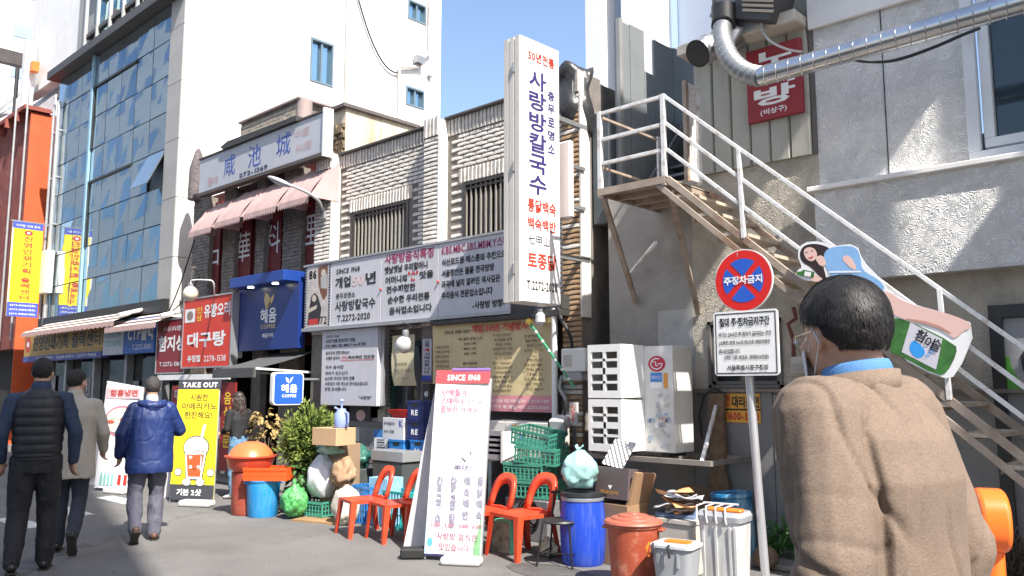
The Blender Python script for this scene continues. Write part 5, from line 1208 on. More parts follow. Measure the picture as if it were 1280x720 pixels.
MB().tube([P(905,46,6.95), P(922,52,7.0)], .135, 20).build('foil_band', mat('white_foil', (.75,.75,.75), .35, metal=.4, bump=.6, bs=20), eo, smooth=True)
hp = thing('wall_hopper_box', 'grey sheet metal hopper and fan louvre above the ledge of the metal extension', 'vent box', P(925, 25, 7.1))
MB().obox(P(928, 30, 7.15), (.42,.3,.36), (0, -.25, 0)).build('hopper', mat('hopper_grey', (.25,.27,.29), .5, metal=.3), hp, bevel=.01)
MB().obox(P(918, 6, 7.2), (.30,.3,.34), (0, .35, 0), .7).build('duct_throat', _M['hopper_grey'], hp); lb = P(955, 3, 7.05)
MB().obox(lb, (.42,.34,.42), (0, .35, 0)).build('fan_casing', mat('dark_casing', (.07,.07,.07), .6), hp)
for k in range(7): MB().obox(lb+V((.02,-.18,-.15+k*.05)), (.32,.02,.022), (.5, .35, 0)).build('louvre', mat('cream_louvre', (.55,.48,.38), .6), hp)
cb = thing('wall_cable', 'black cable sagging from behind the spiral duct to the upper window', 'cable', P(1100, 78, 6.9))
MB().tube(cat([P(1050,72,6.6), P(1085,77,6.95), P(1120,75,7.0), P(1165,60,7.1), P(1200,45,7.15), P(1225,35,7.2)], 5), .014, 6).build('cable', BLACK, cb, smooth=True)
cb = thing('hopper_cable', 'grey cable curving from the hopper down across the karaoke sign', 'cable', P(960, 60, 6.9))
MB().tube(cat([P(952,28,7.0), P(955,42,7.0), P(965,53,7.0), P(985,62,7.05), P(1003,65,7.1)], 5), .012, 6).build('cable', mat('grey_cable', (.2,.2,.2)), cb, smooth=True)

# ================================================================== lamps and small fittings
sl_ = thing('street_lamp', 'grey street lamp head on a curved arm fixed to the brick pilaster', 'street lamp', P(404, 262, 7.1))
arm = cat([P(404,264,7.12), P(399,252,6.95), P(388,243,6.75), P(372,235,6.55), P(362,231,6.45)], 6)
MB().tube(arm, .022, 8).build('arm', mat('pale_grey_metal', (.5,.51,.53), .4, metal=.4), sl_, smooth=True)
c = P(350, 227, 6.35); dd = (P(338,222,6.25)-P(362,232,6.45)).normalized()
MB().ball(c, .2, 18, (1,.36,.22), rot=(0, -math.asin(dd.z), math.atan2(dd.y, dd.x))).build('lamp_head', mat('lamp_head_grey', (.42,.43,.46), .4, metal=.2), sl_, smooth=True)
MB().ball(c-V((0,0,.025)), .13, 14, (1,.36,.25), rot=(0, -math.asin(dd.z), math.atan2(dd.y, dd.x))).build('lens', mat('lamp_lens', (.6,.6,.58), .2), sl_, smooth=True)
MB().box(arm[0].x-.05, arm[0].x+.05, 7.1, D-.14, arm[0].z-.12, arm[0].z+.12).build('bracket', STEEL, sl_)
gl = thing('white_globe_lamp', 'cream globe lamp hanging from a hooked arm above the red sign', 'lamp', P(238, 367, 6.3))
c = P(238.5, 367, 6.35); MB().ball(c, .125, 20, (1,1,1.02)).build('globe', mat('cream_globe', (.72,.64,.5), .3, coat=.3, var=.05), gl, smooth=True)
MB().cyl(c+V((0,0,.11)), c+V((0,0,.17)), .05).build('cap', STEEL, gl)
MB().tube(cat([c+V((0,0,.16)), c+V((.02,0,.22)), P(256,350,6.4), P(266,352,6.5), P(268,364,6.6), P(268,370,6.86)], 5), .013, 6).build('arm', WHITE, gl, smooth=True)
bl = thing('round_bulb_lamp', 'large clear round bulb lamp hanging in front of the beige scroll', 'lamp', P(504, 431, 6.7))
c = P(505, 431, 6.72); MB().ball(c, .112, 20).build('bulb', mat('milky_bulb_glass', (.5,.5,.5), .12, spec=.9, coat=.5, var=.05), bl, smooth=True)
MB().lathe([(.03,0),(.045,.05),(.04,.09),(.02,.1)], c+V((.03,0,.09)), 12).build('socket', mat('ribbed_socket', (.45,.47,.5), .3, metal=.6), bl, smooth=True)
MB().bar(c+V((-.05,-.02,-.05)), c+V((.04,-.02,.05)), .03).build('bulb_glint', mat('bulb_glint', (1,.97,.9), emit=6, var=0), bl)  # glowing bar added for the bright reflection in the bulb
MB().tube(cat([c+V((.04,0,.19)), P(514,408,6.9), P(498,402,7.02), P(490,400,7.1)], 5), .008, 5).build('cable', BLACK, bl)
mt = thing('electric_meter_box', 'white electricity meter box with grey skirt on the stained brick pilaster', 'meter box', P(715, 450, 7.0))
a, b = P(701, 436, 6.95), P(731, 462, 6.95); ymt = 6.95
MB().box(a.x, b.x, ymt, 7.15, b.z-.02, a.z).build('case', mat('meter_white', (.70,.69,.66), .4, var=.05), mt, bevel=.015, seg=2)
MB().box(a.x+.04, a.x+.15, ymt-.006, ymt, b.z+.03, a.z-.07).build('window', mat('meter_window', (.5,.48,.42), .2), mt); MB().box(a.x+.01, b.x-.06, ymt+.01, 7.14, b.z-.12, b.z-.022).build('skirt', mat('meter_grey', (.32,.32,.32), .5), mt, bevel=.01)
MB().tube(cat([P(697,385,7.0), P(702,400,7.0), P(709,412,7.0), P(714,425,7.05), P(715,437,7.1)], 5), .02, 8).build('conduit', BLACK, mt, smooth=True)
MB().tube(cat([P(703,470,7.0), P(700,485,7.0), P(707,500,7.0), P(705,520,7.0)], 5), .022, 8).build('conduit', mat('grey_conduit', (.3,.3,.3), .5), mt, smooth=True)
cc = thing('security_camera', 'grey security camera box mounted below the yellow banner corner', 'camera', P(699, 530, 6.8))
q = P(700, 529, 6.8); MB().obox(q, (.17,.2,.13), (.3, 0, .25)).build('housing', mat('camera_grey', (.5,.5,.49), .4), cc, bevel=.012); MB().obox(q+V((-.03,-.1,-.01)), (.08,.02,.06), (.3,0,.25)).build('lens', BLACK, cc)
MB().obox(q+V((.03,-.04,-.10)), (.12,.14,.09), (.3,0,.25)).build('lower_cover', STEEL, cc); MB().tube([q+V((.02,.05,.06)), q+V((.02,.05,.16)), P(704,500,7.0)], .012, 6).build('cable', BLACK, cc)
ct = thing('cctv_notice_tag', 'small red and white security tag hanging beside the camera', 'notice', P(716, 515, 6.9))
a, b = P(712, 503, 6.9), P(721, 530, 6.9); MB().box(a.x, b.x, 6.9, 6.93, b.z, a.z).build('plate', mat('tag_white', (.65,.62,.6)), ct); mb = MB(); mb.vtext('CCTV', (a.x+.015, 6.896, b.z+.02), UX, UZ, b.x-a.x-.03, a.z-b.z-.04, .03); mb.build('lettering', mat('orange_red_ink', (.7,.12,.04)), ct)
gp = thing('green_striped_pole', 'thin green pole with a yellow ball end leaning across the yellow banner', 'pole', P(718, 485, 6.6))
a, b = P(661, 402, 6.4), P(718, 484, 6.75); MB().cyl(a, b, .014, n=8).build('rod', mat('green_plastic', (.05,.32,.16), .4), gp, smooth=True); MB().ball(a, .035, 10).build('ball', mat('yellow_plastic', (.85,.6,.1), .4), gp, smooth=True)
for k in range(1, 7): q = a+(b-a)*(k/7.0); MB().cyl(q, q+(b-a)*.03, .0155, n=8).build('stripe', WHITE, gp, smooth=True)
dp = thing('grey_down_conduit', 'dark conduit pipe running down the brick pilaster to the crates', 'pipe', P(718, 560, 7.0))
MB().cyl(P(718,535,7.0), P(720,640,7.0), .022, n=8).build('pipe', mat('dark_conduit', (.15,.15,.15)), dp, smooth=True)
# small wall box and red pipe right of the plate
wb_ = thing('wall_junction_box', 'small white junction box with rusty pipe on the wall behind the walking man', 'junction box', P(998, 455, 7.2))
a, b = P(987, 446, 7.1), P(1010, 467, 7.1); MB().box(a.x, b.x, 7.1, 7.29, b.z, a.z).build('case', mat('box_cream', (.5,.47,.42)), wb_, bevel=.01); MB().box(a.x+.02, b.x-.03, 7.08, 7.1, b.z+.03, a.z-.06).build('cover', mat('cover_grey', (.35,.35,.33)), wb_)
MB().tube([P(992,446,7.2), P(992,425,7.2), P(985,405,7.22), P(995,398,7.22), P(992,385,7.25)], .02, 8).build('pipe', mat('rust_red_pipe', (.16,.05,.04), .7, var=.4), wb_)
# brown board piece on the ground wall
tag(MB().box(P(851,604,D-.04).x, P(893,604,D-.04).x, D-.045, D-.034, P(870,660,D-.04).z, P(851,606,D-.04).z).build('cardboard_sheet', mat('brown_cardboard', (.25,.17,.11), .8, var=.15), None), 'brown cardboard sheet leaning flat on the metal wall sheets', 'cardboard')
# ================================================================== sandwich boards
VIN = mat('white_vinyl_print', (.78,.77,.77), .5, var=.02, bump=.1, bs=4); GREYV = mat('grey_fabric_back', (.60,.58,.60), .7, var=.15)
STONE = mat('white_base_block', (.6,.6,.58), .7, var=.1)
def aboard(name, label, TL, TR, BL, BR, lean, facem, back, th=.03, bk=.45):
    bl, br = G(*BL), G(*BR); d = lambda p: (p-CPOS).dot(FW)
    tl, tr = PD(*TL, d(bl)+lean), PD(*TR, d(br)+lean)
    t = thing(name, label, 'sandwich board', (bl+br)/2)
    n = (br-bl).cross(tl-bl).normalized(); off = V((0,0,.05)); up = (tl-bl).normalized()
    bl2, br2 = bl+up*.04, br+up*.04
    m_ = MB(); q = [bl2, br2, tr, tl]; b = [p-n*th for p in q]; m_.add(q+b, [(0,1,2,3),(7,6,5,4),(0,4,5,1),(1,5,6,2),(2,6,7,3),(3,7,4,0)]); m_.build('front_panel', facem, t)
    g0, g1 = G(*back[0]), G(*back[1]); m_ = MB(); q = [g0, g1, tr-n*.05, tl-n*.05]; b = [p+n*.012 for p in q]; m_.add(q+b, [(0,1,2,3),(7,6,5,4),(0,4,5,1),(1,5,6,2),(2,6,7,3),(3,7,4,0)]); m_.build('back_panel', GREYV, t)
    for a, c in ((bl, tl), (br, tr)): MB().cyl(a-n*.02+V((0,0,.01)), c-n*.02, .012, n=8).build('frame_tube', STEEL, t, smooth=True)
    for c in (tl, tr, bl2, br2): MB().ball(c+(tl+tr+bl2+br2-4*c)*.012+n*.004, .008, 6).build('eyelet', STEEL, t)
    return t, bl2+n*.003, (br2-bl2).normalized(), (tl-bl2).normalized(), (br2-bl2).length, (tl-bl2).length, n
A_ = aboard('menu_sandwich_board', 'white menu board headed SINCE 1968 standing on the road beside the red chairs', (546,463), (613,473), (530,700), (600,705), .28, VIN, ((504,688),(560,690)))
t, O, ux, uy, W, H, n = A_
ux = ((lambda: (ux))())
pr = Print(t, O, ux, uy, W, H); PR = mat('poster_red', (.62,.08,.09), .5, var=0); PKI = mat('washed_pink_ink', (.55,.20,.26), .5, var=0); PGI = mat('washed_grey_ink', (.27,.25,.32), .5, var=0); LPI = mat('very_pale_ink', (.70,.62,.66), .5, var=0)
pr.rect(0, .925, 1.02, 1.0, PR); pr.rect(.3, .99, 1.02, 1.012, mat('violet_band', (.25,.15,.4), .5, var=0))
pr.rect(.0, .0, .9, .012, INK); pr.done('printed_band')
O2 = O+n*.003; pr = Print(t, O2, ux, uy, W, H)
pr.tx('SINCE 1968', .22, .94, .84, .975, WINK, .035)
pr.tx('단백질의', .14, .855, .60, .895, PKI, .022); pr.tx('신선한', .66, .86, .84, .88, LPI); pr.tx('스테미너', .13, .81, .55, .85, PKI, .022); pr.tx('우리 갱!', .62, .81, .92, .848, PKI, .01); pr.tx('몸보신', .13, .765, .45, .805, PKI, .022); pr.tx('하세요', .50, .765, .84, .80, PKI, .01)
pr.tx('맛집', .16, .69, .28, .71, LPI); pr.tx('우리음식', .60, .67, .88, .695, LPI)
pr.poly([(.58,.52),(.66,.50),(.72,.54),(.70,.60),(.66,.57),(.62,.60),(.60,.56)], mat('pale_rose_picture', (.66,.45,.50), .5, var=.3, vs=20)); pr.poly([(.70,.56),(.76,.54),(.78,.58),(.73,.61)], _M['pale_rose_picture'])
pr.tx('-MENU-', .42, .455, .80, .485, PGI, .022)
for s_, u in (('칼국수', .16), ('닭곰탕', .42), ('백숙백반', .66), ('통닭백숙', .90)):
    nn_ = len(s_); top = .43-.015*0; hh = .29 if nn_ == 3 else .25
    pr.vt(s_, u-.01, top-hh if nn_ == 3 else .19, u+.10, top-.005, PGI, .035, .16)
for s_, u in (('6,000', .09), ('8,500', .34), ('8,000', .60), ('16,000', .84)): pr.tx(s_, u, .145, u+.17, .175, PKI, .03)
pr.tx('사랑방 음식은', .20, .085, .94, .125, mat('plum_print', (.3,.08,.12), .5, var=0), .01); pr.tx('맛있습니다', .26, .03, .80, .07, _M['plum_print'], .01)
pr.poly([(-.0,.01),(.14,.01),(.15,.12),(.08,.16),(.03,.18),(.0,.16)], mat('bottle_pale_blue', (.45,.62,.70), .4, var=0)); pr.ell(.09,.07,.05,.022, mat('bottle_disc_blue', (.1,.35,.65), .4, var=0), 14, .002)
pr.poly([(.86,.0),(1.0,.0),(1.0,.12),(.98,.22),(.95,.14),(.88,.08)], mat('bottle_print_green', (.20,.38,.20), .4, var=.4, vs=15)); pr.done()
b0 = G(577, 706); bb = thing('board_base_block', 'white stone block holding down the foot of the menu board', 'weight', b0)
m_ = MB(); m_.obox(b0+V((0,0,.035)), (.36,.16,.07), (0,0,math.atan2(ux.y, ux.x)+.1)); m_.build('block', STONE, bb, bevel=.03, seg=3)
b0 = G(516, 698); bb = thing('black_rubber_weight', 'black rubber block under the left foot of the menu board', 'weight', b0)
MB().obox(b0+V((0,0,.05)), (.22,.15,.09), (0,0,.8)).build('block', mat('black_rubber', (.015,.015,.015), .7), bb, bevel=.015)
# take out stand
A_ = aboard('take_out_board', 'yellow take out coffee board with a smiling iced drink cup cartoon', (224,475), (274,479), (211,628), (266,630), .2, mat('yellow_board_print', (.80,.62,.02), .5, var=.02), ((200,622),(240,622)))
t, O, ux, uy, W, H, n = A_
pr = Print(t, O, ux, uy, W, H); CHK = mat('charcoal_print', (.05,.05,.06), .5, var=0); pr.rect(0,.92,1,1,CHK); pr.rect(0,0,1,.125,CHK)
pr.tx('시원한', .30, .82, .72, .88, BRK, .022); pr.tx('아메리카노', .12, .745, .94, .805, BRK, .022); pr.tx('한잔해요!', .20, .67, .84, .73, BRK, .022)
CUPW = mat('cup_white_print', (.8,.79,.78), .5, var=0); DRK = mat('iced_coffee_print', (.45,.10,.03), .4, var=.1)
pr.poly([(.60,.50),(.66,.50),(.72,.62),(.66,.62)], CUPW)
pr.poly([(.26,.42),(.80,.42),(.72,.16),(.34,.16)], BLKINK); pr.ell(.53,.43,.30,.10,BLKINK,24)
for c in ((.16,.225),(.90,.225)): pr.ell(c[0],c[1],.09,.035,BLKINK,16)
for c in ((.37,.145),(.68,.145)): pr.ell(c[0],c[1],.11,.035,BLKINK,16)
pr.done(); pr = Print(t, O+n*.0025, ux, uy, W, H)
pr.tx('TAKE OUT', .10, .935, .92, .98, WINK, .035); pr.tx('기본 2샷', .16, .035, .72, .09, WINK, .035)
pr.ell(.53,.43,.28,.09,CUPW,24); pr.poly([(.28,.415),(.78,.415),(.705,.17),(.355,.17)], CUPW)
for c in ((.16,.225),(.90,.225)): pr.ell(c[0],c[1],.075,.028,CUPW,16)
for c in ((.37,.145),(.68,.145)): pr.ell(c[0],c[1],.095,.028,CUPW,16)
pr.done('picture'); pr = Print(t, O+n*.005, ux, uy, W, H); pr.poly([(.33,.37),(.73,.37),(.67,.19),(.39,.19)], DRK); pr.done('picture')
pr = Print(t, O+n*.0075, ux, uy, W, H)
for c in (.44, .62): pr.ell(c,.27,.035,.014,WINK,12)
pr.poly([(.50,.255),(.56,.255),(.53,.245)], BLKINK); pr.poly([(.38,.36),(.47,.355),(.42,.33)], WINK); pr.rect(.66,.24,.68,.36,WINK); pr.done('picture')
pr = Print(t, O+n*.01, ux, uy, W, H)
for c in (.44, .62): pr.ell(c,.27,.017,.007,BLKINK,10)
pr.done('picture')
b0 = G(246, 633); bb = thing('stand_base_block', 'low white block under the yellow take out board', 'weight', b0); MB().obox(b0+V((0,0,.04)), (.45,.18,.08), (0,0,math.atan2(ux.y, ux.x))).build('block', STONE, bb, bevel=.03, seg=3)
# food board
A_ = aboard('food_picture_board', 'white food board with pink title and bowl of noodles beside the blue jacket', (134,476), (179,484), (117,613), (163,616), .2, VIN, ((108,606),(150,606)))
t, O, ux, uy, W, H, n = A_
pr = Print(t, O, ux, uy, W, H); pr.rect(.02,.83,.98,.93, mat('rose_title_band', (.68,.45,.47), .5, var=0)); pr.ell(.52,.62,.46,.145,PKI,28); pr.done('picture')
pr = Print(t, O+n*.003, ux, uy, W, H); pr.ell(.52,.62,.42,.125,mat('bowl_cream', (.72,.62,.52), .5, var=.3, vs=25),28); pr.tx('함흥냉면', .14, .85, .9, .915, mat('rust_ink', (.4,.06,.05), .5, var=0), .03)
pr.tx('장수의 맛집', .1, .42, .8, .46, LPI); pr.done()
pr = Print(t, O+n*.006, ux, uy, W, H); random.seed(4)
for k in range(16): a = random.random()*6.28; r_ = random.random()**.5; pr.ell(.52+.33*r_*math.cos(a), .62+.09*r_*math.sin(a), .05+.08*random.random(), .012+.02*random.random(), random.choice((mat('salad_green', (.12,.3,.08), .5, var=0), mat('sauce_red', (.55,.09,.05), .5, var=0), WINK, mat('noodle_tan', (.6,.45,.28), .5, var=0))), 9, .0004*k)
for k in range(4): u = .14+k*.1; pr.poly([(u,.03),(u+.07,.03),(u+.07,.11),(u+.045,.15),(u+.025,.15),(u,.11)], mat('bottle_mint', (.25,.50,.45), .5, var=0))
for k in range(2): u = .62+k*.16; pr.poly([(u,.04),(u+.1,.04),(u+.09,.13),(u+.01,.13)], REDINK)
pr.done('picture')
b0 = G(146, 617); bb = thing('food_board_block', 'low pale block under the white food board', 'weight', b0); MB().obox(b0+V((0,0,.04)), (.4,.18,.08), (0,0,math.atan2(ux.y, ux.x))).build('block', STONE, bb, bevel=.03, seg=3)

# ================================================================== plastic chairs
RCH = mat('red_chair_plastic', (.62,.06,.02), .4, var=.10, vs=5, coat=.1, dirt=((.45,.12,.07), .6), dirtscale=7)
def make_chair(label):
    t = thing('plastic_chair', label, 'chair', group='red plastic chairs outside the noodle restaurant')
    W_, Dp, zs_, zt = .40, .38, .37, .69       # front is +Y
    out = []
    m_ = MB()
    def seat(u, v):
        x = (u-.5)*W_*(1.0-.08*(1-v)); y = (v-.5)*Dp; e = max(abs(u-.5), abs(v-.5))*2
        return V((x, y, zs_-.012*(1-e**3) - (.018 if v > .93 else 0)))
    m_.grid(seat, 10, 10); s_ = m_.build('seat', RCH, t, smooth=True, local=True, ang=60); so_ = s_.modifiers.new('t', 'SOLIDIFY'); so_.thickness = .016
    MB().prism([(-W_/2,-.03),(W_/2,-.03),(W_/2,.0),(-W_/2,.0)], (0, Dp/2-.006, zs_), UX, UZ, (0,.012,0)).build('seat_rim', RCH, t, local=True)
    for sx in (-1, 1):
        MB().prism([(-Dp/2,-.03),(Dp/2,-.03),(Dp/2,.0),(-Dp/2,.0)], (sx*(W_/2-.004), 0, zs_), UY, UZ, (.010*sx,0,0)).build('seat_rim', RCH, t, local=True)
        for sy in (-1, 1):
            a = V((sx*(W_/2-.025), sy*(Dp/2-.025), zs_-.005)); b = V((sx*(W_/2+.012), sy*(Dp/2+.02+(.03 if sy < 0 else 0)), 0))
            lg = MB(); dz = (b-a)
            vs = []
            for p, w_ in ((a, .032), (a+dz*.5, .026), (b, .019)):
                for cx, cy in ((sx,sy),(-sx,sy),(-sx*.3,-sy*.0),( -sx*.0,-sy*.3),(sx,-sy)): vs.append(p+V((cx*w_, cy*w_, 0)))
            fs = [(k*5+j, k*5+(j+1) % 5, k*5+5+(j+1) % 5, k*5+5+j) for k in range(2) for j in range(5)]+[(10,11,12,13,14)]
            lg.add(vs, fs).build('leg', RCH, t, local=True)
    # backrest: arched hoop, wide at the top with a hand slot
    nseg = 28; vs = []; cz = zs_; 
    def hoop(i, inner):
        a = math.pi*i/nseg; hw = W_/2-.005
        if inner: hw -= .068
        top = (zt-zs_) - (.10 if inner else 0)
        x = hw*math.copysign(abs(math.cos(a))**.75, math.cos(a)); z = cz+top*(math.sin(a)**.62 if math.sin(a) > 0 else 0)
        y = -Dp/2+.01-.10*((z-zs_)/(zt-zs_))-.035*(1-abs(x)/(W_/2))**1
        return V((x, y, z))
    m_ = MB(); ou_ = [hoop(i, 0) for i in range(nseg+1)]; inn_ = [hoop(i, 1) for i in range(nseg+1)]
    vv = ou_+inn_; k = nseg+1
    m_.add(vv, [(i, i+1, k+i+1, k+i) for i in range(nseg)]); b_ = m_.build('backrest', RCH, t, smooth=True, local=True, ang=70); so_ = b_.modifiers.new('t', 'SOLIDIFY'); so_.thickness = .03; so_.offset = 0
    # central splat and hand slot
    mid = hoop(nseg//2, 1)
    MB().prism(rpoly(-.05, .05, -.011, .011, .01, 3), (0, hoop(nseg//2,0).y+.018, zt-.04), UX, V((0,-.25,.97)), (0,-.0015,0)).build('hand_slot', BLACK, t, local=True)
    MB().prism(rpoly(-.05, .05, -.011, .011, .01, 3), (0, hoop(nseg//2,0).y-.012, zt-.04), UX, V((0,-.25,.97)), (0,-.0015,0)).build('hand_slot', BLACK, t, local=True)
    MB().tube([V((-W_/2+.06,-Dp/2+.005,zs_+.005)), V((0,-Dp/2-.01,zs_+.012)), V((W_/2-.06,-Dp/2+.005,zs_+.005))], .012, 6).build('back_lip', RCH, t, smooth=True, local=True)
    return t
ch0 = make_chair('red plastic chair farthest left, beside the cream sack and blue basket')
chs = [((453,668), 163, ch0['label']), ((493,674), 165, 'red plastic chair second from the left, next to the menu board'), ((523,672), 160, 'red plastic chair mostly hidden behind the menu board'), ((604,686), 168, 'red plastic chair just right of the menu board, partly hidden by it'), ((652,695), 170, 'bright red plastic chair in full sun in front of the green crates')]
for k, (px_, hd, lab) in enumerate(chs):
    o = ch0 if k == 0 else copy_tree(ch0); o['label'] = lab; o.location = G(*px_); o.rotation_euler = (0, 0, R(hd)); 
    if k == 4: o.scale = (1.05, 1.05, 1.05)
# black metal chair
MBK = mat('black_metal_tube', (.02,.02,.02), .4, metal=.3, var=.1)
b0 = G(701, 706); bc = thing('black_metal_chair', 'small black metal chair with round seat and single back rail before the blue barrel', 'chair', b0, R(200))
zs_ = .37
MB().lathe([(.0,zs_-.012),(.15,zs_-.012),(.165,zs_),(.155,zs_+.014),(0,zs_+.018)], (0,0,0), 26, cap=(False,False)).build('seat', mat('black_vinyl_seat', (.02,.02,.022), .45), bc, smooth=True, local=True)
for k, (x, y) in enumerate(((.12,.12),(-.12,.12),(.12,-.12),(-.12,-.12))): MB().cyl((x, y, zs_-.01), (x*1.35, y*1.35, 0), .009, n=8).build('leg', MBK, bc, smooth=True, local=True)
for x in (-.125, .125): MB().tube([(x,-.11,zs_-.01),(x,-.16,zs_+.12),(x,-.19,zs_+.22)], .008, 8).build('back_post', MBK, bc, smooth=True, local=True)
MB().tube([(-.15,-.17,zs_+.22),(-.08,-.20,zs_+.225),(.08,-.20,zs_+.225),(.15,-.17,zs_+.22)], .013, 8).build('back_rail', MBK, bc, smooth=True, local=True)
for x in (-.145, .145): MB().cyl((x,.145,.11),(x,-.145,.11), .006, n=6).build('stretcher', MBK, bc, smooth=True, local=True)
MB().cyl((-.14,.14,.12),(.14,.14,.12), .006, n=6).build('stretcher', MBK, bc, smooth=True, local=True)

# ================================================================== bins, barrels, bags
def lid_(prof, c, m, name, par, n=36, **k): return MB().lathe(prof, c, n, cap=(False, False), **k).build(name, m, par, smooth=True)
BLU = mat('blue_barrel_plastic', (.012,.055,.46), .4, var=.12, coat=.05, dirt=((.12,.17,.42), .6), dirtscale=6, streak=True); BLKP = mat('black_plastic', (.02,.022,.025), .4, var=.1)
b0 = G(729, 704); t = thing('blue_barrel', 'royal blue plastic barrel with black lid carrying a tied teal bag', 'barrel', b0)
rb_ = .19; lid_([(0,0),(rb_*.9,0),(rb_*.98,.03),(rb_*1.03,.15),(rb_*1.06,.30),(rb_*1.02,.45),(rb_*.96,.54),(rb_*.95,.58)], b0, BLU, 'body', t)
lid_([(rb_*1.0,.545),(rb_*1.01,.56),(rb_*1.0,.575)], b0, mat('clamp_ring', (.35,.37,.42), .3, metal=.5), 'clamp_ring', t)
lid_([(rb_*1.0,.576),(rb_*1.03,.585),(rb_*1.02,.612),(rb_*.9,.62),(rb_*.85,.605),(0,.605)], b0, BLKP, 'lid', t)
MB().prism([(-.01,0),(.01,0),(.01,.36),(-.01,.36)], b0+V((-rb_*.95,-.06,.12)), V((.3,-.95,0)), UZ, (.004,0,0)).build('level_window', mat('pale_blue_stripe', (.1,.25,.7)), t)
def bag(name, label, c, r, m, seed, knot=True, sq=(1,1,1), cat_='bag', amp=.16, base=None, ears=True):
    t = thing(name, label, cat_, (c[0], c[1], c[2]-r*sq[2])); mb = MB(); mb.ball((0,0,0), 1, 44); 
    for v in mb.v:
        d = v.normalized(); nz = noise.noise(d*2.1+V((seed,0,0)))*amp*1.6+noise.noise(d*6+V((0,seed,0)))*amp*.5+abs(noise.noise(d*11+V((0,0,seed))))*amp*.25-amp*.45*math.exp(-(noise.noise(d*3.4+V((seed,3,1)))/.06)**2)-amp*.25*math.exp(-(noise.noise(d*7+V((2,seed,1)))/.08)**2)
        rr_ = r*(1+nz); k = 1
        if knot and d.z > .45: k = 1-.8*((d.z-.45)/.55)**1.2
        z = max(d.z*rr_*sq[2]*(1.1 if d.z > 0 else 1), -r*sq[2]*.86)
        v.x, v.y, v.z = d.x*rr_*sq[0]*k+c[0], d.y*rr_*sq[1]*k+c[1], z+c[2]+(r*.14*k if k < 1 and d.z > .8 else 0)
    mb.build('body', m, t, smooth=True, ang=80)
    if knot and ears:
        e = MB(); top = V((c[0], c[1], c[2]+r*sq[2]*1.15))
        for a in (-.7, .8): e.add([top, top+V((a*r*.25,.02,r*.28)), top+V((a*r*.42,0,r*.18)), top+V((a*r*.1,-.02,r*.02))], [(0,1,2,3)])
        e.ball(top, r*.13, 8); e.build('knot', m, t)
    return t
TEAL = mat('translucent_teal_bag', (.36,.62,.60), .25, var=.35, vs=9, trans=.15, coat=.3, bump=.5, bs=14, bd=.02)
bag('teal_rubbish_bag', 'tied pale teal rubbish bag sitting on the blue barrel lid', (b0.x-.02, b0.y-.02, b0.z+.79), .165, TEAL, 3.1)
# brown tub bin
RBR = mat('brick_red_tub', (.33,.065,.03), .45, var=.12, vs=4, dirt=((.55,.30,.22), .75), dirtscale=9, bump=.1, bs=50)
b0 = G(793, 733); t = thing('brown_tub_bin', 'faded brick red tub bin with matching round lid beside the blue barrel', 'bin', b0)
r_ = .215; lid_([(0,0),(r_*.78,0),(r_*.80,.03),(r_*.93,.42),(r_*.94,.455),(r_*1.0,.46),(r_*1.0,.475),(r_*.94,.48)], b0, RBR, 'tub', t)
lid_([(r_*1.05,.478),(r_*1.07,.485),(r_*1.03,.50),(r_*.80,.512),(r_*.78,.522),(r_*.55,.53),(r_*.53,.54),(r_*.2,.548),(r_*.18,.556),(0,.558)], b0, mat('dull_red_lid', (.36,.10,.06), .5, var=.12, dirt=((.5,.3,.25), .4)), 'lid', t)
for a in (20, 200): MB().obox(b0+V((r_*1.02*math.cos(R(a)), r_*1.02*math.sin(R(a)), .44)), (.05,.09,.025), (0,0,R(a))).build('handle', RBR, t, bevel=.008)
# small grey bin with orange clips
GRP = mat('grey_bin_plastic', (.30,.31,.33), .4, var=.06, dirt=((.2,.19,.18), .3)); ORP = mat('orange_clip_plastic', (.85,.20,.02), .35, var=.04); LG = mat('light_grey_lid', (.45,.47,.5), .4, var=.05)
b0 = G(847, 748); t = thing('small_grey_bin', 'small grey lidded bin with orange clip handles at the bottom edge', 'bin', b0, R(10))
def rbox(x, y, z, w0, w1, d0, d1, h, r=.03, n=4, st=None): # rounded tapered box rings
    rings = []
    for zz, w_, d_ in st or ((0,w0,d0),(h,w1,d1)):
        pts = rpoly(-w_/2, w_/2, -d_/2, d_/2, min(r, w_/2.1, d_/2.1), n); rings.append([V((x+p[0], y+p[1], z+zz)) for p in pts])
    k = len(rings[0]); vs = [p for q in rings for p in q]; fs = [(i*k+j, i*k+(j+1) % k, (i+1)*k+(j+1) % k, (i+1)*k+j) for i in range(len(rings)-1) for j in range(k)]
    fs += [tuple(range(k))[::-1], tuple(range((len(rings)-1)*k, len(rings)*k))]; return MB().add(vs, fs)
rbox(0,0,0, .24,.31,.20,.26,.37, .05).build('body', GRP, t, smooth=True, local=True)
rbox(0,0,.371, .33,.33,.28,.28,.03, .05, st=((0,.335,.285),(.018,.335,.285),(.03,.29,.24))).build('lid', LG, t, smooth=True, local=True)
MB().prism(rpoly(-.07,.12,-.05,.05,.02,3), (0,-.02,.402), UX, UY, (0,0,.012)).build('lid_inset', ORP, t, local=True)
for x in (-.12, .0): MB().tube([(x,-.145,.40),(x,-.165,.37),(x+.01,-.16,.31)], .010, 8).build('clip', BLKP, t, smooth=True, local=True)
MB().tube([(-.155,-.12,.40),(-.175,-.14,.36),(-.17,-.12,.30)], .010, 8).build('clip', ORP, t, smooth=True, local=True)
for x in (-.05,.06): MB().box(x-.008, x+.008, -.135,-.118,.24,.34).build('rib', GRP, t, local=True)
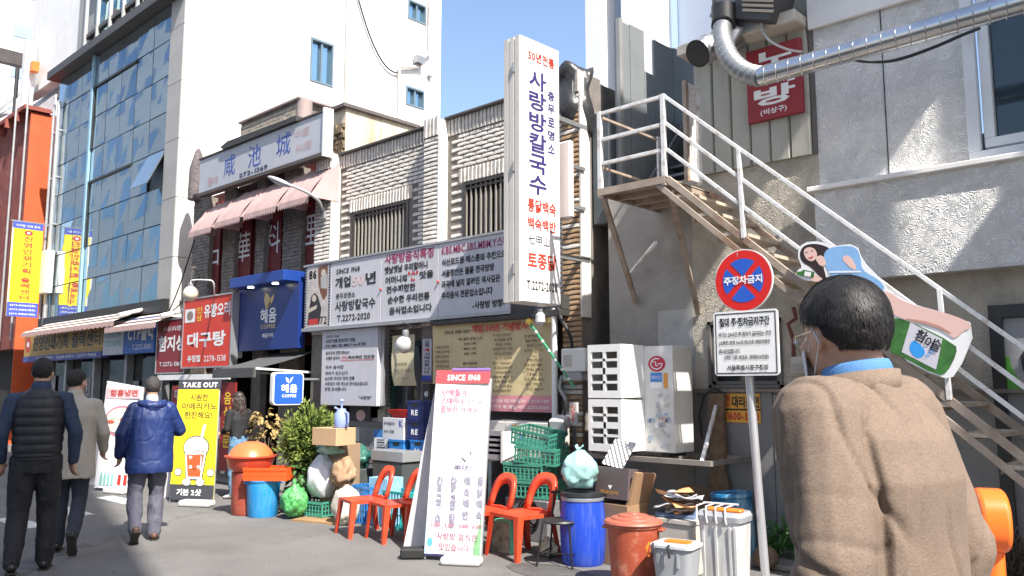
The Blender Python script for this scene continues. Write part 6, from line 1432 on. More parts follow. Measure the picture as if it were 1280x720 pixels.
# tall white bin
WBP = mat('off_white_bin_plastic', (.52,.52,.52), .4, var=.12, dirt=((.3,.28,.25), .7), dirtscale=5, streak=True)
b0 = G(909, 740); t = thing('tall_white_bin', 'tall ribbed white kitchen bin with grey lid and orange grip strip', 'bin', b0, R(6))
rbox(0,0,0, .28,.33,.24,.28,.53, .045).build('body', WBP, t, smooth=True, local=True)
for x in (-.12, -.02, .09, .13): MB().add([(x-.009,-.128,.02),(x+.009,-.128,.02),(x+.012,-.152,.50),(x-.006,-.152,.50),(x-.009,-.10,.02),(x+.009,-.10,.02),(x+.012,-.12,.50),(x-.006,-.12,.50)], [(0,1,2,3),(0,4,5,1),(1,5,6,2),(2,6,7,3),(3,7,4,0)]).build('rib', WBP, t, local=True)
rbox(0,0,0, 0,0,0,0,0, .05, st=((.53,.36,.30),(.57,.37,.31),(.60,.33,.27))).build('lid', GRP, t, smooth=True, local=True)
MB().box(-.10,.165,-.10,-.02,.598,.625).build('grip_strip', ORP, t, bevel=.01, local=True)
for k in range(4): x = -.165+.075*k; MB().tube([(x,.02,.64),(x,-.14,.635),(x+.01,-.165,.56),(x+.02,-.165,.52)], .007, 6).build('wire_hook', WBP, t, smooth=True, local=True)
MB().tube([(-.18,.02,.64),(.10,.02,.645)], .009, 6).build('wire_rail', WBP, t, smooth=True, local=True)
# blue drum behind
b0 = G(921, 697); t = thing('teal_blue_drum', 'worn teal blue drum with pale scuffed rim behind the white bin', 'barrel', b0)
SCB = mat('scuffed_blue_drum', (.02,.17,.36), .4, var=.15, dirt=((.42,.62,.70), .9), dirtscale=3, streak=True)
MB().lathe([(.0,0),(.18,0),(.195,.02),(.19,.04),(.185,.3),(.18,.53),(.195,.55),(.19,.575),(.16,.58),(.15,.56),(0,.56)], b0, 36, cap=(False,False), tilt=(.03,-.05,0)).build('body', SCB, t, smooth=True)
# foam box, folded newspapers
b0 = G(852, 712); t = thing('styrofoam_box', 'pale foam box under the pile of folded newspapers', 'box', b0)
rbox(b0.x, b0.y, 0, .40,.42,.30,.32,.40, .02).build('body', mat('old_styrofoam', (.55,.52,.46), .7, var=.15, dirt=((.3,.25,.2), .6)), t); rbox(b0.x, b0.y, .401, .44,.44,.34,.34,.03, .02).build('lid', _M['old_styrofoam'], t)
b1 = G(880, 694); t = thing('blue_grey_tray', 'flat blue grey tray resting under the newspapers', 'tray', (b0.x, b0.y, .432)); MB().obox((b0.x-.03, b0.y+.02, .455), (.34,.26,.04), (.05,.05,.3)).build('tray', mat('slate_blue_plastic', (.12,.17,.28), .4), t, bevel=.01)
random.seed(21)
for k in range(7):
    cx_, cy_ = b0.x+random.uniform(-.08,.10), b0.y+random.uniform(-.06,.08); zz = .485+.026*k; w_, d_ = random.uniform(.2,.32), random.uniform(.15,.22); rz_ = random.uniform(-.9,.9); sd = random.random()*9
    mb = MB().grid(lambda u, v: V(((u-.5)*w_, (v-.5)*d_, .022*noise.noise(V((u*3+sd, v*3, sd)))+.02*math.sin(u*7+sd)*v)), 10, 8)
    e = Euler((random.uniform(-.15,.15), random.uniform(-.2,.2), rz_)).to_matrix()
    for v in mb.v: q = e @ v; v.x, v.y, v.z = q.x+cx_, q.y+cy_, q.z+zz
    o = mb.build('folded_newspaper', mat('newspaper_print', (.52,.52,.54), .8, var=.75, vs=26) if k % 3 else mat('orange_flyer', (.75,.36,.15), .6, var=.4, vs=14), None, smooth=True)
    tag(o, ('crumpled orange flyer lowest in the paper pile behind the small grey bin','lowest crumpled newspaper sheet in the pile behind the small grey bin','second crumpled newspaper sheet from the bottom of the paper pile','orange flyer in the middle of the paper pile','newspaper sheet just above the middle flyer of the pile','newspaper sheet just under the top flyer of the pile','orange flyer on top of the paper pile beside the white bin')[k], 'newspaper', 'crumpled papers in the pile'); sm = o.modifiers.new('t','SOLIDIFY'); sm.thickness = .008
# cartons with egg tray
b0 = G(778, 704); KR = mat('kraft_board', (.30,.18,.10), .75, var=.12); DKB = mat('dark_brown_carton', (.10,.075,.075), .55, var=.1)
t = thing('lower_carton', 'open brown carton behind the brick red tub carrying the dark printed box', 'box', b0, R(-6))
MB().box(-.19,.19,-.14,.14,0,.52).build('body', KR, t, local=True, bevel=.004)
t = thing('dark_printed_carton', 'dark brown printed carton with orange lettering tilted on top of the open carton', 'box', b0+V((0,0,.53)), R(-4))
MB().obox((0,0,.15), (.37,.26,.27), (-.12,0,0)).build('body', DKB, t, local=True, bevel=.003)
MB().obox((.20,.02,.10), (.03,.28,.33), (-.1,.25,0)).build('side_flap', KR, t, local=True)
mb = MB(); mb.text('몸보신식', (-.10,-.165,.075), UX, V((0,-.12,.99)), .20, .035, .03); mb.build('lettering', mat('orange_print', (.85,.40,.05), .5), t, local=True)
mb = MB(); mb.face([(-.02,-.156,.15),(.03,-.156,.15),(.005,-.160,.115)]); mb.build('printed_triangle', WINK, t, local=True)
et = thing('egg_tray', 'grey moulded egg tray leaning on top of the dark carton', 'egg tray', b0+V((-.04,.03,.82)), R(-10))
mb = MB().grid(lambda u, v: V(((u-.5)*.27, (v-.5)*.27, .014*math.sin(u*6.28*5)*math.sin(v*6.28*5))), 50, 50)
e = Euler((.95, .1, 0)).to_matrix()
for v in mb.v: q = e @ v; v.x, v.y, v.z = q.x, q.y, q.z+.12
o = mb.build('pulp_tray', mat('egg_tray_pulp', (.52,.50,.50), .9, var=.1), et, smooth=True, local=True)
# blue gloves on the wall
t = thing('hanging_blue_cloth', 'bright blue rubber apron hanging between barrel and outdoor unit', 'cloth', P(741, 585, 6.9))
q = P(741, 567, 6.9); MB().grid(lambda u, v: V((q.x+(u-.5)*(.05+.12*v)+.01*math.sin(v*9), 6.9+.03*math.sin(u*12+v*2), q.z-v*.32)), 10, 12).build('cloth', mat('cobalt_rubber', (.02,.10,.42), .35, var=.3), t, smooth=True)
q2 = P(733, 573, 6.88); bag('brown_bag_scrap', 'crumpled brown scrap bag hanging beside the blue apron', (q2.x, 6.9, q2.z), .07, mat('brown_scrap', (.25,.17,.10), .7, var=.4), 5.5, knot=False)

# ================================================================== crates
def make_crate(label, m, group=None, w_=.46, d_=.32, h_=.17, nx=9, ny=6):
    t = thing('plastic_crate', label, 'crate', group=group)
    for (a, b, c, e, n_, ax) in ((-w_/2, w_/2, -d_/2, -d_/2+.008, nx, 'x'), (-w_/2, w_/2, d_/2-.008, d_/2, nx, 'x'), (-w_/2, -w_/2+.008, -d_/2+.009, d_/2-.009, ny, 'y'), (w_/2-.008, w_/2, -d_/2+.009, d_/2-.009, ny, 'y')):
        s_ = MB()
        for z0_, z1_ in ((0,.018), (h_*.36,h_*.36+.010), (h_*.66,h_*.66+.010), (h_-.022,h_)): s_.box(a, b, c, e, z0_, z1_)
        for i in range(n_+1):
            if ax == 'x': x_ = a+(b-a-.012)*i/n_; s_.box(x_, x_+.012, c-.002 if c < 0 else c, e if c < 0 else e+.002, .001, h_-.002)
            else: y_ = c+(e-c-.012)*i/n_; s_.box(a-.002 if a < 0 else a, b if a < 0 else b+.002, y_, y_+.012, .001, h_-.002)
        s_.build('side_lattice', m, t, local=True, kind='stuff')
    f_ = MB()
    for i in range(8): y_ = -d_/2+.012+(d_-.04)*i/7; f_.box(-w_/2+.009, w_/2-.009, y_, y_+.016, .002, .010)
    f_.build('floor_lattice', m, t, local=True, kind='stuff')
    MB().box(-w_/2-.006, w_/2+.006, -d_/2-.007, -d_/2-.0025, h_-.03, h_).build('rim', m, t, local=True); MB().box(-w_/2-.006, w_/2+.006, d_/2+.0025, d_/2+.007, h_-.03, h_).build('rim', m, t, local=True)
    return t
GRC = mat('sea_green_crate', (.06,.27,.20), .4, var=.1)
c0 = make_crate('lowest sea green crate of the leaning stack beside the Carrier sticker unit', GRC, 'green crates in the leaning stack')
c0['label'] = 'lowest sea green crate of the leaning stack left of the blue barrel'
base = P(678, 618, 6.55); base.y = 6.5
st_ = [(0,0,0,0,12), (-.10,-.02,.175,0,10), (.03,.0,.345,-4,14), (-.02,.0,.515,-9,8)]
labs = [c0['label'], 'second crate up in the leaning sea green stack, pushed out to the left', 'third crate up in the leaning sea green stack', 'topmost tilted crate of the leaning sea green stack']
for k, (dx, dy, dz, tl, rz_) in enumerate(st_):
    o = c0 if k == 0 else copy_tree(c0); o['label'] = labs[k]; o.location = (base.x+dx, base.y+dy, base.z+dz-.02); o.rotation_euler = (R(-tl*.6), R(-tl), R(rz_))
# what the stack rests on: a steel cabinet
t = thing('steel_under_cabinet', 'dull steel cabinet below the green crates behind the chairs', 'cabinet', (base.x, base.y, 0))
MB().box(base.x-.32, base.x+.26, base.y-.17, base.y+.2, 0.0, base.z-.03).build('body', mat('dull_steel_cabinet', (.22,.22,.23), .5, metal=.3, var=.25), t, bevel=.01); MB().box(base.x-.02, base.x+.005, base.y-.176, base.y-.17, .05, base.z-.06).build('door_gap', DARK, t)
# coil of hose on the ground and little table behind chairs
t = thing('black_hose_coil', 'coiled black hose leaning behind the sunlit red chair', 'hose', P(655, 660, 6.2))
q = P(655, 645, 6.15)
for k in range(5): MB().tube([q+V((.05+(.14-.02*k)*math.cos(a*.3927), .02*k, (.17-.02*k)*math.sin(a*.3927))) for a in range(17)], .010, 6, cap=False).build('coil_turn', BLKP, t, smooth=True)
# second outdoor unit with round sticker
t = thing('standing_aircon_unit', 'off white outdoor air unit with oval blue sticker and grey louvres behind the menu board', 'air conditioner', P(650, 600, 6.7))
a, b = P(628, 540, 6.75), P(687, 600, 6.75); x0, x1, z0, z1 = a.x-.3, b.x, .72, P(640, 527, 6.75).z
MB().box(x0, x1, 6.75, 7.1, z0, z1).build('casing', mat('aircon_cream', (.60,.57,.52), .45, var=.06), t, bevel=.01)
g_ = MB(); ga, gb2 = P(607, 540, 6.5).x, P(626, 540, 6.5).x
g_.box(ga-.02, ga+.0, 6.5, 6.74, z0, z1-.1).build('air_guide', _M['guide_white'], t); MB().box(gb2, gb2+.03, 6.5, 6.74, z0, z1-.1).build('air_guide', _M['guide_white'], t)
for k in range(5): zz = z0+.03+k*(z1-z0-.15)/5; MB().box(ga+.001, gb2-.001, 6.52, 6.56, zz, zz+.085).build('slat', mat('slat_grey', (.28,.27,.29), .5), t)
xp0, xp1 = P(633, 560, 6.745).x, P(656, 560, 6.745).x
pr = Print(t, (xp0, 6.744, z0), UX, UZ, xp1-xp0, z1-z0); pr.rect(0,0,1,.97,mat('panel_white', (.68,.66,.62), .4, var=.05)); pr.done('panel')
pr = Print(t, (xp0, 6.741, z0), UX, UZ, xp1-xp0, z1-z0); pr.rect(.35,.78,.75,.92,mat('amber_label', (.65,.32,.03))); pr.ell(.52,.62,.42,.085,mat('oval_blue', (.02,.08,.45), .4, var=0),24); pr.rect(.3,.08,.8,.35,mat('grey_sticker', (.42,.4,.4))); pr.done('sticker')
pr = Print(t, (xp0, 6.738, z0), UX, UZ, xp1-xp0, z1-z0); pr.tx('Carrier', .2, .58, .84, .66, WINK, .02); pr.tx('캐리어', .22, .40, .84, .50, mat('orange_red_ink', (.7,.12,.04)), .03); pr.done()
st_b = thing('metal_stand', 'dark stand under the cream outdoor unit behind the menu board', 'stand', (x0, 6.9, 0)); 
for x_ in (x0+.05, x1-.1): MB().box(x_, x_+.05, 6.78, 7.05, 0, z0-.002).build('leg', STEEL, st_b)

# ================================================================== pile of goods by the counter window
def carton(name, label, px, py, w_, d_, h_, m, y=None, rz=0, z=None, cat_='box', printed=None):
    q = P(px, py, y); z = q.z if z is None else z
    t = thing(name, label, cat_, (q.x, y, z), R(rz)); MB().box(-w_/2, w_/2, -d_/2, d_/2, 0, h_).build('body', m, t, local=True, bevel=.004)
    if printed:
        for (s_, u, v, uw, vh, ink) in printed: mb = MB(); mb.text(s_, (-w_/2+u*w_, -d_/2-.003, v*h_), UX, UZ, uw*w_, vh*h_, .022); mb.build('lettering', ink, t, local=True)
    return t
NVC = mat('navy_crate_plastic', (.02,.03,.13), .4, var=.1); SKC = mat('sky_blue_crate', (.03,.20,.55), .4, var=.1); WBX = mat('white_blue_carton', (.55,.55,.6), .6, var=.08)
def bcrate(label, px, py, m, y=6.8, w_=.30, h_=.24, logo='K', grp=None):
    q = P(px, py, y); t = thing('bottle_crate', label, 'crate', (q.x, y, q.z), group=grp)
    MB().box(-w_/2, w_/2, -.14, .14, 0, h_).build('body', m, t, local=True, bevel=.012)
    MB().box(-.06, .06, -.143, -.139, h_*.70, h_*.86).build('grip_hole', BLACK, t, local=True)
    for z in (.0, h_-.03): MB().box(-w_/2-.004, w_/2+.004, -.146, -.1405, z, z+.03).build('rim', m, t, local=True)
    mb = MB(); mb.text(logo, (-.06,-.143,h_*.25), UX, UZ, .12, h_*.28, .03); mb.build('lettering', WINK, t, local=True); return t
qz = P(505, 573, 6.8).z
tb = thing('counter_table', 'pale grey low table under the blue and navy bottle crates', 'table', (xat(510,6.8), 6.8, 0)); xa, xb = xat(496,6.65,575), xat(560,6.65,575)
MB().box(xa, xb, 6.6, 7.1, qz-.05, qz-.002).build('top', mat('grey_table_top', (.38,.37,.36), .5, var=.2), tb)
for x_ in (xa+.02, xb-.06): 
    for y_ in (6.62, 7.04): MB().box(x_, x_+.04, y_, y_+.04, 0, qz-.05).build('leg', STEEL, tb)
bcrate('sky blue bottle crate at the lower left of the crate pile', 506, 573, SKC); bcrate('sky blue bottle crate at the lower right of the crate pile', 533, 573.5, SKC)
bcrate('navy bottle crate directly above the right sky blue crate', 529, 549, NVC, logo='RE'); bcrate('topmost navy bottle crate of the pile', 529, 525, NVC, logo='RE')
carton('white_blue_carton', 'white carton with blue print on top of the left sky blue crate', 502, 549, .42, .28, .27, WBX, 6.8, printed=[('우리음식', .06, .66, .5, .16, INK), ('국수 전문', .06, .30, .5, .14, BLKINK), ('K', .78, .6, .16, .3, CBL)])
t = thing('red_basin', 'small red plastic basin on the white and blue carton', 'basin', P(508, 523, 6.8)); q = P(508, 523, 6.8); MB().add([(q.x-.12,6.7,q.z),(q.x+.13,6.7,q.z),(q.x+.13,6.9,q.z),(q.x-.12,6.9,q.z),(q.x-.19,6.64,q.z+.11),(q.x+.17,6.64,q.z+.11),(q.x+.17,6.95,q.z+.11),(q.x-.19,6.95,q.z+.11)], [(0,3,2,1),(0,1,5,4),(1,2,6,5),(2,3,7,6),(3,0,4,7),(4,5,6,7)]).build('basin', mat('basin_red', (.55,.02,.02), .35), t)
carton('black_number_box', 'small black box with white numeral standing on the navy crates', 536, 500, .14, .1, .2, BLACK, 6.85, printed=[('40', .3, .2, .5, .35, WINK)])
MBx = thing('blue_paper_notice', 'blue framed white notice taped below the counter window', 'notice', P(476, 570, 6.95)); a, b = P(467, 537, 6.95), P(486, 570, 6.95)
MB().box(a.x, b.x, 6.95, 6.96, b.z, a.z).build('sheet', mat('notice_blue', (.05,.22,.55), .5), MBx); MB().box(a.x+.02, b.x-.02, 6.945, 6.95, b.z+.03, a.z-.1).build('paper', WHITE, MBx)
pr = Print(MBx, (a.x, 6.942, b.z), UX, UZ, b.x-a.x, a.z-b.z)
for k in range(5): pr.rect(.25,.2+k*.1,.75,.24+k*.1, INK if k % 2 else PGI)
pr.done()
# posters in the counter window
pt_ = thing('window_poster', 'dark poster of a woman with a drink inside the counter window', 'poster', P(450, 550, D-.02)); a, b = P(438, 508, D-.01), P(463, 553, D-.01)
MB().box(a.x, b.x, D-.02, D-.012, b.z, a.z).build('sheet', mat('poster_dark', (.06,.05,.05), .5, var=.4), pt_); pr = Print(pt_, (a.x, D-.024, b.z), UX, UZ, b.x-a.x, a.z-b.z)
pr.ell(.55,.75,.22,.16,mat('printed_skin', (.5,.3,.25))); pr.poly([(.2,.0),(.9,.0),(.8,.55),(.3,.55)], mat('poster_white', (.55,.53,.5))); pr.poly([(.7,.1),(.85,.1),(.85,.4),(.78,.5),(.7,.4)], mat('printed_green_bottle', (.04,.16,.03))); pr.done('picture')
a, b = P(473, 512, D-.01), P(482, 540, D-.01); tag(MB().box(a.x, b.x, D-.02, D-.012, b.z, a.z).build('price_sheet', mat('sheet_cream', (.5,.46,.38)), None), 'small cream price sheet at the right side of the counter window', 'notice')
# thermos jug, cartons, sacks on the left pile
KB = mat('kraft_carton_light', (.50,.33,.19), .75, var=.1)
carton('low_carton_stack', 'stack of brown cartons under the small carton left of the counter window', 424, 655, .36, .30, .855, mat('kraft_carton_dark', (.28,.19,.12), .8, var=.2), 6.02, 8, z=0)
q = G(413, 652); zc_ = .86
carton('kraft_carton', 'light kraft carton under the blue thermos jug', 416, 600, .42, .30, .20, KB, 5.75, 6, z=.86)
t0 = P(426, 556, 5.75)
jg = thing('blue_thermos_jug', 'pale blue thermos jug with pump top standing on the kraft carton', 'jug', (t0.x, 5.75, 1.062)); JB = mat('periwinkle_plastic', (.25,.33,.62), .35, var=.05)
zj_ = 1.062; MB().lathe([(.0,0),(.075,0),(.085,.02),(.08,.16),(.05,.20),(.045,.22),(.0,.225)], (t0.x, 5.75, zj_), 20, cap=(False,False)).build('body', JB, jg, smooth=True); MB().cyl((t0.x,5.75,zj_+.22), (t0.x,5.75,zj_+.30), .012).ball((t0.x,5.75,zj_+.31), .025, 8).build('pump', JB, jg, smooth=True)
MB().tube([(t0.x+.07,5.75,zj_+.18),(t0.x+.13,5.75,zj_+.17),(t0.x+.13,5.75,zj_+.06),(t0.x+.08,5.75,zj_+.03)], .012, 8).build('handle', JB, jg, smooth=True); MB().tube([(t0.x-.04,5.75,zj_+.2),(t0.x-.12,5.74,zj_+.23)], .013, 8).build('spout', JB, jg, smooth=True)
WSK = mat('white_woven_sack', (.68,.68,.72), .6, var=.1, bump=.4, bs=30); 
b0 = G(402, 640)
make = make_crate('sea green crate under the white sack', GRC); make['label'] = 'sea green crate on the ground under the full white sack'; make.location = G(397, 646)+V((0,0,.03)); make.rotation_euler = (0,0,R(10))
p_ = thing('wooden_board_scrap', 'flat scrap of brown wooden pallet under the green crate', 'wood scrap', G(405, 652)); q = G(405, 652); MB().obox(q+V((0,0,.012)), (.7,.3,.024), (0,0,.3)).build('board', mat('scrap_wood', (.33,.20,.10), .8, var=.3), p_)
q = G(402, 646); bag('white_sack', 'bulging white woven sack stacked on the green crate beside the shrub', (q.x, q.y, .46), .25, WSK, 1.7, knot=True, sq=(.85,.7,1.05), amp=.1, ears=False)
q = G(430, 656); bag('cream_sack', 'cream canvas sack slumped on the ground right of the green crate', (q.x, q.y+.02, .19), .21, mat('cream_canvas', (.60,.55,.46), .8, var=.2, bump=.4, bs=25), 2.3, knot=False, sq=(.75,.7,1.0), amp=.14)
q = G(428, 650); bag('brown_paper_bag', 'crumpled brown paper bag on top of the cream sack', (q.x, q.y, .53), .2, mat('brown_paper', (.34,.22,.13), .8, var=.2), 4.4, knot=False, sq=(.8,.7,.85), amp=.2)
q = G(410, 646); bag('green_white_bag', 'green and white plastic bag squeezed under the kraft carton', (q.x, q.y, .79), .13, mat('mint_bag', (.35,.58,.47), .35, var=.45, vs=6, coat=.3), 8.4, knot=False, sq=(1.7,.9,.55), amp=.2)
q = P(444, 570, 6.3); bag('dark_green_bag', 'dark green rubbish bag behind the thermos carton by the window', (q.x, 6.3, q.z-.02), .2, mat('dark_green_bag', (.03,.13,.10), .3, var=.4, coat=.4), 6.6, knot=False, sq=(1.1,.8,.7), amp=.25)
t = thing('dark_crate_stack', 'dark box stack carrying the dark green bag by the wall', 'box', (q.x, 6.35, 0)); MB().box(q.x-.3, q.x+.25, 6.15, 6.6, 0, q.z-.14).build('body', mat('murky_box', (.06,.07,.07), .7, var=.3), t, bevel=.01)
# baskets seen through the chairs
t2 = make_crate('x', SKC, w_=.34, d_=.26, h_=.42, nx=7, ny=5); t2['label'] = 'tall sky blue basket standing behind the leftmost red chair'; t2.location = (xat(462, 5.95, 640), 5.95, 0); t2['category'] = 'basket'; t2.name = 'tall_basket'
t3 = make_crate('x', mat('teal_basket', (.02,.33,.33), .4), w_=.36, d_=.26, h_=.40, nx=7, ny=5); t3['label'] = 'teal basket standing between the two left red chairs and the wall'; t3.location = (xat(500, 5.95, 640), 5.98, 0); t3['category'] = 'basket'; t3.name = 'teal_basket'
carton('pale_blue_box', 'pale blue and white box between the blue and teal baskets', 482, 640, .30, .25, .52, mat('pale_blue_carton', (.25,.48,.68), .6, var=.3, vs=6), 6.0, 5, z=0)
carton('grey_glass_case', 'grey topped low case behind the second red chair', 495, 600, .6, .3, .12, mat('grey_case', (.3,.31,.32), .3, metal=.2), 6.4, 0, z=.66); carton('grey_case_support', 'dark crate supporting the grey case behind the red chairs', 495, 600, .55, .28, .655, mat('murky_box', (.05,.05,.06)), 6.4, 0, z=0)
# under-banner goods between menu board and cabinet
t = thing('green_trim_stand', 'small green edged rack of leaflets beside the sunlit red chair', 'rack', G(628, 690)+V((0,0,0))); q = G(628, 690)
MB().box(q.x-.12,q.x+.12,q.y-.02,q.y+.1,0.0,.28).build('body', mat('leaflet_mix', (.35,.38,.3), .6, var=.7, vs=12), t); MB().box(q.x+.121,q.x+.14,q.y-.03,q.y+.1,0,.30).build('edge_strip', mat('mint_strip', (.15,.6,.4)), t); MB().box(q.x-.12,q.x+.12,q.y-.03,q.y+.1,.281,.30).build('edge_strip', _M['mint_strip'], t)
q = G(668, 700); bag('pale_rag_bundle', 'small pale bundle on the ground behind the sunlit red chair', (q.x, q.y+.2, .08), .10, mat('yellowish_rag', (.6,.55,.4), .8, var=.3), 7.7, knot=False, sq=(1,.7,.8), amp=.3)

# ================================================================== left bins and shrub
ORR = mat('salmon_orange_plastic', (.68,.16,.05), .35, var=.06); RRB = mat('rust_red_bin', (.34,.06,.035), .5, var=.2, dirt=((.42,.2,.14), .6), dirtscale=5)
b0 = G(311, 642); t = thing('rust_red_container', 'tall rust red container capped by a wide basin and a domed salmon lid', 'bin', b0)
lid_([(0,0),(.20,0),(.21,.02),(.215,.25),(.22,.50),(.0,.50)], b0, RRB, 'container', t); lid_([(.20,.502),(.26,.56),(.29,.68),(.315,.685),(.315,.70),(.285,.70)], b0, mat('red_basin_plastic', (.58,.08,.04), .35, var=.05), 'basin', t)
lid_([(.27,.70),(.24,.76),(.17,.83),(.08,.865),(0,.87)], b0, ORR, 'domed_lid', t)
b0 = G(328, 645); t = thing('sky_blue_bucket', 'sky blue plastic bucket with an orange crate set across its rim', 'bucket', b0)
lid_([(0,0),(.165,0),(.17,.01),(.20,.41),(.21,.415),(.21,.43),(.195,.43)], b0, mat('bright_sky_plastic', (.02,.27,.62), .42, var=.12, dirt=((.2,.4,.55), .5), dirtscale=6, streak=True), 'body', t)
for a in (60, 240): MB().obox(b0+V((.21*math.cos(R(a)), .21*math.sin(R(a)), .40)), (.03,.08,.03), (0,0,R(a))).build('ear', mat('bright_sky_plastic', (.02,.30,.70)), t)
oc = make_crate('x', mat('vivid_orange_crate', (.80,.10,.02), .35), w_=.52, d_=.34, h_=.15, nx=12, ny=7); oc['label'] = 'vivid orange basket lying across the sky blue bucket'; oc.name = 'orange_basket'; oc.location = b0+V((.08,.03,.432)); oc.rotation_euler = (0,0,R(40))
for (a_, b_, c_, e_) in ((-.252,.252,-.166,-.163),(-.252,.252,.163,.166)): MB().box(a_, b_, c_, e_, .02, .145).build('solid_side', mat('vivid_orange_crate', (.8,.1,.02)), oc, local=True)
NET = mat('green_net', (.10,.42,.12), .45, var=.8, vs=30, bump=.8, bs=45, bd=.01)
q = G(368, 648); bag('green_net_bag', 'bright green net bag stuffed with bottles on the ground by the bucket', (q.x, q.y, .19), .19, NET, 9.1, sq=(.85,.8,1.0), amp=.18)
q = G(358, 640); pot = thing('potted_shrub', 'golden green conifer shrub in a black pot between bins and white sack', 'shrub', q)
lid_([(0,0),(.13,0),(.17,.26),(.18,.27),(.18,.30),(.15,.30),(0,.28)], q+V((.10,.10,0)), BLKP, 'pot', pot)
sc = q+V((.22,.18,0))
LF1, LF2, LF3 = mat('conifer_gold_green', (.20,.26,.05), .7, var=.5, vs=12), mat('conifer_deep_green', (.05,.10,.02), .7, var=.5, vs=12), mat('broad_leaf_green', (.06,.16,.04), .5, var=.4, vs=8)
random.seed(5)
def sprigs(n, cen, rad, L0, m, name, par, wd=.006, up=.35, fan=3):
    mb = MB()
    for _ in range(n):
        d = V((random.gauss(0,1), random.gauss(0,1), random.gauss(0,1))).normalized(); r_ = random.random()**.45
        lump = 1+.45*noise.noise(d*2.6+V((3,1,2)))
        if noise.noise(d*5+V((1,7,2))) < -.28 and r_ > .6: continue
        p = cen+V((d.x*rad[0]*r_*lump, d.y*rad[1]*r_*lump, d.z*rad[2]*r_*lump)); dr = (d+V((0,0,up))+V((random.gauss(0,.35), random.gauss(0,.35), random.gauss(0,.3)))).normalized()
        for k in range(fan):
            e = (dr+V((random.gauss(0,.35), random.gauss(0,.35), random.gauss(0,.35)))).normalized(); s_ = e.cross(V((random.gauss(0,1), random.gauss(0,1), random.gauss(0,1)))).normalized()*wd; l_ = L0*random.uniform(.6,1.3)
            mb.face([p-s_*.5, p+s_*.5, p+e*l_*.6+s_, p+e*l_, p+e*l_*.6-s_])
    return mb.build(name, m, par)
cen = sc+V((0,0,.86)); 
sprigs(2300, cen, (.40,.36,.40), .075, LF1, 'foliage', pot, .008); sprigs(1300, cen-V((0,0,.05)), (.34,.30,.36), .07, LF2, 'inner_foliage', pot, .009)
tk = MB()
for k in range(9): e = cen+V((random.uniform(-.25,.25), random.uniform(-.22,.22), random.uniform(-.1,.3))); tk.tube([q+V((.10,.10,.25)), q+V((.13,.12,.45)), (q+V((.13,.12,.5))+e)/2, e], [.018,.014,.009,.004], 6)
tk.build('trunk', mat('brown_stem', (.12,.08,.05), .9), pot, kind='stuff')
pb = thing('broad_leaf_plant', 'low plant with broad dark green leaves under the conifer shrub', 'plant', q+V((.42,.05,0)))
def leaves(n, cen, rad, L0, m, par, name='leaf'):
    shapes = []
    for k in range(3):
        L_ = L0*(.8+.2*k); w_ = L_*.5; mb = MB(); mb.add([(0,0,0),(w_*.5,L_*.35,.01),(w_*.4,L_*.75,-.01),(0,L_,-.03),(-w_*.4,L_*.75,-.01),(-w_*.5,L_*.35,.01),(0,L_*.5,.02)], [(0,1,6),(1,2,6),(2,3,6),(3,4,6),(4,5,6),(5,0,6)]); shapes.append(mesh_of(mb, 'leaf', m))
    for i in range(n):
        d = V((random.gauss(0,1), random.gauss(0,1), random.gauss(0,.8))).normalized(); p = cen+V((d.x*rad[0], d.y*rad[1], d.z*rad[2]))*random.uniform(.4,1)
        sub_obj(name, random.choice(shapes), par, p-par.location, (random.uniform(-.9,.6), random.uniform(-.5,.5), math.atan2(-d.x, d.y)+random.uniform(-.6,.6)))
leaves(70, q+V((.36,.0,.47)), (.18,.17,.2), .12, LF3, pb)
MB().tube([q+V((.36,.05,0)), q+V((.36,.05,.4))], .012, 6).build('stem', _M['brown_stem'], pb)
pdry = thing('withered_plant', 'withered yellow brown leafy branches rising behind the salmon lid', 'plant', q+V((-.2,.45,0)))
DRY = mat('dry_leaf', (.36,.25,.09), .7, var=.5, vs=9)
pc_ = P(333, 532, q.y+.45); leaves(90, V((pc_.x, q.y+.45, pc_.z-.02)), (.36,.2,.26), .10, DRY, pdry)
tk = MB()
for k in range(7): e = V((pc_.x+random.uniform(-.3,.3), q.y+.45+random.uniform(-.15,.15), pc_.z+random.uniform(-.2,.2))); tk.tube([(pc_.x+.1,q.y+.45,0), (pc_.x+.05,q.y+.45,.6), e], [.012,.009,.004], 5)
tk.build('branches', _M['brown_stem'], pdry, kind='stuff')
q = G(352, 640); t = thing('pale_debris', 'pale scrap pieces lying between the blue bucket and the green net bag', 'debris', q)
for k in range(5): MB().obox(q+V((random.uniform(-.1,.1), random.uniform(-.08,.08), .04+.05*k)), (.12,.05,.03), (random.random(), random.random(), random.random()*3)).build('scrap', mat('scrap_pale', (.45,.38,.3), .8), t)
# weeds at the foot of the wall
wd_ = thing('wall_weeds', 'green weeds growing at the foot of the wall behind the sign pole', 'plant', G(968, 712)); c = G(968, 706)
sprigs(150, c+V((.02,.1,.16)), (.12,.10,.2), .08, LF3, 'foliage', wd_, .011, up=1.0)
wd2 = thing('dry_weeds', 'dry brown weeds at the wall foot by the right edge', 'plant', P(1270, 700, 6.9)); c = P(1268, 700, 6.9)
sprigs(260, V((c.x, 6.9, .2)), (.25,.15,.22), .12, mat('dry_weed', (.13,.10,.06), .9), 'foliage', wd2, .006, up=.8)
t = thing('brown_clod_bag', 'brown earthy bag on the ground beside the weeds', 'bag', G(952, 712)); q = G(952, 714); MB().ball(q+V((0,.08,.1)), .11, 14, (1,1,.9)).build('body', mat('earth_brown', (.14,.10,.07), .9, var=.5), t)
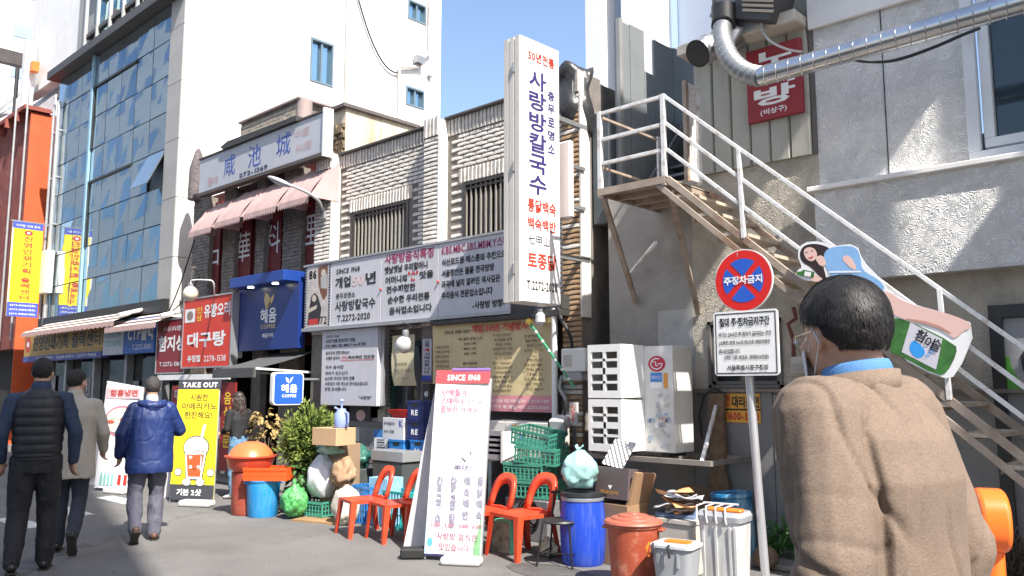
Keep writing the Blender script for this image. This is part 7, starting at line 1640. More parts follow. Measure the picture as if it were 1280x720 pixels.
# orange rounded traffic post at the right
op = PD(1237, 640, 4.3); t = thing('orange_plastic_post', 'glossy orange rounded plastic signal post half hidden behind the walking man', 'traffic post', (op.x, op.y, 0)); FLO = mat('fluorescent_orange', (.95,.16,.02), .3, var=.03, coat=.3)
zt_ = PD(1237, 610, 4.3).z; zb_ = PD(1237, 690, 4.3).z; hh = (zt_-zb_)/2; zc_ = (zt_+zb_)/2
dv = -RT*.98+FW*.32; dv.normalize(); sd_ = dv.cross(UZ)
pl = [(.16*math.cos(a*math.pi/14), .0+hh*(1 if True else 0)*math.copysign(abs(math.sin(a*math.pi/14))**.8, math.sin(a*math.pi/14))) for a in range(28)]
MB().prism(pl, V((op.x, op.y, zc_))-dv*.07, sd_, UZ, dv*.14).build('head', FLO, t, bevel=.025, seg=3, smooth=True, ang=50)
MB().prism([(p[0]*.75, p[1]*.8) for p in pl], V((op.x, op.y, zc_))+dv*.071, sd_, UZ, dv*.008).build('lens_panel', mat('grey_lens_panel', (.4,.38,.42), .3, var=.4, vs=30), t)
MB().cyl((op.x+.0, op.y, .04), (op.x, op.y, zb_+.04), .055, n=18).build('post', FLO, t, smooth=True); MB().lathe([(.2,0),(.2,.04),(.06,.06)], (op.x, op.y, 0), 20).build('base', BLKP, t, smooth=True)
cr3 = make_crate('x', mat('white_crate', (.6,.6,.58), .4), w_=.4, d_=.3, h_=.3); q = PD(1195, 690, 4.6); cr3['label'] = 'white slatted crate stack edge glimpsed behind the brown jacket'; cr3.location = (q.x, q.y, .42); 
t = thing('blue_storage_bin', 'blue storage bin under the white slatted crate behind the brown jacket', 'bin', (q.x, q.y, 0)); MB().box(q.x-.2, q.x+.2, q.y-.15, q.y+.15, 0, .418).build('body', mat('mid_blue_bin', (.03,.15,.35), .4), t, bevel=.02)
# loose litter
random.seed(77); lt = MB()
for k in range(260):
    x, y = random.uniform(-13, 1), random.uniform(2.0, 7); s_ = random.uniform(.004,.014); lt.obox((x, y, s_*.3), (s_, s_*random.uniform(.5,1.6), s_*.5), (0,0,random.random()*3))
o = lt.build('road_grit', mat('grit', (.2,.18,.16), .9, var=.5)); o['kind'] = 'stuff'; o['label'] = 'scattered grit and tiny stones on the asphalt'
bt_ = thing('crushed_can', 'small crushed grey can on the road in front of the grey bin', 'can', G(760, 716)); q = PD(877, 712, 5.95); q.z = 0; bt_.location = q
MB().cyl(q+V((0,0,.03)), q+V((.03,.02,.12)), .03, n=14).build('body', mat('can_grey', (.4,.38,.36), .4, metal=.4), bt_, smooth=True)
# ---- things inside and in front of the left shop entrances
def hang(name, label, TL, BR, y, m, txt=None, ink=WINK, vert=False, cat_='sign', dep=.03):
    a, b = P(*TL, y), P(*BR, y); t = thing(name, label, cat_, ((a.x+b.x)/2, y, b.z)); MB().box(a.x, b.x, y, y+dep, b.z, a.z).build('panel', m, t)
    if txt:
        pr = Print(t, (a.x, y-.004, b.z), UX, UZ, b.x-a.x, a.z-b.z)
        for (s_, u0, v0, u1, v1) in txt: (pr.vt if vert else pr.tx)(s_, u0, v0, u1, v1, ink, .022)
        pr.done()
    return t
hang('fluorescent_sign_strip', 'thin white light strip running under the maroon and red signs', (197, 469), (286, 474), 6.8, WHITE, cat_='light')
hang('red_door_banner', 'red fabric banner with white letters at the shop entrance behind the blue jacket man', (216, 482), (236, 530), 6.9, mat('deep_red_sign', (.28,.02,.028)), [('대구탕', .15, .62, .85, .9), ('사랑', .2, .15, .8, .5)])
hang('red_door_panel', 'tall narrow red door panel with gold letters beside the coffee shop entrance', (277, 478), (290, 590), 6.95, mat('door_panel_red', (.26,.02,.02), .5), [('음식전문', .25, .25, .75, .9)], YEL, True, 'door panel')
hang('white_door_notice', 'white notice with red heading on the dark shop door', (255, 520), (274, 548), 6.95, mat('grey_paper', (.42,.41,.4), .7), [('국수전문', .1, .6, .9, .85), ('우리음식', .1, .2, .9, .4)], REDINK, False, 'notice')
hang('black_door_board', 'black menu board with a round orange emblem in the shop entrance', (251, 480), (275, 515), 6.97, mat('door_black', (.03,.025,.02), .5), [('구', .55, .2, .95, .6)], YEL, False, 'board')
for k, (a_, b_, lab) in enumerate(((40, 74, 'white paper notices on the glass under the mustard sign'), (96, 118, 'small framed price list on the print shop glass'), (160, 178, 'pale poster on the glass below the blue sign'))):
    hang('window_notice', lab, (a_+6, 470+k*3), (b_-6, 492+k*3), D+.08, mat('dim_paper', (.35,.34,.33), .8, var=.2), [('인쇄', .2, .5, .8, .8), ('출력', .2, .1, .8, .4)], INK, False, 'notice', .01)
# overhead cables between the houses
random.seed(9)
oc_ = thing('overhead_cables', 'thin black cables strung from the grey pillar across to the chinese restaurant corner', 'cable', P(225, 390, 6.9))
for (a, b, sg) in (((205,395),(250,345),.12), ((210,392),(243,300),.1), ((213,396),(262,362),.2)): 
    p, q = P(*a, 6.95), P(*b, 6.9); MB().tube([p+(q-p)*(i/8)-V((0,0,sg*math.sin(math.pi*i/8))) for i in range(9)], .012, 5).build('cable', BLACK, oc_)
# drain grate and asphalt patch
def patch(px, py, w_, d_, rz):
    q = G(px, py); pts = [(math.cos(a*.5236)*w_*(1+.18*noise.noise(V((a*1.3, px, 0)))), math.sin(a*.5236)*d_*(1+.18*noise.noise(V((a*1.7, py, 3))))) for a in range(12)]
    m_ = MB(); c, s_ = math.cos(rz), math.sin(rz); m_.face([(q.x+p[0]*c-p[1]*s_, q.y+p[0]*s_+p[1]*c, .004) for p in pts]); struct(m_.build('road_patch', mat('tar_patch', (.085,.082,.08), .85, var=.35, vs=6, bump=.4, bs=80)))
patch(690, 716, .5, .25, -.1)

# ================================================================== people
import numpy as np
def remesh(mb, voxel, it=3, fac=.5):
    me = bpy.data.meshes.new('tmp'); me.from_pydata(mb.v, [], mb.f)
    o = bpy.data.objects.new('tmp', me); COL.objects.link(o)
    r = o.modifiers.new('r', 'REMESH'); r.mode = 'VOXEL'; r.voxel_size = voxel
    s_ = o.modifiers.new('s', 'SMOOTH'); s_.iterations = it; s_.factor = fac
    dg = bpy.context.evaluated_depsgraph_get()
    out = bpy.data.meshes.new_from_object(o.evaluated_get(dg))
    bpy.data.objects.remove(o); bpy.data.meshes.remove(me); return out
def finish(me, name, m, parent, disp=None, mats=None):
    if disp:
        n = len(me.vertices); co = np.empty(n*3); me.vertices.foreach_get('co', co); no = np.empty(n*3); me.vertex_normals.foreach_get('vector', no)
        co = co.reshape(-1, 3); no = no.reshape(-1, 3); d = np.array([disp(V(p)) for p in co]); co = co+no*d[:, None]; me.vertices.foreach_set('co', co.ravel()); me.update()
    me.name = name; me.materials.clear(); me.materials.append(m); me.polygons.foreach_set('use_smooth', [True]*len(me.polygons))
    o = bpy.data.objects.new(name, me); COL.objects.link(o); o.parent = parent; return o
def caps(mb, pts, rs, n=14):
    for i in range(len(pts)): mb.ball(pts[i], rs[i], n)
    for i in range(len(pts)-1):
        if (V(pts[i+1])-V(pts[i])).length > 1e-4: mb.cyl(pts[i], pts[i+1], rs[i], rs[i+1], n)
def loft(mb, rings, n=28, p=2.4):                 # rings: (z, cx, cy, rx, ry), super-ellipse sections
    vs = []
    for (z, cx, cy, rx, ry) in rings:
        for i in range(n):
            a = 2*math.pi*i/n; c, s_ = math.cos(a), math.sin(a); e = 2/p
            vs.append(V((cx+rx*math.copysign(abs(c)**e, c), cy+ry*math.copysign(abs(s_)**e, s_), z)))
    k = len(rings); mb.add(vs, [(i*n+j, i*n+(j+1) % n, (i+1)*n+(j+1) % n, (i+1)*n+j) for i in range(k-1) for j in range(n)]+[tuple(range(n))[::-1], tuple(range((k-1)*n, k*n))])
def folds(amp, sc=(7,7,3), seed=0, fine=.25):
    def f(p):
        q = V((p.x*sc[0]+seed, p.y*sc[1], p.z*sc[2])); c = noise.noise(V((p.x*9+p.z*4+seed, p.y*9, p.z*7-p.x*4))); a = noise.noise(q); b = noise.noise(q*2.3+V((5,1,seed)))
        return amp*.7*((1-abs(a)*2.2)-.5)+amp*fine*(1-abs(b)*2)-amp*.30*math.exp(-(c/.10)**2)
    return f
def head_body(mb, hc, R_, s=1.0):
    """skull, jaw, nose, ears round the head centre; face towards local +Y, R_ = head rotation"""
    T = lambda x, y, z: hc+R_ @ V((x*s, y*s, z*s)); e = R_.to_euler()
    def el(x, y, z, r, sq): mb.ball(T(x,y,z), r*s, 18, sq, e)
    el(0,-.008,.025,.1,(.76,.96,.92)); el(0,.03,-.035,.07,(.86,.85,1.0)); el(0,.052,-.075,.034,(1.05,.9,.8)); el(0,.082,-.02,.016,(.75,1.1,1.5)); el(0,.078,.018,.02,(2.1,.55,.5))
    el(0,.078,-.055,.014,(1.7,.7,.6))
    for sx in (-1, 1): el(sx*.077,-.004,-.012,.03,(.30,.62,1.0)); el(sx*.04,.065,-.02,.026,(1,.6,.9))
def hand(mb, w, d, up_, s=1.0, curl=.5, side=1):
    """palm and five bent fingers from wrist w along direction d; up_ = thumb side"""
    d = d.normalized(); t = (up_-d*up_.dot(d)).normalized(); n = d.cross(t)*side
    mb.ball(w+d*.045*s, .04*s, 12, (1,1,1)) if False else None
    for k in range(5): 
        c = w+d*(.03+.012*k)*s; mb.ball(c+t*.018*s, .021*s, 10); mb.ball(c-t*.018*s, .020*s, 10)
    for i in range(4):
        b = w+d*.085*s+t*(.031-.021*i)*s; L_ = (.036,.041,.038,.030)[i]*s; a = curl*(.7+.15*i); d1 = (d*math.cos(a*.6)+n*math.sin(a*.6)); d2 = (d*math.cos(a*1.7)+n*math.sin(a*1.7)); d3 = (d*math.cos(a*2.5)+n*math.sin(a*2.5))
        p1 = b+d1*L_; p2 = p1+d2*L_*.72; caps(mb, [b, p1, p2, p2+d3*L_*.5], [.0095*s,.009*s,.0082*s,.0072*s], 8)
    b = w+d*.035*s+t*.028*s; p1 = b+(d*.6+t*.75).normalized()*.035*s; caps(mb, [b, p1, p1+(d*.9+t*.2+n*.3).normalized()*.03*s], [.013*s,.011*s,.009*s], 8)
def hairmesh(hc, R_, s, seed, m, par, back=-.085, front=.055, amp=.006, name='hair', thick=1.07):
    mb = MB(); mb.ball((0,0,0), 1, 56)
    for v in mb.v:
        d = v.normalized(); x, y, z = d.x*.076*thick, d.y*.096*thick-.008, d.z*.094*thick+.025
        # hairline: low at the back, above the ears at the side, high on the forehead
        lim = back+(front-back)*min(1, max(0, (d.y+.55)/1.25))**.9+.006*noise.noise(d*7+V((seed,0,0))); side_ = abs(d.x)
        t_ = (z-lim)/.012; k = min(1, max(0, t_*.5+.5))
        r_ = .86+.14*k; nz = noise.noise(V((d.x*9,d.y*9,d.z*4))+V((seed,2,0)))*amp*1.2+noise.noise(V((d.x*26,d.y*26,d.z*9))+V((seed,0,0)))*amp*.7
        q = V((x*r_, (y+.008)*r_-.008, (z-.025)*r_+.025))+d*nz*k
        q = hc+R_ @ (q*s); v.x, v.y, v.z = q
    return mb.build(name, m, par, smooth=True, ang=180, local=True)
SKIN = mat('skin', (.50,.29,.20), .5, var=.08, vs=20, spec=.4); HAIR = mat('black_hair', (.012,.010,.010), .62, var=.3, vs=60, bump=1, bs=110, bd=.012)
GREYHAIR = mat('grey_black_hair', (.05,.045,.045), .6, var=.5, vs=60, bump=1, bs=100, bd=.012)
def figure(label, loc, heading, H, J, voxel=.0085, skin=SKIN):
    t = thing('person', label, 'person', loc, math.atan2(-heading[0], heading[1])); k = H/1.75
    return t, k
def shoes(t, toe, m, k=1.0):
    """toe: list of (ankle, direction, pitch)"""
    for a, d, pit in toe:
        d = V(d).normalized(); q = V(a); sd_ = V((d.y, -d.x, 0)); fd = d*math.cos(pit)-V((0,0,1))*math.sin(pit); upv = V((0,0,1))*math.cos(pit)+d*math.sin(pit)
        mb = MB()
        for (f, u, r, w_) in ((-.045,-.035,.04,.85),(0,-.03,.045,.85),(.05,-.04,.042,.95),(.10,-.05,.038,1.1),(.15,-.058,.032,1.15),(.185,-.062,.024,1.0)):
            mb.ball(q+fd*f*k+upv*u*k, r*k, 12)
        caps(mb, [q+upv*.01, q+fd*.04*k-upv*.02*k], [.042*k,.04*k])
        me = remesh(mb, .008, 4); co = [v.co for v in me.vertices]
        for v in me.vertices:                     # flat sole
            h_ = (v.co-q).dot(upv)
            if h_ < -.078*k: v.co += upv*(-.078*k-h_)
        sh_ = finish(me, 'shoe', m, t)
        sl_m = MB(); sl_m.prism([(-.075*k,-.030*k),(-.05*k,-.04*k),(.05*k,-.036*k),(.13*k,-.046*k),(.19*k,-.03*k),(.205*k,0),(.19*k,.03*k),(.13*k,.046*k),(.05*k,.036*k),(-.05*k,.04*k),(-.075*k,.03*k)], q-upv*.086*k, fd, sd_, upv*.012*k); sl_m.build('sole', mat('dark_sole', (.04,.035,.03), .7), sh_, local=True)
def build_person(label, loc, heading, H, legs, arms, hrot, torso, top, trou, shoe, hairm, hairseed, sleeve_r=(.066,.056,.045), sleeve_m=None, fold=.011, trou_r=(.098,.072,.058), voxel=.009, mask=True, collar=None, lean=0.0, mask_m=None, tops='jacket', vest=False, head_s=1.0, disp=None, curl=.5, hair_k={}, shx=.185, neck=0.0, sep=False):
    k = H/1.75; t = thing('person', label, 'person', loc, math.atan2(-heading[0], heading[1]))
    K = lambda p: V(p)*k; hipz = .93
    hc = K((0, lean+.03, 1.625-neck)); R_ = Euler(hrot).to_matrix()
    b = MB(); head_body(b, hc, R_, k*head_s); caps(b, [K((0,lean,1.40)), K((0,lean+.008,1.53)), hc+R_ @ V((0,-.02,-.03))], [.062*k,.056*k,.058*k])
    loft(b, [(z*k, 0, (cy+lean*max(0,(z-.9)/.5))*k, rx*k*.86, ry*k*.82) for z, cy, rx, ry in torso])
    for sx, (el_, wr, th) in zip((-1, 1), arms):
        sh_ = K((sx*shx, lean, 1.405)); el, w_ = K(el_), K(wr); caps(b, [sh_, el, w_], [.045*k,.038*k,.026*k]); hand(b, w_, (w_-el).normalized(), V(th), k, curl, side=sx)
    for sx, (hp, kn, an) in zip((-1, 1), legs): caps(b, [K(hp), K(kn), K(an)], [.075*k,.05*k,.036*k])
    finish(remesh(b, voxel*.8, 3), 'body', SKIN, t)
    for sx in (-1, 1):
        e = MB(); e.ball(hc+R_ @ (V((sx*.031,.077,.002))*k*head_s), .011*k, 10); eo_ = e.build('eye', mat('eye_white', (.7,.68,.65), .3), t, smooth=True, local=True)
        e = MB(); e.ball(hc+R_ @ (V((sx*.031,.0855,.002))*k*head_s), .0045*k, 8); e.build('iris', BLACK, eo_, local=True)
    hairmesh(hc, R_, k*head_s, hairseed, hairm, t, **hair_k)
    # trousers
    m_ = MB(); loft(m_, [(.80*k,0,0,.15*k,.11*k),(.93*k,0,0,.168*k,.122*k),(1.02*k,0,0,.16*k,.11*k)])
    for hp, kn, an in legs:
        hp, kn, an = K(hp), K(kn), K(an); caps(m_, [hp, (hp+kn)/2, kn, (kn+an)/2, an+V((0,0,.0))], [trou_r[0]*k, (trou_r[0]+trou_r[1])/2*k*1.02, trou_r[1]*k, (trou_r[1]+trou_r[2])/2*k, trou_r[2]*k])
    finish(remesh(m_, voxel, 3), 'trousers', trou, t, folds(fold*1.1, (9,9,5), hairseed))
    shoes(t, [(K(an), d, p) for an, d, p in shoe[1]], shoe[0], k)
    # upper clothing
    tm = MB(); loft(tm, [(z*k, 0, (cy+lean*max(0,(z-.9)/.5))*k, rx*k, ry*k) for z, cy, rx, ry in torso])
    sl_ = tm if not (vest or sep) else MB()
    for sx, (el_, wr, th) in zip((-1, 1), arms):
        if sep: sl_ = MB()
        sh_ = K((sx*shx, lean, 1.395)); el, w_ = K(el_), K(wr); w2 = el+(w_-el)*.97; caps(sl_, [K((sx*shx*.7,lean,1.40)), sh_, (sh_+el)/2, el, (el+w2)/2, w2], [sleeve_r[0]*k, sleeve_r[0]*k*1.06, (sleeve_r[0]+sleeve_r[1])/2*k*1.02, sleeve_r[1]*k, (sleeve_r[1]+sleeve_r[2])/2*k*1.03, sleeve_r[2]*k])
        if sep: finish(remesh(sl_, voxel, 3), 'sleeve', top, t, disp)
    if vest:
        caps(sl_, [K((0,lean,1.36)), K((0,lean,1.475))], [.10*k,.068*k]); finish(remesh(sl_, voxel, 3), 'sweater', sleeve_m, t, folds(fold, (8,8,6), hairseed+2))
    finish(remesh(tm, voxel, 3), tops, top, t, disp or folds(fold, (7,7,3.2), hairseed+1))
    if collar:
        cm = MB(); caps(cm, [K((0,lean+.0,1.44)), K((0,lean+.005,1.50))], [.088*k,.078*k]); finish(remesh(cm, .008, 4), 'collar', collar, t)
    if mask:
        mb = MB().grid(lambda u, v: hc+R_ @ (V((.072*math.sin((u-.5)*2.5), .02+.078*math.cos((u-.5)*2.2), -.025-.07*v+.0))*k*head_s), 12, 6)
        o = mb.build('face_mask', mask_m or mat('mask_white', (.62,.63,.65), .8, var=.03), t, smooth=True, ang=180, local=True); s_ = o.modifiers.new('t','SOLIDIFY'); s_.thickness = .004
        for sx in (-1, 1): MB().tube([hc+R_ @ (V((sx*.068,.035,-.03))*k), hc+R_ @ (V((sx*.084,-.005,.012))*k), hc+R_ @ (V((sx*.083,-.02,-.02))*k), hc+R_ @ (V((sx*.064,.03,-.08))*k)], .0015, 5).build('ear_loop', mat('mask_white', (.62,.63,.65)), o, local=True)
    return t, hc, R_, k
def away(px): d = ray(px, 480); d.z = 0; return d.normalized()
def rotv(d, deg): c, s_ = math.cos(R(deg)), math.sin(R(deg)); return V((d.x*c-d.y*s_, d.x*s_+d.y*c, 0))
NAVY = mat('navy_knit', (.020,.035,.075), .8, var=.15, bump=.2, bs=120); BLKT = mat('black_trouser_cloth', (.014,.014,.017), .8, var=.2); VESTM = mat('black_padded_nylon', (.010,.011,.015), .55, var=.2)
SHB = mat('black_leather_shoe', (.015,.014,.014), .3, var=.1)
def quilt(p):
    a = .009*abs(math.sin(p.z*math.pi/.075))**.6 if .95 < p.z < 1.46 else 0
    return a+.004*noise.noise(V((p.x*14,p.y*14,p.z*9)))
a_ = away(44); g0 = G(36, 716)
build_person('man in a black quilted vest and navy sweater walking away at the left edge', (g0.x, g0.y, 0), rotv(a_, -4), 1.78,
    legs=[((-.09,0,.90),(-.11,.05,.49),(-.12,-.08,.10)), ((.09,0,.90),(.10,.10,.50),(.10,.10,.085))],
    arms=[((-.265,-.03,1.13),(-.255,.06,.90),(.6,1,0)), ((.275,-.04,1.13),(.27,.05,.89),(-.6,1,0))], hrot=(0,0,R(-8)),
    torso=[(.90,0,.17,.125),(1.0,0,.18,.13),(1.15,0,.185,.135),(1.30,0,.195,.14),(1.40,0,.175,.12),(1.455,0,.13,.10),(1.49,0,.085,.08)],
    top=VESTM, trou=BLKT, shoe=(SHB, [((-.12,-.08,.10),(-.1,1,0),.15), ((.10,.10,.085),(.1,1,0),0)]), hairm=HAIR, hairseed=1, vest=True, sleeve_m=NAVY, tops='vest', collar=NAVY, disp=quilt, trou_r=(.105,.082,.066), mask=False)
a_ = away(90); g0 = G(82, 690)
COAT = mat('stone_grey_coat', (.36,.33,.28), .8, var=.08, bump=.15, bs=90)
build_person('man in a stone grey knee length coat walking behind the man in the vest', (g0.x, g0.y, 0), rotv(a_, -10), 1.70,
    legs=[((-.085,0,.90),(-.09,.10,.49),(-.09,.06,.085)), ((.085,0,.90),(.09,.02,.50),(.10,-.28,.20))],
    arms=[((-.27,-.02,1.13),(-.26,.08,.90),(.6,1,0)), ((.27,.0,1.13),(.25,.16,.95),(-.6,1,0))], hrot=(0,0,R(-28)),
    torso=[(.70,-.01,.225,.165),(.85,-.01,.215,.155),(1.0,0,.205,.15),(1.15,0,.20,.14),(1.30,0,.21,.145),(1.40,0,.19,.12),(1.455,0,.12,.09),(1.50,0,.075,.072)],
    top=COAT, trou=mat('charcoal_navy_trousers', (.025,.03,.045), .8, var=.15), shoe=(SHB, [((-.09,.06,.085),(-.05,1,0),0), ((.10,-.28,.20),(0,1,0),.95)]), hairm=HAIR, hairseed=4, collar=COAT, fold=.010, tops='coat')
a_ = away(180); g0 = G(181, 676)
BLJ = mat('blue_nylon_jacket', (.010,.028,.125), .5, var=.10, vs=3, bump=.12, bs=25)
GT = mat('mauve_grey_trousers', (.105,.105,.14), .8, var=.12)
rt = build_person('man in a blue hooded jacket and grey trousers walking between the two boards', (g0.x, g0.y, 0), rotv(a_, 6), 1.64,
    legs=[((-.09,0,.90),(-.12,.03,.50),(-.13,-.24,.16)), ((.09,0,.90),(.10,.06,.49),(.09,.02,.085))],
    arms=[((-.285,-.05,1.14),(-.285,.05,.91),(.6,1,0)), ((.30,.03,1.16),(.30,.26,1.14),(-.6,.2,1))], hrot=(0,0,R(4)),
    torso=[(.72,-.01,.235,.175),(.78,-.01,.245,.18),(.95,0,.235,.17),(1.15,0,.225,.165),(1.30,0,.225,.16),(1.40,0,.205,.135),(1.455,0,.13,.10),(1.49,0,.09,.085)],
    top=BLJ, trou=GT, shoe=(mat('brown_leather_shoe', (.10,.05,.03), .5), [((-.13,-.24,.16),(-.1,1,0),.75), ((.09,.02,.085),(.1,1,0),0)]), hairm=GREYHAIR, hairseed=7, fold=.013, shx=.175, sleeve_r=(.074,.066,.054), trou_r=(.104,.084,.070), mask=False)
t, hc, R_, k = rt                                  # folded hood and pale inner collar
hm = MB()
for i in range(15):
    a = math.pi*(1+i/14); hm.ball((.115*k*math.cos(a), -.015+.105*k*math.sin(a), (1.455+.018*math.sin(a))*k), .042*k, 12, (1,1,.95))
hm.ball((0,-.10*k,1.40*k), .075*k, 14, (1.3,.65,.8)); finish(remesh(hm, .008, 3), 'hood', BLJ, t, folds(.010, (12,12,10), 3))
cm = MB(); caps(cm, [V((0,0,1.47*k)), V((0,.005,1.515*k))], [.070*k,.066*k]); finish(remesh(cm, .008, 3), 'inner_collar', mat('pale_grey_collar', (.4,.42,.5), .8), t)
# woman behind the bins
p0_ = P(297, 600, 5.95); a_ = away(300)
WH = mat('brown_black_hair', (.035,.022,.018), .45, var=.4, vs=30, bump=.8, bs=80, bd=.006)
rt = build_person('woman with long brown hair in a black top and jeans behind the domed bin', (p0_.x, 5.95, 0), rotv(a_, 40), 1.47,
    legs=[((-.08,0,.90),(-.08,.05,.49),(-.09,.0,.085)), ((.08,0,.90),(.08,.03,.49),(.10,-.03,.085))],
    arms=[((-.24,.02,1.14),(-.16,.22,1.08),(.6,0,1)), ((.24,.02,1.14),(.15,.24,1.10),(-.6,0,1))], hrot=(R(-14),0,R(25)),
    torso=[(.86,0,.17,.12),(1.0,0,.16,.115),(1.15,0,.165,.12),(1.30,0,.175,.125),(1.40,0,.165,.105),(1.455,0,.10,.08),(1.49,0,.07,.07)],
    top=mat('black_cotton_top', (.015,.015,.017), .8, var=.2), trou=mat('light_blue_jeans', (.12,.24,.38), .8, var=.25, vs=9), shoe=(mat('white_trainer', (.6,.6,.6), .5), [((-.09,.0,.085),(-.1,1,0),0), ((.10,-.03,.085),(.1,1,0),0)]), hairm=WH, hairseed=9, sleeve_r=(.062,.052,.04), tops='top', lean=.03)
t, hc, R_, k = rt
hb = MB(); random.seed(31)
for i in range(46):
    a = math.pi*(1.02+.96*i/45); x0, y0 = .082*k*math.cos(a), .09*k*math.sin(a)-.008
    L_ = random.uniform(.26,.34); pts = []; ph = random.random()*6
    for j in range(9):
        u = j/8; pts.append(V((hc.x+x0*(1+.55*u)+.010*math.sin(ph+u*9), hc.y+y0*(1+.5*u)+.008*math.cos(ph+u*8), hc.z+.03*k-L_*u)))
    hb.tube(pts, [.017*k]*3+[.015*k]*3+[.011*k,.007*k,.003*k], 6)
hb.build('long_hair', WH, t, smooth=True, ang=180, local=True)

# ------------------------------------------------------------------ the man in front, brown tweed jacket
TWEED = mat('brown_tweed', (.172,.124,.092), .9, var=.14, vs=2.2, bump=.35, bs=190, bd=.0025)
def tweed_mat():
    m = TWEED; nt = m.node_tree; N = nt.nodes; L = nt.links; b = N['Principled BSDF']; src = b.inputs['Base Color'].links[0].from_socket; tc = [n for n in N if n.type == 'TEX_COORD'][0]
    mp = N.new('ShaderNodeMapping'); mp.inputs['Rotation'].default_value = (0, .5, 0); mp.inputs['Scale'].default_value = (170, 170, 420); L.new(tc.outputs['Object'], mp.inputs[0])
    n = N.new('ShaderNodeTexNoise'); n.inputs['Scale'].default_value = 1; n.inputs['Detail'].default_value = 2; L.new(mp.outputs[0], n.inputs['Vector'])
    mr = N.new('ShaderNodeMapRange'); mr.inputs[1].default_value = .3; mr.inputs[2].default_value = .7; mr.inputs[3].default_value = .80; mr.inputs[4].default_value = 1.20; L.new(n.outputs[0], mr.inputs[0])
    s_ = N.new('ShaderNodeVectorMath'); s_.operation = 'SCALE'; L.new(src, s_.inputs[0]); L.new(mr.outputs[0], s_.inputs['Scale']); L.new(s_.outputs[0], b.inputs['Base Color'])
tweed_mat()
F0 = PD(1092, 500, 1.80)
def fdisp(p):
    d = .006*((1-abs(noise.noise(V((p.x*4,p.y*4,p.z*1.5))))*2.2)-.5)-.007*math.exp(-(noise.noise(V((p.x*5+p.z*2,p.y*5,p.z*3-p.x*2)))/.07)**2)+.0022*(1-abs(noise.noise(V((p.x*16,p.y*16,p.z*9))))*2)
    if p.x < -.15:                                   # long drapes hanging down the left sleeve from the shoulder
        a = math.atan2(p.y, -(p.x+.10)); w_ = max(0, min(1, (1.47-p.z)/.12))*max(0, min(1, (p.z-.85)/.25))
        d -= .014*w_*math.exp(-(math.sin(a*2.6+p.z*1.6+1.3*noise.noise(V((p.x*3,p.y*3,p.z*2))))/.28)**2)
        d -= .004*math.exp(-((p.z-1.18)/.13)**2)*math.exp(-(math.sin(p.z*24+p.y*9+3*noise.noise(p*4))/.35)**2)
    return d
head_dir = rotv(away(1090), 62)
rt = build_person('man in a brown tweed jacket with thinning black hair close by at the right', (F0.x, F0.y, 0), head_dir, 1.825,
    legs=[((-.09,0,.90),(-.10,.10,.49),(-.10,.08,.085)), ((.09,0,.90),(.10,-.03,.50),(.10,-.22,.13))],
    arms=[((-.235,-.03,1.13),(-.235,.09,.90),(.6,1,0)), ((.225,-.05,1.13),(.225,.02,.89),(-.6,1,0))], hrot=(R(-8),0,R(-20)), shx=.158, neck=.055, lean=.03, sep=True,
    torso=[(.70,-.01,.195,.15),(.85,-.01,.19,.148),(1.0,-.005,.185,.142),(1.15,-.012,.185,.142),(1.28,-.022,.188,.146),(1.36,-.018,.175,.130),(1.41,-.010,.145,.108),(1.445,-.004,.112,.09),(1.475,0,.085,.078)],
    top=TWEED, trou=mat('dark_grey_trousers', (.04,.04,.045), .8, var=.15), shoe=(SHB, [((-.10,.08,.085),(-.05,1,0),0), ((.10,-.22,.13),(0,1,0),.4)]), hairm=mat('near_black_hair', (.012,.010,.010), .7, var=.3, vs=60, bump=.6, bs=200, bd=.003), hairseed=13, sleeve_r=(.086,.074,.060), disp=fdisp, head_s=.975, voxel=.0062, collar=None, mask=True, mask_m=mat('mask_pale', (.70,.71,.74), .8, var=.03),
    hair_k=dict(back=-.072, front=.075, amp=.003, thick=1.035))
t, hc, R_, k = rt
# shirt collar, jacket collar, seams
cm = MB(); nr = 36
def ring(z, rx, ry, cy): return [V((rx*math.cos(2*math.pi*i/nr), cy+ry*math.sin(2*math.pi*i/nr), z+.012*math.sin(2*math.pi*i/nr)*-1)) for i in range(nr)]
r0, r1, r2 = [[p*k+V((0,.03,0)) for p in q_] for q_ in (ring(1.445,.083,.079,.0), ring(1.500,.072,.068,.006), ring(1.507,.068,.064,.006))]
cm.add(r0+r1+r2, [(a*nr+i, a*nr+(i+1) % nr, (a+1)*nr+(i+1) % nr, (a+1)*nr+i) for a in range(2) for i in range(nr)]); so_ = cm.build('shirt_collar', mat('denim_blue_shirt', (.07,.19,.42), .8, var=.15, bump=.2, bs=150), t, smooth=True, ang=180, local=True); so_.modifiers.new('t','SOLIDIFY').thickness = .004
cm = MB(); r0, r1 = [[p*k+V((0,.03,0)) for p in q_] for q_ in (ring(1.432,.094,.084,.0), ring(1.486,.083,.079,.0))]
cm.add(r0+r1, [(i, (i+1) % nr, nr+(i+1) % nr, nr+i) for i in range(nr) if not (5 < i < 13)]); so_ = cm.build('jacket_collar', TWEED, t, smooth=True, ang=180, local=True); so_.modifiers.new('t','SOLIDIFY').thickness = .007
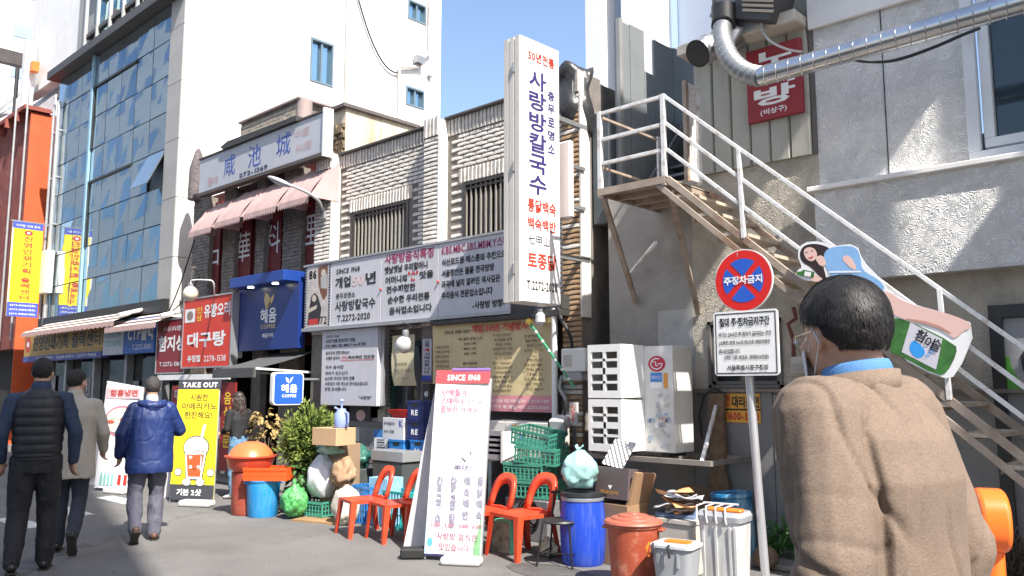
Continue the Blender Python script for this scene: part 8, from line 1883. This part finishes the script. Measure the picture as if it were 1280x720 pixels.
# hair locks combed back over the crown, sparse on top
hs = MB(); random.seed(3)
def on_skull(th, ph, up_=1.0):                       # th from crown axis, ph around
    d = V((math.sin(th)*math.sin(ph), -math.sin(th)*math.cos(ph), math.cos(th))); return d, V((d.x*.0815, d.y*.1025-.008, d.z*.1005+.025))*up_
n_h = 0
for i in range(17000):
    th0 = math.acos(1-random.random()*1.62); ph0 = random.uniform(-math.pi, math.pi)
    d, p = on_skull(th0, ph0)
    if p.z < -.056+.010*noise.noise(d*9)+max(0, d.y+.25)*.16: continue
    if abs(d.x) > .5 and d.y > -.42 and p.z < .028: continue
    bald = abs(d.x-.18) < .20 and -.55 < d.y < .35 and d.z > .62
    if bald and random.random() < .86: continue
    # direction: from the crown whorl outwards and down
    L_ = random.uniform(.026,.06); hgt = .0012+.0035*max(0, noise.noise(d*5+V((2,0,0)))+.3)+random.uniform(0,.0014); c0 = V((-.15,-.35,.92)); out = (d-c0*d.dot(c0)); out = out.normalized() if out.length > .05 else V((0,-1,0)); tw = d.cross(out)*(random.gauss(.30,.10)+.25*noise.noise(d*3)); dr = (out+tw+V((random.gauss(0,.07), random.gauss(0,.07), -.15-.9*max(0, .35-d.z)))).normalized()
    pts = []; q = p.copy()
    for j in range(4):
        pts.append(q+d*(.002+hgt*math.sin(.5+j*.4)+random.uniform(0,.001))); q = q+dr*L_/3; dd_ = (q-V((0,-.008,.025))); nrm_ = V((dd_.x/.0815**2, dd_.y/.1025**2, dd_.z/.1005**2)).normalized(); sc_ = math.sqrt((dd_.x/.0815)**2+(dd_.y/.1025)**2+(dd_.z/.1005)**2); q = V((0,-.008,.025))+dd_*(1/sc_)*1.005
    wv = d.cross(dr).normalized()*random.uniform(.0005,.0011)
    vs = []
    for j, a in enumerate(pts):
        f_ = (1, .9, .7, .12)[j]; vs += [a-wv*f_, a+wv*f_]
    hs.add([hc+R_ @ (v*k) for v in vs], [(0,1,3,2),(2,3,5,4),(4,5,7,6)])
hs.build('hair_strands', mat('glossy_black_strand', (.013,.011,.011), .55, var=.5, vs=80, spec=.45), t, smooth=True, ang=180, kind='stuff', local=True)
pt2 = MB(); 
def patch(u, v):
    ph = (u-.5)*1.0; d = V((.20+(u-.5)*.36, -.10+(v-.5)*.85, 0)); d.z = math.sqrt(max(0, 1-d.x**2-d.y**2)); return hc+R_ @ (V((d.x*.0836, d.y*.105-.008, d.z*.1035+.025))*k)
pt2.grid(patch, 10, 16); 
pt2.f = [f for f in pt2.f if ((lambda c: (c[0]-.5)**2+(c[1]-.5)**2 < .2)((((f[0] % 11)+.5)/10, (f[0]//11+.5)/16)))]
pt2.build('thin_scalp_patch', mat('scalp_skin', (.40,.25,.18), .5, var=.3, vs=60), t, smooth=True, ang=180, local=True)
# glasses
gm = MB()
for sx in (-1, 1):
    gm.tube([hc+R_ @ (V((sx*.033+.022*math.cos(a*.5236), .097, .0+.017*math.sin(a*.5236)))*k) for a in range(13)], .0013, 5, cap=False)
    gm.tube([hc+R_ @ (V((sx*.055,.095,.004))*k), hc+R_ @ (V((sx*.080,.06,.006))*k), hc+R_ @ (V((sx*.083,-.005,.006))*k), hc+R_ @ (V((sx*.080,-.02,-.008))*k)], .0014, 5)
gm.tube([hc+R_ @ (V((-.011,.098,.003))*k), hc+R_ @ (V((.011,.098,.003))*k)], .0013, 5)
gm.build('glasses', mat('gold_wire_frame', (.5,.42,.3), .25, metal=.9), t, smooth=True, local=True)
for sx in (-1, 1): MB().cyl(hc+R_ @ (V((sx*.033,.0965,.0))*k), hc+R_ @ (V((sx*.033,.0975,.0))*k), .019, n=16).build('lens', mat('lens_glass', (.9,.92,.95), .02, trans=.9, var=0), t, smooth=True, local=True)

if not NOTEXT: write_all_text()
